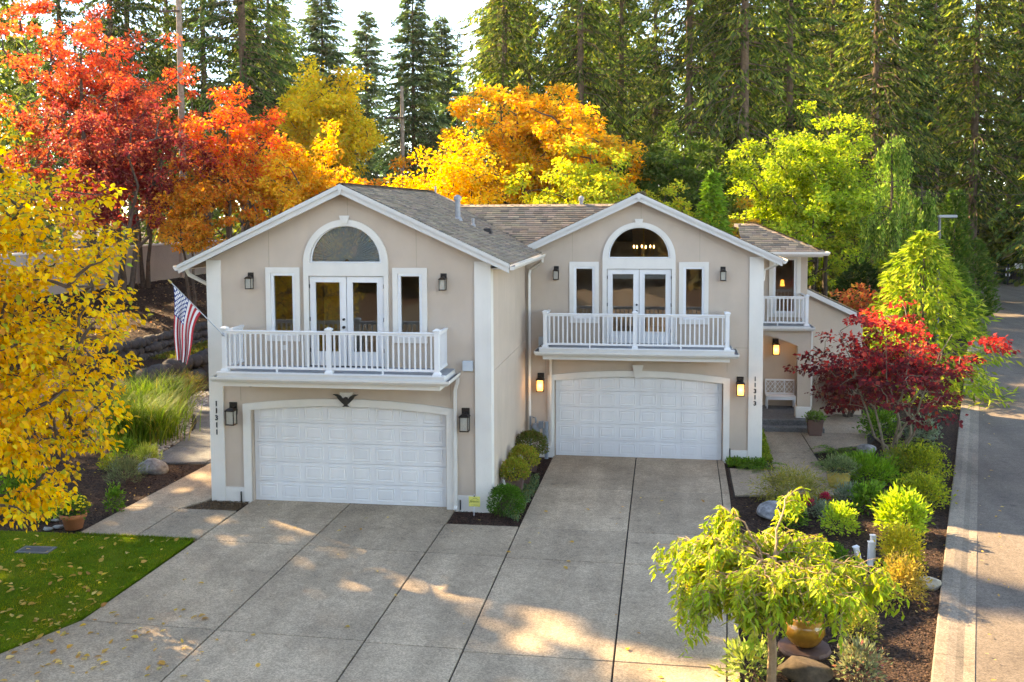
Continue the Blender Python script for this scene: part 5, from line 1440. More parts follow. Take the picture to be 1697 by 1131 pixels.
plant_tree('columnar_cedar', cone_shrub('hedge_cedar', 54, 5.2, 1.6, [(0.06, 0.11, 0.02, 4), (0.10, 0.16, 0.03, 2), (0.20, 0.22, 0.04, 0.8)], 4200, 0.3, 0.4, -0.1, power=0.4), 30.6, 47.5, 'lower clipped cedar beside the road near the gate')
plant_tree('columnar_cedar', cone_shrub('road_cedar', 55, 4.2, 1.7, [(0.10, 0.17, 0.03, 4), (0.16, 0.23, 0.04, 2), (0.24, 0.28, 0.05, 0.8)], 3600, 0.28, 0.4, 0.1, power=0.5), 26.6, 37, 'round green cedar at the road edge behind the golden cypress')
plant_tree('columnar_cedar', cone_shrub('dark_filler', 56, 4.6, 2.2, [(0.035, 0.06, 0.015, 4), (0.05, 0.08, 0.02, 2)], 3600, 0.3, 0.45, 0.1, power=0.5), 19.6, 27.5, 'dark evergreen in shade below the lime-green tree')

def weeping(name, seed, H, Rm, cols, nbr, string):
    """weeping cedar: arching limbs with long hanging curtains of foliage"""
    rg = np.random.RandomState(seed)
    w = MB().tube([(0, 0, -0.1), (0.1, 0, H * 0.6), (0.0, 0.05, H)], [0.16, 0.09, 0.02], 7)
    Ps, Ds, Us, Ls = [], [], [], []
    for b in range(nbr):
        rel = rg.uniform(0.12, 1.0); a = rg.uniform(0, 6.28); ln = Rm * (1.05 - rel) ** 0.6 * rg.uniform(0.5, 1.1) + 0.2
        z = rel * H
        pts = [(math.cos(a) * ln * t, math.sin(a) * ln * t, z + 0.5 * ln * t - 0.75 * ln * t * t) for t in np.linspace(0, 1, 5)]
        w.tube(pts, [0.035, 0.028, 0.02, 0.014, 0.008], 4, cap=False)
        for j in range(string):
            t = rg.uniform(0.2, 1); p = np.array([math.cos(a) * ln * t, math.sin(a) * ln * t, z + 0.5 * ln * t - 0.75 * ln * t * t]) + rg.normal(0, 0.06, 3)
            hl = rg.uniform(0.4, 1.5) * min(1, H / 6); m = int(hl / 0.07)
            q = np.linspace(0, 1, m)[:, None]
            P = p + np.array([0, 0, -hl]) * q + rg.normal(0, 0.035, (m, 3)); P[:, 2] = np.maximum(P[:, 2], 0.05)
            Ps.append(P); Ds.append(np.array([[0, 0, -1]]) + rg.normal(0, 0.35, (m, 3))); Us.append(rg.normal(0, 1, (m, 3))); Ls.append(rg.uniform(0.7, 1.3, m) * 0.2)
    P = np.concatenate(Ps); L = np.concatenate(Ls)
    V, F, C = leaf_arrays(P, np.concatenate(Ds), np.concatenate(Us), L, L * 0.36, palette(rg, len(P), cols, 0.16))
    return w.mesh(name + '_wood', M['bark']), np_mesh(name + '_crown', V, F, M['leafmatte'], C)
WC_ = [(0.17, 0.27, 0.05, 3), (0.27, 0.36, 0.07, 2), (0.08, 0.14, 0.028, 3.5), (0.42, 0.46, 0.12, 0.8)]
plant_tree('weeping_cedar', weeping('weeping_a', 61, 11.0, 2.2, WC_, 55, 14), 20.9, 27.5, 'tall weeping cedar with hanging curtains left of the street lamp')
plant_tree('weeping_cedar', weeping('weeping_b', 62, 8.6, 1.9, WC_, 45, 13), 22.6, 28.6, 'shorter weeping cedar right of the tall one')

# ---- red Japanese maple by the entrance, laceleaf, red shrub
JM = [(0.14, 0.022, 0.032, 4), (0.22, 0.025, 0.032, 3), (0.09, 0.018, 0.024, 3), (0.36, 0.03, 0.035, 1.2), (0.20, 0.10, 0.04, 0.5)]
JMT = [(0.56, 0.03, 0.035, 4), (0.66, 0.09, 0.06, 2), (0.30, 0.022, 0.03, 3), (0.16, 0.02, 0.03, 2)]  # upper leaves: sunlight on the top of the crown painted as brighter red
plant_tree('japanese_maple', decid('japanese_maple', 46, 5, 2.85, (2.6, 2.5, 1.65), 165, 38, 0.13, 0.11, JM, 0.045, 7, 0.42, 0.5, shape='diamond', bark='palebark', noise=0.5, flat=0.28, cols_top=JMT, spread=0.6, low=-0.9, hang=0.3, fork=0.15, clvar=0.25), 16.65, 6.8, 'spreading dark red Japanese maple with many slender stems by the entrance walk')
plant_tree('japanese_maple', decid('laceleaf', 47, 2, 1.15, (1.35, 1.2, 1.0), 60, 110, 0.12, 0.05, [(0.13, 0.03, 0.03, 3), (0.20, 0.05, 0.04, 2), (0.34, 0.08, 0.03, 1)], 0.06, 3, 0.35, 0.5, shape='diamond', flat=0.5, hang=0.6), 16.5, 13.0, 'low mounded laceleaf maple in brownish red beside the porch')
plant_tree('red_shrub', decid('red_shrub', 48, 3, 2.6, (1.9, 1.6, 1.9), 60, 90, 0.16, 0.12, [(0.60, 0.16, 0.06, 3), (0.45, 0.08, 0.05, 2), (0.55, 0.34, 0.08, 2)], 0.06, 3, 0.5, 0.5), 18.9, 21.6, 'coral red shrub behind the low side roof', 'shrub')

# ---- weeping cherry in the right-hand bed
rg = np.random.RandomState(71)
w = MB(); Ht = 2.08
w.tube([(0, 0, -0.1), (0.02, 0.0, 0.7), (-0.03, 0.02, 1.3), (0.0, 0.0, Ht)], [0.08, 0.066, 0.06, 0.065], 9)
Ps, Ds, Us, Ls = [], [], [], []
def hang(base, dr, hl, step=0.027):
    m = max(5, int(hl / step)); q = np.linspace(0.02, 1, m)
    P = base + dr * (q ** 0.7)[:, None] * hl + np.column_stack([np.zeros(m), np.zeros(m), -hl * q ** 1.5]) + rg.normal(0, 0.008, (m, 3))
    w.tube([tuple(P[0]), tuple(P[m // 2]), tuple(P[-1])], [0.005, 0.0035, 0.002], 3, cap=False)
    sd = rg.uniform(0, 6.28, m)
    Ps.append(P); Ds.append(np.column_stack([np.cos(sd) * 0.75, np.sin(sd) * 0.75, -rg.uniform(0.3, 1.1, m)]) + rg.normal(0, 0.25, (m, 3)))
    Us.append(np.column_stack([np.cos(sd), np.sin(sd), rg.uniform(0.2, 1.0, m)])); Ls.append(rg.uniform(0.08, 0.17, m))
# layered arching branches, each forking into finer ones that hang
for k in range(46):
    a = 2 * PI * k / 46 + rg.uniform(-0.25, 0.25)
    ln = rg.uniform(0.7, 1.5); rise = rg.uniform(0.0, 0.3); drop = rg.uniform(0.25, 0.6) + 0.35 * (math.cos(a) < -0.4)
    if k in (9, 20): rise = 0.75; ln = 1.0
    t = np.linspace(0, 1, 9)
    zz = Ht - rg.uniform(0, 0.35) + rise * np.sin(t * PI * 0.62) * 1.1 - drop * np.maximum(0, t - 0.5) ** 2 * 2.0
    bend = a + 0.35 * rg.normal() * t
    pts = np.column_stack([np.cos(bend) * ln * t, np.sin(bend) * ln * t, zz]) + rg.normal(0, 0.02, (9, 3))
    pts[0] = (0, 0, Ht - 0.12)
    w.tube([tuple(p) for p in pts], list(np.linspace(0.022, 0.004, 9)), 5, cap=False)
    for j in range(int(9 * ln) + 4):
        tt = rg.uniform(0.12, 1.0); base = np.array([np.interp(tt, t, pts[:, c]) for c in range(3)])
        side = a + rg.uniform(-1.3, 1.3); sl_n = rg.uniform(0.1, 0.42)
        tip_ = base + np.array([math.cos(side) * sl_n, math.sin(side) * sl_n, rg.uniform(0.0, 0.14)])
        w.tube([tuple(base), tuple((base + tip_) / 2 + np.array([0, 0, 0.03])), tuple(tip_)], [0.007, 0.005, 0.003], 3, cap=False)
        for f in (0.35, 0.7, 1.0):
            hang(base + (tip_ - base) * f, np.array([math.cos(side), math.sin(side), 0]) * rg.uniform(0.1, 0.6) + rg.normal(0, 0.2, 3) * np.array([1, 1, 0]), rg.uniform(0.12, 0.40) + 0.12 * (math.cos(a) < -0.4))
P = np.concatenate(Ps); L = np.concatenate(Ls)
V, F, C = leaf_arrays(P, np.concatenate(Ds), np.concatenate(Us), L, L * 0.34, palette(rg, len(P), [(0.34, 0.44, 0.035, 4), (0.22, 0.34, 0.025, 3.5), (0.52, 0.54, 0.06, 2), (0.56, 0.42, 0.05, 0.5)], 0.18), 'lance')
plant_tree('weeping_cherry', (w.mesh('cherry_wood', M['cherrybark']), np_mesh('cherry_crown', V, F, M['leaf'], C)), 11.6, -8.35, 'weeping cherry with hanging yellow-green leaves at the edge of the drive')

# ---- shrubs: mounds of small leaves on short stems
def mound(name, seed, rx, rz, n, L, wid, cols, shape='ovate', mat_='leaf', erect=0.3, fill=0.5, stems=7, knob=0.2, zoff=0.0):
    rg = np.random.RandomState(seed)
    c = unit(rg.normal(0, 1, (n, 3))); c[:, 2] = np.where(c[:, 2] < -0.55, -c[:, 2], c[:, 2])
    az = np.arctan2(c[:, 1], c[:, 0])
    lob = 1 + knob * (np.sin(4 * az + 5 * c[:, 2] + seed) + np.sin(7 * az - 3 * c[:, 2] + 2 * seed)) * 0.7 + knob * rg.normal(0, 0.5, n)
    rr = (rg.uniform(0.15, 1, n) ** fill) * lob
    P = c * rr[:, None] * np.array([rx, rx, rz]) + np.array([0, 0, rz * 0.72 + zoff]); P[:, 2] = np.maximum(P[:, 2], 0.02 + zoff)
    D = c + rg.normal(0, 0.5, (n, 3)) + np.array([0, 0, erect])
    U = c * 0.6 + rg.normal(0, 0.5, (n, 3)) + np.array([0, 0, 0.5])
    Ls = L * rg.uniform(0.6, 1.3, n)
    V, F, C = leaf_arrays(P, D, U, Ls, Ls * wid, palette(rg, n, cols, 0.16), shape)
    w = MB()
    for k in range(stems):
        a = 2 * PI * k / stems; w.tube([(0.03 * math.cos(a), 0.03 * math.sin(a), -0.05), (0.35 * rx * math.cos(a), 0.35 * rx * math.sin(a), rz * 0.6 + zoff), (0.7 * rx * math.cos(a), 0.7 * rx * math.sin(a), rz * 1.05 + zoff)], [0.014, 0.01, 0.005], 4, cap=False)
    return w.mesh(name + '_wood', M['bark']), np_mesh(name + '_leaves', V, F, M[mat_], C)
def shrub(name, meshes, x, y, label, cat='shrub', rz=0.0, scale=1.0, group=None, z=None):
    t = thing(name, label, cat, (x, y, gz(x, y) - 0.05 if z is None else z), rz, group, scale)
    link('stems', meshes[0], t); link('foliage', meshes[1], t)
    return t
def fern(name, seed, nf, ln, cols, wid=0.14, up=0.9):
    """rosette of arching fronds with separate leaflets"""
    rg = np.random.RandomState(seed); Ps, Ds, Us, Ls = [], [], [], []; w = MB()
    for k in range(nf):
        a = 2 * PI * k / nf + rg.uniform(-0.3, 0.3); l = ln * rg.uniform(0.6, 1.15); u = up * rg.uniform(0.6, 1.2)
        t = np.linspace(0.08, 1, 18); rr = l * t; zz = l * (u * t - (u * 0.75 + 0.1) * t * t)
        pts = np.column_stack([np.cos(a) * rr, np.sin(a) * rr, np.maximum(zz, 0.02)])
        w.tube([tuple(pts[i]) for i in (0, 6, 12, 17)], [0.006, 0.005, 0.003, 0.002], 3, cap=False)
        for sgn in (-1, 1):
            side = np.array([-math.sin(a), math.cos(a), 0]) * sgn
            Ps.append(pts); Ds.append(np.tile(side, (18, 1)) + np.array([math.cos(a), math.sin(a), -0.15]) * 0.5 + rg.normal(0, 0.1, (18, 3))); Us.append(np.tile([0, 0, 1.0], (18, 1)) + rg.normal(0, 0.15, (18, 3))); Ls.append(l * wid * np.sin(np.clip(t * 0.95 + 0.05, 0, 1) * PI) ** 0.6 + 0.01)
    P = np.concatenate(Ps); L = np.concatenate(Ls)
    V, F, C = leaf_arrays(P, np.concatenate(Ds), np.concatenate(Us), L, L * 0.32 + 0.008, palette(rg, len(P), cols, 0.14))
    return w.mesh(name + '_ribs', M['bark']), np_mesh(name + '_fronds', V, F, M['leaf'], C)
def grass_clump(name, seed, n, ln, cols, spread=0.5, wid=0.014):
    rg = np.random.RandomState(seed); Vs = []; Fs = []; Cs = []
    a = rg.uniform(0, 2 * PI, n); l = ln * rg.uniform(0.55, 1.1, n); arch = rg.uniform(0.5, 1.15, n); b = rg.normal(0, 0.22, (n, 2)) * spread
    segs = 6; t = np.linspace(0, 1, segs + 1)
    col = palette(rg, n, cols, 0.15)
    rr = l[:, None] * arch[:, None] * 0.75 * t ** 1.8; zz = l[:, None] * (t - 0.42 * arch[:, None] * t ** 2.6)
    cx = b[:, :1] + np.cos(a)[:, None] * rr; cy = b[:, 1:] + np.sin(a)[:, None] * rr
    wv = wid * (1 - t ** 2 * 0.9)
    sx = -np.sin(a)[:, None] * wv; sy = np.cos(a)[:, None] * wv
    Lf = np.stack([cx + sx, cy + sy, zz], 2); Rt = np.stack([cx - sx, cy - sy, zz], 2)
    V = np.stack([Lf, Rt], 2).reshape(-1, 3)
    base = (np.arange(n) * (segs + 1) * 2)[:, None]
    F = np.concatenate([base + np.array([2 * s, 2 * s + 1, 2 * s + 3, 2 * s + 2]) for s in range(segs)], 0)
    return np_mesh(name, V, F, M['leaf'], np.repeat(col, (segs + 1) * 2, 0))

GRN = [(0.10, 0.22, 0.02, 3), (0.16, 0.30, 0.03, 2), (0.06, 0.14, 0.015, 2)]
LIM = [(0.34, 0.48, 0.04, 3), (0.46, 0.55, 0.06, 2), (0.20, 0.32, 0.03, 2)]
YLG = [(0.40, 0.40, 0.03, 3), (0.26, 0.32, 0.03, 3), (0.14, 0.20, 0.02, 2)]
GLD = [(0.58, 0.48, 0.04, 3), (0.46, 0.40, 0.04, 2), (0.34, 0.34, 0.03, 2)]
BRG = [(0.36, 0.26, 0.05, 3), (0.28, 0.24, 0.05, 2), (0.42, 0.30, 0.07, 1)]
SLV = [(0.20, 0.26, 0.20, 3), (0.14, 0.20, 0.14, 2), (0.28, 0.33, 0.27, 1)]
shrub('golden_shrub', mound('gold_a', 81, 0.42, 0.5, 2200, 0.07, 0.5, GLD), 14.75, -2.55, 'bright yellow upright shrub, middle of the three golden mounds')
shrub('golden_shrub', mound('gold_b', 82, 0.42, 0.48, 2300, 0.065, 0.4, BRG), 14.35, -4.45, 'brownish gold rounded shrub nearest the viewer by the curb')
shrub('lime_shrub', mound('lime_a', 83, 0.52, 0.55, 1700, 0.13, 0.42, LIM, erect=0.5), 15.25, -0.45, 'vivid lime green leafy shrub beside the curb')
shrub('euonymus_shrub', mound('euo_a', 84, 0.62, 0.46, 2600, 0.07, 0.55, YLG), 16.25, 1.95, 'low yellow-edged green shrub, nearer of a pair by the curb')
shrub('euonymus_shrub', mound('euo_b', 85, 0.66, 0.55, 2600, 0.07, 0.55, YLG), 16.95, 4.7, 'low yellow-edged green shrub, farther of a pair by the curb')
shrub('feathery_shrub', mound('fea', 86, 0.78, 0.42, 3600, 0.12, 0.22, [(0.14, 0.30, 0.02, 3), (0.22, 0.38, 0.03, 2), (0.08, 0.18, 0.015, 2)], erect=0.6), 15.45, 4.2, 'bright green feathery spreading shrub below the red Japanese maple')
shrub('laceleaf_shrub', mound('lacegreen', 87, 0.95, 0.5, 5200, 0.10, 0.18, [(0.26, 0.24, 0.05, 3), (0.36, 0.30, 0.06, 2), (0.17, 0.19, 0.04, 2)], erect=-0.5, shape='diamond'), 13.2, 1.75, 'mounded olive gold laceleaf shrub at the edge of the walk')
shrub('silver_shrub', mound('silver', 88, 0.34, 0.34, 1100, 0.08, 0.25, SLV, erect=0.6), 14.45, 1.7, 'small silvery blue shrub behind the laceleaf mound')
shrub('leafy_shrub', mound('leafy', 89, 0.45, 0.4, 900, 0.11, 0.55, GRN), 14.9, 1.2, 'mid green leafy shrub between silver shrub and lime shrub')
shrub('sedum_plant', mound('sedum', 90, 0.3, 0.22, 700, 0.08, 0.35, SLV), 13.6, 0.7, 'grey-green flowering plant with crimson heads in the bed', 'plant')
shrub('red_flower', mound('redfl', 91, 0.1, 0.08, 160, 0.05, 0.6, [(0.42, 0.02, 0.07, 1)], zoff=0.26), 13.42, 0.62, 'left of two crimson flower heads over the grey-green plant', 'flower', z=-0.02)
shrub('red_flower', mound('redfl2', 92, 0.11, 0.08, 180, 0.05, 0.6, [(0.42, 0.02, 0.07, 1)], zoff=0.32), 13.82, 0.95, 'right of two crimson flower heads over the grey-green plant', 'flower', z=-0.02)
shrub('spirea_shrub', mound('spi_a', 93, 0.3, 0.34, 1300, 0.055, 0.45, [(0.22, 0.26, 0.05, 3), (0.14, 0.20, 0.04, 2), (0.42, 0.30, 0.12, 1)]), 13.25, -6.3, 'small tan-tipped green shrub beside the amber pot')
shrub('spirea_shrub', mound('spi_b', 94, 0.36, 0.36, 900, 0.09, 0.3, [(0.16, 0.20, 0.12, 3), (0.24, 0.27, 0.18, 2), (0.34, 0.10, 0.12, 0.7)], erect=0.7), 12.98, -7.75, 'grey-green spiky shrub at the bottom edge of the bed')
shrub('rhododendron_shrub', mound('rhodo', 95, 0.4, 0.36, 340, 0.15, 0.3, [(0.26, 0.34, 0.10, 3), (0.36, 0.42, 0.16, 2), (0.16, 0.24, 0.06, 2)], shape='lance', erect=0.4), 11.3, -8.0, 'pale green long-leaved shrub at the foot of the weeping cherry')
fe = fern('fern_a', 96, 20, 0.75, GRN)
shrub('fern', fe, 12.75, 5.35, 'large green fern at the corner of the right-hand garage', 'fern')
shrub('fern', fern('fern_b', 97, 26, 1.0, [(0.22, 0.30, 0.03, 3), (0.34, 0.38, 0.05, 2), (0.12, 0.20, 0.02, 2)]), 17.5, 8.2, 'large yellow-green fern behind the Japanese maple stems', 'fern')
shrub('fern', fern('fern_c', 98, 24, 0.95, GRN), 15.3, 7.2, 'deep green fern left of the Japanese maple stems', 'fern', rz=1.0)
shrub('fern', fern('fern_d', 99, 22, 0.8, GRN), 14.95, 5.8, 'small green fern at the walk below the maple', 'fern', rz=0.4)
shrub('fern', fern('fern_e', 100, 20, 0.7, [(0.26, 0.16, 0.04, 2), (0.22, 0.26, 0.04, 2), (0.36, 0.14, 0.05, 1)]), 15.75, 6.1, 'rusty tinged fern at the foot of the Japanese maple', 'fern')
shrub('leafy_shrub', mound('fill_a', 101, 0.55, 0.5, 1500, 0.09, 0.5, [(0.20, 0.26, 0.04, 3), (0.12, 0.18, 0.03, 2), (0.34, 0.28, 0.05, 1)]), 16.5, 4.9, 'olive green shrub between feathery shrub and yellow-edged shrub')
shrub('leafy_shrub', mound('fill_b', 102, 0.5, 0.45, 1300, 0.1, 0.5, SLV), 18.1, 9.6, 'grey-green shrub at the curb behind the large fern')
shrub('leafy_shrub', mound('fill_c', 103, 0.6, 0.55, 1500, 0.1, 0.5, GRN), 16.9, 9.8, 'dark green shrub at the end of the entrance walk')
shrub('leafy_shrub', mound('fill_d', 104, 0.35, 0.3, 800, 0.08, 0.5, GRN), 12.9, -0.2, 'low green plant behind the cherry, near the boulder')
shrub('leafy_shrub', mound('fill_e', 105, 0.38, 0.4, 900, 0.09, 0.45, LIM), 13.9, -0.6, 'yellow-green plant below the lime shrub behind the cherry')
shrub('leafy_shrub', mound('fill_f', 106, 0.4, 0.34, 900, 0.08, 0.5, GRN), 12.6, -3.4, 'dark green plant under the weeping cherry')
shrub('leafy_shrub', mound('fill_g', 107, 0.3, 0.26, 600, 0.08, 0.5, GRN), 13.4, -2.7, 'small green plant right of the cherry, by the white posts')
# groundcover
def carpet(name, poly, n, L, cols, label, h=0.12, seed=1, cat='groundcover', erect=0.8):
    rg = np.random.RandomState(seed); q = scatter(rg, poly, n); n = len(q)
    P = np.column_stack([q, G(q[:, 0], q[:, 1]) - 0.04 + rg.uniform(0, h, n)])
    D = rg.normal(0, 0.8, (n, 3)) + np.array([0, 0, erect]); U = rg.normal(0, 0.6, (n, 3)) + np.array([0, 0, 1])
    Ls = L * rg.uniform(0.6, 1.3, n)
    V, F, C = leaf_arrays(P, D, U, Ls, Ls * 0.55, palette(rg, n, cols, 0.18), 'ovate')
    tag(link(name, np_mesh(name, V, F, M['leaf'], C)), label, cat, kind='stuff')
carpet('ivy_groundcover', [(6.28, -0.35), (6.72, -0.75), (6.8, 2.4), (6.68, 3.6), (6.4, 3.4), (6.35, 1.0)], 2600, 0.055, [(0.10, 0.17, 0.08, 3), (0.18, 0.26, 0.14, 2), (0.24, 0.22, 0.06, 1)], 'low trailing ivy between planters and drive')
carpet('fern_bed_groundcover', [(11.85, 5.4), (12.9, 5.4), (12.9, 5.98), (11.85, 5.98)], 1500, 0.07, GRN, 'low leafy groundcover at the foot of the right-hand garage pier', 0.2, 2)
carpet('wall_groundcover', [(12.86, 6.0), (13.15, 6.0), (13.28, 10.1), (12.86, 10.1)], 2600, 0.06, [(0.20, 0.28, 0.03, 3), (0.30, 0.34, 0.04, 2), (0.12, 0.20, 0.02, 2)], 'strip of yellow-green groundcover along the house beside the entrance walk', 0.22, 3)
carpet('bank_groundcover', [(-9.6, 16.2), (-10.3, 24), (-11.7, 24), (-11.5, 16.2)], 2600, 0.12, [(0.10, 0.14, 0.02, 3), (0.16, 0.18, 0.03, 2), (0.24, 0.16, 0.05, 1)], 'mossy groundcover on the terrace between the boulder walls', 0.1, 4)

# ---- left-hand bed
GT = [(0.09, 0.18, 0.015, 3), (0.17, 0.27, 0.025, 2), (0.05, 0.11, 0.012, 2.5), (0.28, 0.24, 0.05, 0.6)]
for (x, y, l, lab, sd) in ((-6.3, 6.0, 2.0, 'tall arching ornamental grass clump in front, by the slate path', 1), (-7.4, 8.8, 2.2, 'tall arching ornamental grass clump behind, sunlit on top', 2)):
    g = grass_clump('grass_clump', sd, 1700, l, GT, 2.2, 0.012)
    tag(link('ornamental_grass', g, None, (x, y, -0.05)), lab, 'ornamental grass', 'tall grasses in the left bed')
shrub('heather_shrub', mound('heather', 111, 0.95, 0.6, 3200, 0.09, 0.2, [(0.14, 0.10, 0.03, 3), (0.20, 0.15, 0.04, 2), (0.10, 0.11, 0.03, 2)], erect=0.4), -8.3, 12.6, 'brown heathery mound beside the pebble strip')
shrub('lavender_shrub', mound('lav', 112, 0.52, 0.4, 1700, 0.10, 0.16, [(0.12, 0.16, 0.08, 3), (0.18, 0.22, 0.12, 2)], erect=0.9), -4.1, 1.2, 'dark grey-green bushy shrub left of the boulder')
shrub('lavender_shrub', mound('tuft', 113, 0.35, 0.34, 1000, 0.14, 0.1, [(0.26, 0.34, 0.08, 3), (0.18, 0.26, 0.05, 2)], erect=0.9), -4.45, 3.0, 'light green grassy tuft behind the boulder')
shrub('leafy_shrub', mound('bed_a', 114, 0.4, 0.35, 900, 0.08, 0.5, GRN), -5.5, 3.7, 'dark green mound at the foot of the tall grass')
shrub('leafy_shrub', mound('bed_b', 115, 0.3, 0.28, 700, 0.07, 0.4, YLG), -5.2, 2.3, 'small olive mound left of the grassy tuft')
shrub('leafy_shrub', mound('bed_c', 116, 0.3, 0.25, 700, 0.07, 0.4, LIM), -4.3, -2.0, 'small lime green plant at the lawn edge by the terracotta pot')
shrub('leafy_shrub', mound('bed_d', 117, 0.6, 0.6, 1200, 0.10, 0.6, GRN), -5.3, -1.4, 'dark green shrub under the yellow tree')
shrub('leafy_shrub', mound('bed_e', 118, 0.22, 0.4, 350, 0.09, 0.5, GRN), -2.95, -1.3, 'thin leafy stems at the walk behind the terracotta pot')

# ------------------------------------------------------------------ stones, walls
def rock_mesh(name, seed, r, squash=(1, 1, 0.7), cols=((0.13, 0.13, 0.135), (0.09, 0.085, 0.085)), sub=2, rough=0.28):
    import bmesh
    rg = np.random.RandomState(seed)
    bm = bmesh.new(); bmesh.ops.create_icosphere(bm, subdivisions=sub, radius=1.0)
    co = np.array([v.co for v in bm.verts]); fc = np.array([[v.index for v in f.verts] for f in bm.faces]); bm.free()
    ph = rg.uniform(0, 6, 9); k = rg.normal(0, 1.6, (3, 3))
    d = sum(np.sin(co @ k[i] + ph[i]) for i in range(3)) / 3
    pl = unit(rg.normal(0, 1, (7, 3)))                       # a few flat faces
    co2 = co * (1 + rough * d)[:, None]
    for p in pl:
        h = co2 @ p; lim = rg.uniform(0.62, 0.9); co2 = co2 - np.outer(np.maximum(0, h - lim) * 0.9, p)
    co2 = co2 * r * np.array(squash)
    t = rg.uniform(0, 1, (len(co2), 1)) * 0.6 + 0.4 * (d[:, None] * 0.5 + 0.5)
    C = np.array(cols[0]) * t + np.array(cols[1]) * (1 - t)
    return np_mesh(name, co2, fc, M['stone'], C)
DKR = ((0.065, 0.062, 0.062), (0.032, 0.03, 0.03))
rocks = [rock_mesh('boulder', 200 + i, 1.0, (1, 0.85, 0.8), DKR) for i in range(6)]
rr = random.Random(8)
def boulder_wall(label, p0, p1, z0, h, r, zcap=None):
    t = thing('boulder_wall', label, 'retaining wall', (p0[0], p0[1], 0))
    L = math.dist(p0, p1); n = int(L / (r * 1.35)); rows = max(1, int(round(h / (r * 1.25))))
    for k in range(rows):
        for i in range(n + 1):
            f = (i + 0.5 * (k % 2)) / n
            x = p0[0] + (p1[0] - p0[0]) * f - 0.28 * k * r + rr.uniform(-0.06, 0.06); y = p0[1] + (p1[1] - p0[1]) * f + rr.uniform(-0.06, 0.06)
            s = r * rr.uniform(0.75, 1.2)
            link('boulder', rocks[rr.randrange(6)], t, (x - p0[0], y - p0[1], z0 + r * 0.55 + k * r * 1.2), (rr.uniform(-0.4, 0.4), rr.uniform(-0.4, 0.4), rr.uniform(0, 6.28)), s)
    return t
boulder_wall('lower boulder retaining wall of large dark rocks beyond the tall grass', (-9.6, 12.5), (-10.0, 24.0), -0.1, 1.05, 0.5)
boulder_wall('upper dry-stone wall of small dark rocks behind the flag', (-11.75, 14.0), (-11.9, 27.0), 0.85, 1.0, 0.27)
for x, y, r, sd, lab, cols in ((-3.95, 2.4, 0.42, 301, 'pale-topped grey boulder in the mulch at the end of the slate path', ((0.34, 0.34, 0.34), (0.07, 0.07, 0.07))), (12.55, 0.5, 0.42, 302, 'black and silver boulder in the right-hand bed', ((0.5, 0.5, 0.52), (0.05, 0.05, 0.05))),
                                (12.15, -7.75, 0.36, 303, 'brown mossy boulder in front of the amber pot', ((0.14, 0.10, 0.06), (0.07, 0.05, 0.035))), (15.0, -3.6, 0.22, 304, 'small pale stone behind the brownish gold shrub', ((0.45, 0.38, 0.28), (0.3, 0.25, 0.18))),
                                (16.1, 7.9, 0.3, 305, 'speckled grey stone beside the Japanese maple stems', ((0.42, 0.42, 0.42), (0.12, 0.12, 0.12)))):
    tag(link('boulder', rock_mesh('boulder', sd, r, (1.1, 0.8, 0.6), cols, 3), None, (x, y, gz(x, y) + r * 0.18)), lab, 'boulder')
for k, (x, y, r) in enumerate(((-3.62, -2.55, 0.13), (-3.75, -2.72, 0.12), (-4.0, -2.1, 0.09), (-3.9, -1.6, 0.1))):
    tag(link('flat_stone', rock_mesh('flat_stone', 320 + k, r, (1.3, 0.9, 0.35), ((0.36, 0.36, 0.34), (0.18, 0.18, 0.17)), 1), None, (x, y, 0.0)), ('small flat grey stone touching the terracotta pot at the lawn edge', 'small flat grey stone lying at the lawn edge left of the pot', 'tiny grey stone in the mulch behind the terracotta pot', 'small grey stone farthest back in the mulch under the yellow tree')[k], 'stone', 'flat stones at the lawn edge')
# pebble strip
peb = [rock_mesh('pebble_shape', 340 + i, 1.0, (1, 0.8, 0.5), ((0.5, 0.5, 0.5), (0.5, 0.5, 0.5)), 1, 0.15) for i in range(2)]
rg = np.random.RandomState(77)
PB = [(-4.75, 3.3), (-4.85, 5.4), (-5.25, 7.3), (-6.4, 9.6), (-7.0, 12.4), (-7.1, 14.5), (-8.3, 14.0), (-7.7, 11.5), (-6.9, 9.4), (-6.0, 6.8), (-5.35, 4.6)]
q = scatter(rg, PB, 2000)
me = peb[0]; n0 = len(me.vertices); co = np.empty(n0 * 3); me.vertices.foreach_get('co', co); co = co.reshape(-1, 3); fc = np.array([list(p.vertices) for p in me.polygons])
s = rg.uniform(0.035, 0.085, len(q)); an = rg.uniform(0, 6.28, len(q))
ca, sa = np.cos(an), np.sin(an)
V = np.stack([(co[None, :, 0] * ca[:, None] - co[None, :, 1] * sa[:, None]) * s[:, None] + q[:, :1], (co[None, :, 0] * sa[:, None] + co[None, :, 1] * ca[:, None]) * s[:, None] + q[:, 1:], co[None, :, 2] * s[:, None] - 0.02 + rg.uniform(0, 0.03, (len(q), 1))], 2).reshape(-1, 3)
F = (np.arange(len(q)) * n0)[:, None, None] + fc[None]
C = np.repeat(palette(rg, len(q), [(0.30, 0.30, 0.30, 3), (0.18, 0.18, 0.185, 3), (0.45, 0.44, 0.42, 1), (0.24, 0.20, 0.17, 1)]), n0, 0)
tag(link('pebbles', np_mesh('pebbles', V, F.reshape(-1, 3), M['stone'], C)), 'strip of grey river pebbles along the slate path', 'pebbles', kind='stuff')

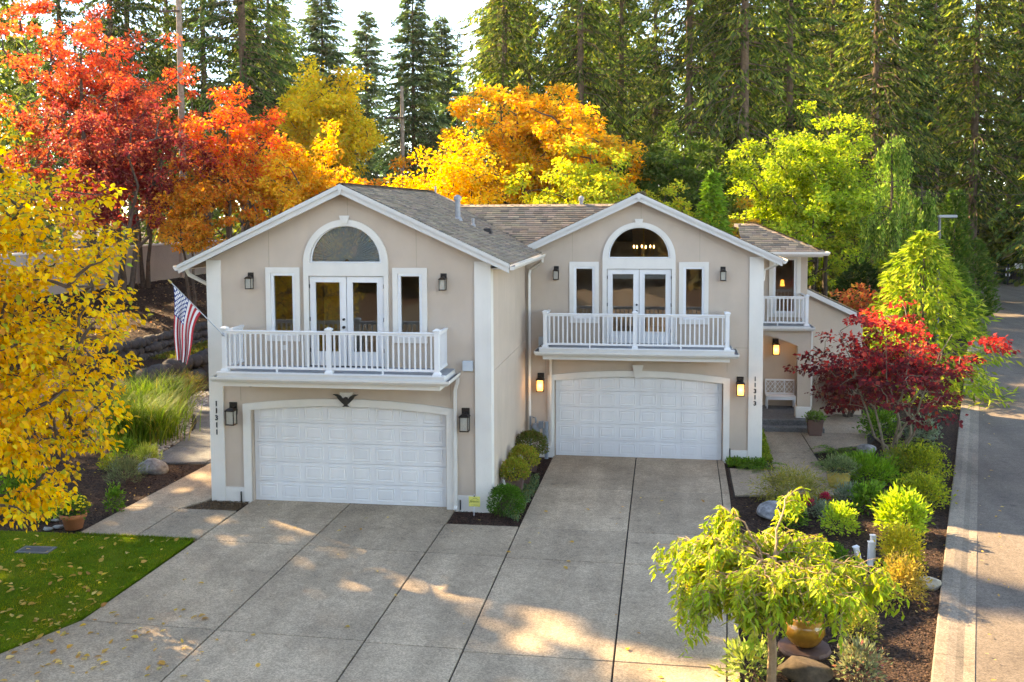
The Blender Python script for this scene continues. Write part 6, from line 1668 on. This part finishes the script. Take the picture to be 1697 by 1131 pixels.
# garden wall on the bank
gw = thing('garden_wall', 'long grey-brown rendered garden wall at the top of the bank', 'wall', (-19.6, 30, 3.1))
link('wall_panel', MB().box(-0.12, 0.12, -22, 25, -0.3, 2.1).mesh('wall_panel', M['stucco_wall']), gw)
link('coping', MB().bbox(-0.19, 0.19, -22, 25, 2.101, 2.2, 0.02).mesh('coping', M['trim']), gw)
for y in np.arange(-20, 26, 5.0):
    link('pilaster', MB().bbox(0.121, 0.3, -0.25 + y, 0.25 + y, -0.3, 2.09, 0.01).mesh('pilaster', M['stucco_wall']), gw)

# ------------------------------------------------------------------ flag
fl = thing('flag', 'red, white and blue flag hanging from a pole on the left balcony post', 'flag', (-0.16, -1.2, 4.3))
tip = Vector((-1.02, -0.42, 1.22)); b0 = Vector((0, 0, 0))
link('pole', MB().tube([b0 - tip * 0.04, tip], 0.014, 8).mesh('pole', M['steel']), fl)
link('finial', MB().tube([tip, tip * 1.012, tip * 1.06, tip * 1.07], [0.02, 0.03, 0.022, 0.004], 8).mesh('finial', M['brass']), fl)
link('bracket', MB().tube([(-0.02, 0.06, -0.03), (0.0, -0.01, 0.02)], 0.03, 6).mesh('bracket', M['steel']), fl)
NS, NT = 104, 130
sv = np.linspace(0, 1, NS + 1); tv = np.linspace(0, 1, NT + 1)
SS, TT = np.meshgrid(sv, tv, indexing='ij')
d = -tip.normalized(); st = tip * 0.97
hoist, fly = 0.92, 1.72
gath = 1 - 0.58 * TT ** 0.6
X = st.x + d.x * SS * hoist * gath + 0.06 * TT * (1 - SS) * 0 + 0.02 * TT
Y = st.y + d.y * SS * hoist * gath
Z = st.z + d.z * SS * hoist * (1 - 0.55 * TT) - fly * TT * (1.0 - 0.10 * SS)
fold = (0.018 + 0.075 * TT ** 0.7) * np.sin(SS * 15.0 + 0.7 * np.sin(TT * 4) + 0.4) * (0.25 + 0.75 * np.minimum(1, TT * 2.2))
Y = Y - fold; X = X + fold * 0.35 + 0.02 * np.sin(TT * 7 + SS * 3)
V = np.stack([X, Y, Z], 2).reshape(-1, 3)
ia, ja = np.meshgrid(np.arange(NS), np.arange(NT), indexing='ij')
a = (ia * (NT + 1) + ja).ravel(); F = np.stack([a, a + NT + 1, a + NT + 2, a + 1], 1)
sc = (ia.ravel() + 0.5) / NS; tcn = (ja.ravel() + 0.5) / NT
mi = np.where((sc * 13).astype(int) % 2 == 0, 0, 1)
cant = (sc < 7 / 13) & (tcn < 0.40); mi = np.where(cant, 2, mi)
us_, vs_ = sc / (7 / 13), tcn / 0.40
for r in range(9):
    for c in range(6 if r % 2 == 0 else 5):
        cu = (r + 1) / 10; cv = (c + (0.5 if r % 2 == 0 else 1.0)) / 6
        mi = np.where(cant & (((us_ - cu) * 0.495) ** 2 + ((vs_ - cv) * 0.69) ** 2 < 0.030 ** 2), 1, mi)
me = np_mesh('cloth', V, F, [M['flagred'], M['flagwhite'], M['flagblue']], smooth=True)
me.polygons.foreach_set('material_index', mi.astype(np.int32)); me.update()
link('cloth', me, fl)

# ------------------------------------------------------------------ bench, pots, planters, sign
bn = thing('porch_bench', 'white lattice-backed bench on the porch', 'bench', (14.12, 12.85, 0.187))
wv = M['vinyl']
link('seat', MB().bbox(-0.5, 0.5, -0.42, 0.02, 0.40, 0.44, 0.006).mesh('seat', wv), bn)
link('apron', MB().box(-0.48, 0.48, -0.40, -0.375, 0.32, 0.399).mesh('apron', wv), bn)
for x in (-0.47, 0.47):
    link('leg', MB().tube([(x, -0.40, 0.0), (x, -0.385, 0.2), (x, -0.37, 0.399)], [0.022, 0.022, 0.035], 4).mesh('leg', wv), bn)
    link('leg', MB().bbox(x - 0.025, x + 0.025, -0.0, 0.05, 0.0, 0.399, 0.004).mesh('leg', wv), bn)
bk = MB(); bk.bbox(-0.5, 0.5, 0.021, 0.06, 0.92, 0.98, 0.006); bk.bbox(-0.5, 0.5, 0.021, 0.06, 0.445, 0.50, 0.006)
for x in (-0.485, -0.162, 0.162, 0.485): bk.box(x - 0.016, x + 0.016, 0.024, 0.057, 0.501, 0.919)
bko = link('backrest', bk.mesh('backrest', wv), bn)
for k in range(3):
    xc = -0.324 + k * 0.324
    for i in range(2):
        for s in (-1, 1):
            x0 = xc - 0.145 + 0.145 * i
            for z0 in (0.52, 0.71):
                link('lattice_slat', MB().tube([(x0 if s > 0 else x0 + 0.145, 0.04 + 0.004 * s, z0), (x0 + 0.145 if s > 0 else x0, 0.04 + 0.004 * s, z0 + 0.19)], 0.013, 4).mesh('lattice_slat', wv), bko)

def pot(name, label, x, y, prof, m, zs, soil_r, rz=0, square=False, z=None):
    t = thing(name, label, 'plant pot', (x, y, gz(x, y) + 0.005 if z is None else z), rz)
    link('vessel', MB().lathe(prof, (0, 0, 0), 4 if square else 24).mesh('vessel', m, not square), t)
    link('soil', MB().lathe([(soil_r, zs), (0.002, zs + 0.01)], (0, 0, 0), 4 if square else 16).mesh('soil', M['soil']), t)
    return t
# terracotta pot with yellow chrysanthemums
pot('flower_pot', 'terracotta pot of yellow flowers at the corner of the left walk', -3.18, -2.62, [(0.002, 0), (0.19, 0), (0.25, 0.26), (0.285, 0.26), (0.295, 0.36), (0.27, 0.36), (0.255, 0.3), (0.25, 0.28)], M['terracotta'], 0.3, 0.25, z=0.012)
mum = shrub('chrysanthemum', mound('mum', 130, 0.32, 0.24, 900, 0.07, 0.5, [(0.06, 0.13, 0.02, 3), (0.10, 0.19, 0.03, 2)], zoff=0.28), -3.18, -2.62, 'bushy yellow chrysanthemum growing in the terracotta pot', 'flower', z=0.012)
rg = np.random.RandomState(131); c = unit(rg.normal(0, 1, (60, 3))); c = c[c[:, 2] > -0.35]
P = c * np.array([0.33, 0.33, 0.26]) + np.array([0, 0, 0.47])
Vs, Fs, Cs = [], [], []
for k in range(5):
    a = k * 1.2566
    Dp = np.column_stack([np.full(len(P), math.cos(a)), np.full(len(P), math.sin(a)), np.full(len(P), 0.3)]) + c * 0.4
    v, f, cc = leaf_arrays(P, Dp, c, 0.05, 0.04, palette(rg, len(P), [(0.80, 0.66, 0.04, 3), (0.78, 0.72, 0.2, 1)]), 'diamond')
    Fs.append(f + sum(len(x) for x in Vs)); Vs.append(v); Cs.append(cc)
link('flowers', np_mesh('flowers', np.concatenate(Vs), np.concatenate(Fs), M['leaf'], np.concatenate(Cs)), mum)
# amber glazed pot on a stone slab
tag(link('stone_slab', MB().lathe([(0.002, -0.05), (0.40, -0.05), (0.43, 0.0), (0.41, 0.05), (0.002, 0.05)], (0, 0, 0), 14).mesh('stone_slab', M['brownpot']), None, (12.3, -6.75, -0.0)), 'round brown stone slab under the amber pot', 'stone slab')
pot('glazed_pot', 'round amber glazed pot under the weeping cherry', 12.3, -6.75, [(0.002, 0), (0.17, 0.0), (0.27, 0.10), (0.335, 0.24), (0.32, 0.38), (0.27, 0.46), (0.29, 0.50), (0.26, 0.50), (0.24, 0.44)], M['glaze'], 0.42, 0.25, z=0.055)
shrub('potted_plant', mound('potp', 132, 0.13, 0.12, 160, 0.05, 0.35, SLV, zoff=0.44), 12.3, -6.75, 'sparse grey-green plant in the amber pot', 'plant', z=0.055)
# yellow pot with juniper
pot('glazed_pot', 'yellow glazed pot at the edge of the entrance walk', 14.55, 3.45, [(0.002, 0), (0.22, 0.0), (0.29, 0.2), (0.31, 0.42), (0.33, 0.45), (0.29, 0.45), (0.27, 0.38)], M['yellowglaze'], 0.4, 0.28)
shrub('potted_juniper', mound('junip', 133, 0.48, 0.24, 1700, 0.09, 0.25, [(0.16, 0.22, 0.10, 3), (0.24, 0.28, 0.14, 2), (0.10, 0.15, 0.06, 2)], zoff=0.42), 14.55, 3.45, 'flat grey-green juniper growing in the yellow pot', 'shrub')
# square brown planter by the steps
pot('square_planter', 'square brown planter beside the entrance steps', 14.9, 9.95, [(0.002, 0), (0.27, 0), (0.33, 0.46), (0.355, 0.46), (0.355, 0.52), (0.31, 0.52), (0.30, 0.44)], M['brownpot'], 0.46, 0.3, square=True, z=gz(15, 10) + 0.012)
shrub('potted_plant', mound('step_plant', 134, 0.28, 0.16, 500, 0.09, 0.5, [(0.16, 0.26, 0.05, 3), (0.10, 0.18, 0.03, 2), (0.34, 0.36, 0.30, 0.7)], zoff=0.5), 14.9, 9.95, 'leafy green plant in the square planter by the steps', 'plant')
# clipped globes in tapered planters along the side wall
TOP = [(0.30, 0.34, 0.04, 3), (0.40, 0.36, 0.05, 2), (0.42, 0.22, 0.06, 1), (0.18, 0.24, 0.03, 2)]
TOP2 = [(0.12, 0.16, 0.03, 3), (0.20, 0.13, 0.05, 2), (0.08, 0.12, 0.02, 2)]
for k, (x, y, s, cols, lab, pl) in enumerate(((6.36, 1.25, 0.36, TOP, 'yellow-green clipped globe, nearest of three along the side wall', 'brown tapered planter, nearest of three along the side wall'), (6.40, 2.55, 0.40, TOP, 'orange-tinged clipped globe, middle of three along the side wall', 'brown tapered planter, middle of three along the side wall'), (6.40, 4.1, 0.46, TOP2, 'dark green-brown clipped globe, farthest of three by the gas meter', 'brown tapered planter, farthest of three by the gas meter'))):
    pot('square_planter', pl, x, y, [(0.002, 0), (0.2, 0), (0.32, 0.5), (0.335, 0.5), (0.335, 0.56), (0.3, 0.56), (0.29, 0.48)], M['brownpot'], 0.5, 0.3, rz=0.06 * k, square=True)
    shrub('clipped_globe', mound('globe%d' % k, 140 + k, s, s * 0.85, 2600, 0.06, 0.5, cols, erect=0.1, fill=0.28, knob=0.05, zoff=0.5), x, y, lab)
shrub('clipped_globe', mound('boxball', 145, 0.45, 0.42, 4200, 0.045, 0.45, [(0.06, 0.16, 0.015, 3), (0.09, 0.22, 0.02, 2), (0.04, 0.10, 0.012, 2)], fill=0.26, knob=0.04), 6.36, -0.15, 'dark green clipped ball at the corner of the left unit')
# yellow yard sign: print is too small to read, an arc and a line of script
sg = thing('yard_sign', 'small yellow yard sign on a stake at the corner pier', 'sign', (5.62, -0.33, -0.05))
link('stake', MB().tube([(-0.01, 0.0, -0.1), (0.0, 0.012, 0.52)], 0.011, 6).mesh('stake', M['signwhite']), sg)
link('board', MB().bbox(-0.13, 0.14, -0.012, 0.0, 0.23, 0.47, 0.003).mesh('board', M['signyellow']), sg)
pr = MB(); pr.tube([(-0.11, -0.014, 0.31), (-0.08, -0.014, 0.38), (-0.02, -0.014, 0.42), (0.05, -0.014, 0.425), (0.11, -0.014, 0.39)], 0.005, 4)
pr.tube([(-0.085 + 0.011 * i, -0.0145, 0.345 + (0.022 if i % 2 else -0.012) + 0.012 * math.sin(i * 2.1)) for i in range(19)], 0.0055, 4)
pr.tube([(-0.08, -0.014, 0.275), (0.1, -0.014, 0.268)], 0.004, 4)
link('print', pr.mesh('print', M['signolive']), sg)
link('clip', MB().bbox(-0.012, 0.014, -0.014, 0.006, 0.46, 0.49, 0.002).mesh('clip', M['black']), sg)
# drain grate in the lawn
dg_ = thing('drain_grate', 'grey metal drain grate set in the lawn', 'drain grate', (-3.12, -4.1, 0.0), 0.05)
fr = MB(); fr.bbox(-0.36, 0.36, -0.2, -0.15, 0.0, 0.03, 0.004); fr.bbox(-0.36, 0.36, 0.15, 0.2, 0.0, 0.03, 0.004); fr.box(-0.36, -0.31, -0.149, 0.149, 0.0, 0.029); fr.box(0.31, 0.36, -0.149, 0.149, 0.0, 0.029)
link('frame', fr.mesh('frame', M['lampgrey']), dg_)
link('sump', MB().box(-0.31, 0.31, -0.15, 0.15, 0.0085, 0.011).mesh('sump', M['black']), dg_)
barm = MB().box(-0.008, 0.008, -0.15, 0.15, 0.012, 0.027).mesh('bar', M['lampgrey'])
for k in range(15): link('bar', barm, dg_, (-0.28 + 0.04 * k, 0, 0))
# white posts behind the cherry
for k, (x, y, h, lab) in enumerate(((13.95, -2.6, 0.36, 'slanting white post left of the pair behind the cherry'), (14.17, -2.5, 0.42, 'white post with square top behind the cherry'), (14.27, -2.2, 0.46, 'taller white post at the back of the group behind the cherry'))):
    tag(link('white_post', MB().bbox(-0.045, 0.045, -0.045, 0.045, -0.1, h, 0.01).box(-0.055, 0.055, -0.055, 0.055, h + 0.001, h + 0.025).mesh('white_post', M['vinyl']), None, (x, y, 0), (0, -0.25 if k == 0 else 0.03, 0.3)), lab, 'post')

# ------------------------------------------------------------------ street furniture and poles
sl_ = thing('street_lamp', 'slim grey street lamp with a flat head beside the road', 'street lamp', (23.3, 28.0, gz(23, 28)))
link('pole', MB().tube([(0, 0, -0.1), (0, 0, 6.9)], [0.085, 0.065], 10).mesh('pole', M['lampgrey']), sl_)
link('lamp_head', MB().bbox(-0.06, 0.78, -0.16, 0.16, 6.86, 7.0, 0.03).mesh('lamp_head', mat('lamp_head_grey', (0.33, 0.34, 0.35), 0.5)), sl_)
def pole(label, x, y, zt, arms, r):
    t = thing('utility_pole', label, 'utility pole', (x, y, gz(x, y)))
    g0 = gz(x, y)
    link('pole', MB().tube([(0, 0, -0.2), (0, 0, zt - g0)], [r * 1.25, r * 0.8], 10).mesh('pole', M['pole']), t)
    for z, l0, l1, rot in arms:
        ca, sa = math.cos(rot), math.sin(rot)
        link('crossarm', MB().tube([(l0 * ca, l0 * sa - 0.22, z - g0), (l1 * ca, l1 * sa - 0.22, z - g0)], 0.085, 4).mesh('crossarm', M['bark']), t)
        for f in (0.05, 0.3, 0.7, 0.95):
            q = l0 + (l1 - l0) * f
            link('insulator', MB().lathe([(0.03, 0), (0.06, 0.05), (0.03, 0.1), (0.05, 0.16), (0.01, 0.2)], (q * ca, q * sa - 0.22, z - g0 + 0.06), 8).mesh('insulator', M['greypaint']), t)
    return t
pole('tall weathered utility pole with crossarms above the red trees', -21.7, 40.0, 23.5, ((15.75, -3.2, 0.25, 0.1), (20.4, -1.2, 0.15, 0.1)), 0.21)
pole('short brown utility pole behind the roof, before the pointed conifer', -8.7, 48.0, 16.2, ((9.6, -1.9, 0.3, 0.15), (13.9, -1.2, 0.2, 0.15), (8.9, -1.2, 0.2, 0.15)), 0.16)
def wire(p0, p1, sag, label):
    pts = [(p0[0] + (p1[0] - p0[0]) * t, p0[1] + (p1[1] - p0[1]) * t, p0[2] + (p1[2] - p0[2]) * t - sag * 4 * t * (1 - t)) for t in np.linspace(0, 1, 17)]
    tag(link('power_line', MB().tube(pts, 0.014, 4).mesh('power_line', M['black'])), label, 'power line')
wire((-21.5, 39.8, 15.6), (-9.9, 47.8, 13.9), 0.8, 'thin power line from the tall pole to the upper arm of the short pole')
wire((-24.0, 39.5, 15.8), (-10.4, 47.6, 9.7), 0.7, 'thin power line from the tall pole down to the short pole')
wire((-8.4, 47.8, 9.6), (14.0, 45.0, 8.6), 0.9, 'thin power line running right from the short pole behind the orange maple')
wire((23.0, 42.0, 8.4), (48.0, 48.0, 9.4), 0.8, 'thin power line across the shaded trees at the right')
# gate at the end of the road
gt = thing('gate', 'black iron bar gate across the far end of the road', 'gate', (40.6, 79.6, gz(40, 79)), -0.30)
picket = MB().box(-0.012, 0.012, -0.012, 0.012, 0.06, 1.75).mesh('picket', M['black'])
for i in range(2):
    x0 = 0.0 + i * 4.0
    for z in (0.1, 1.0, 1.7): link('rail', MB().box(x0 + 0.03, x0 + 3.9, -0.02, 0.02, z, z + 0.05).mesh('rail', M['black']), gt)
    for k in range(26): link('picket', picket, gt, (x0 + 0.1 + k * 0.148, 0.0, 0))
for x in (-0.1, 2.45, 4.0, 8.0): link('gate_post', MB().box(x - 0.07, x + 0.07, -0.07, 0.07, -0.1, 2.0).mesh('gate_post', M['black']), gt)
for x, z in ((2.3, 1.15), (2.55, 1.15), (2.27, 0.6), (2.57, 0.6)): link('reflector', MB().box(x - 0.05, x + 0.05, -0.1, -0.072, z + 0.2, z + 0.45).mesh('reflector', M['signwhite']), gt)
sn = thing('gate_sign', 'white notice board with blue lettering on the gate', 'sign', (43.75, 78.45, gz(40, 79) + 1.55), -0.30)
link('board', MB().bbox(-0.36, 0.36, -0.03, 0.0, 0.0, 0.5, 0.01).mesh('board', M['signwhite']), sn)
pr = MB()
for k, (a_, b_) in enumerate(((-0.22, 0.22), (-0.16, -0.02), (0.04, 0.2), (-0.2, 0.12))):
    z = (0.40, 0.28, 0.28, 0.17)[k]; pr.box(a_, b_, -0.034, -0.031, z - 0.03, z + 0.03)
link('print', pr.mesh('print', M['signblue']), sn)

# ------------------------------------------------------------------ thin autumn haze
hz_m = bpy.data.materials.new('haze'); hz_m.use_nodes = True
_hn = hz_m.node_tree.nodes; _hl = hz_m.node_tree.links
_hn.remove(_hn['Principled BSDF'])
_pv = _hn.new('ShaderNodeVolumePrincipled')
_pv.inputs['Color'].default_value = (0.9, 0.93, 0.96, 1)
_pv.inputs['Density'].default_value = 0.00008
_pv.inputs['Anisotropy'].default_value = 0.35
_hl.new(_pv.outputs[0], _hn['Material Output'].inputs['Volume'])
tag(MB().box(-120, 140, -100, 180, -1.5, 60).build('haze', hz_m), kind='stuff')
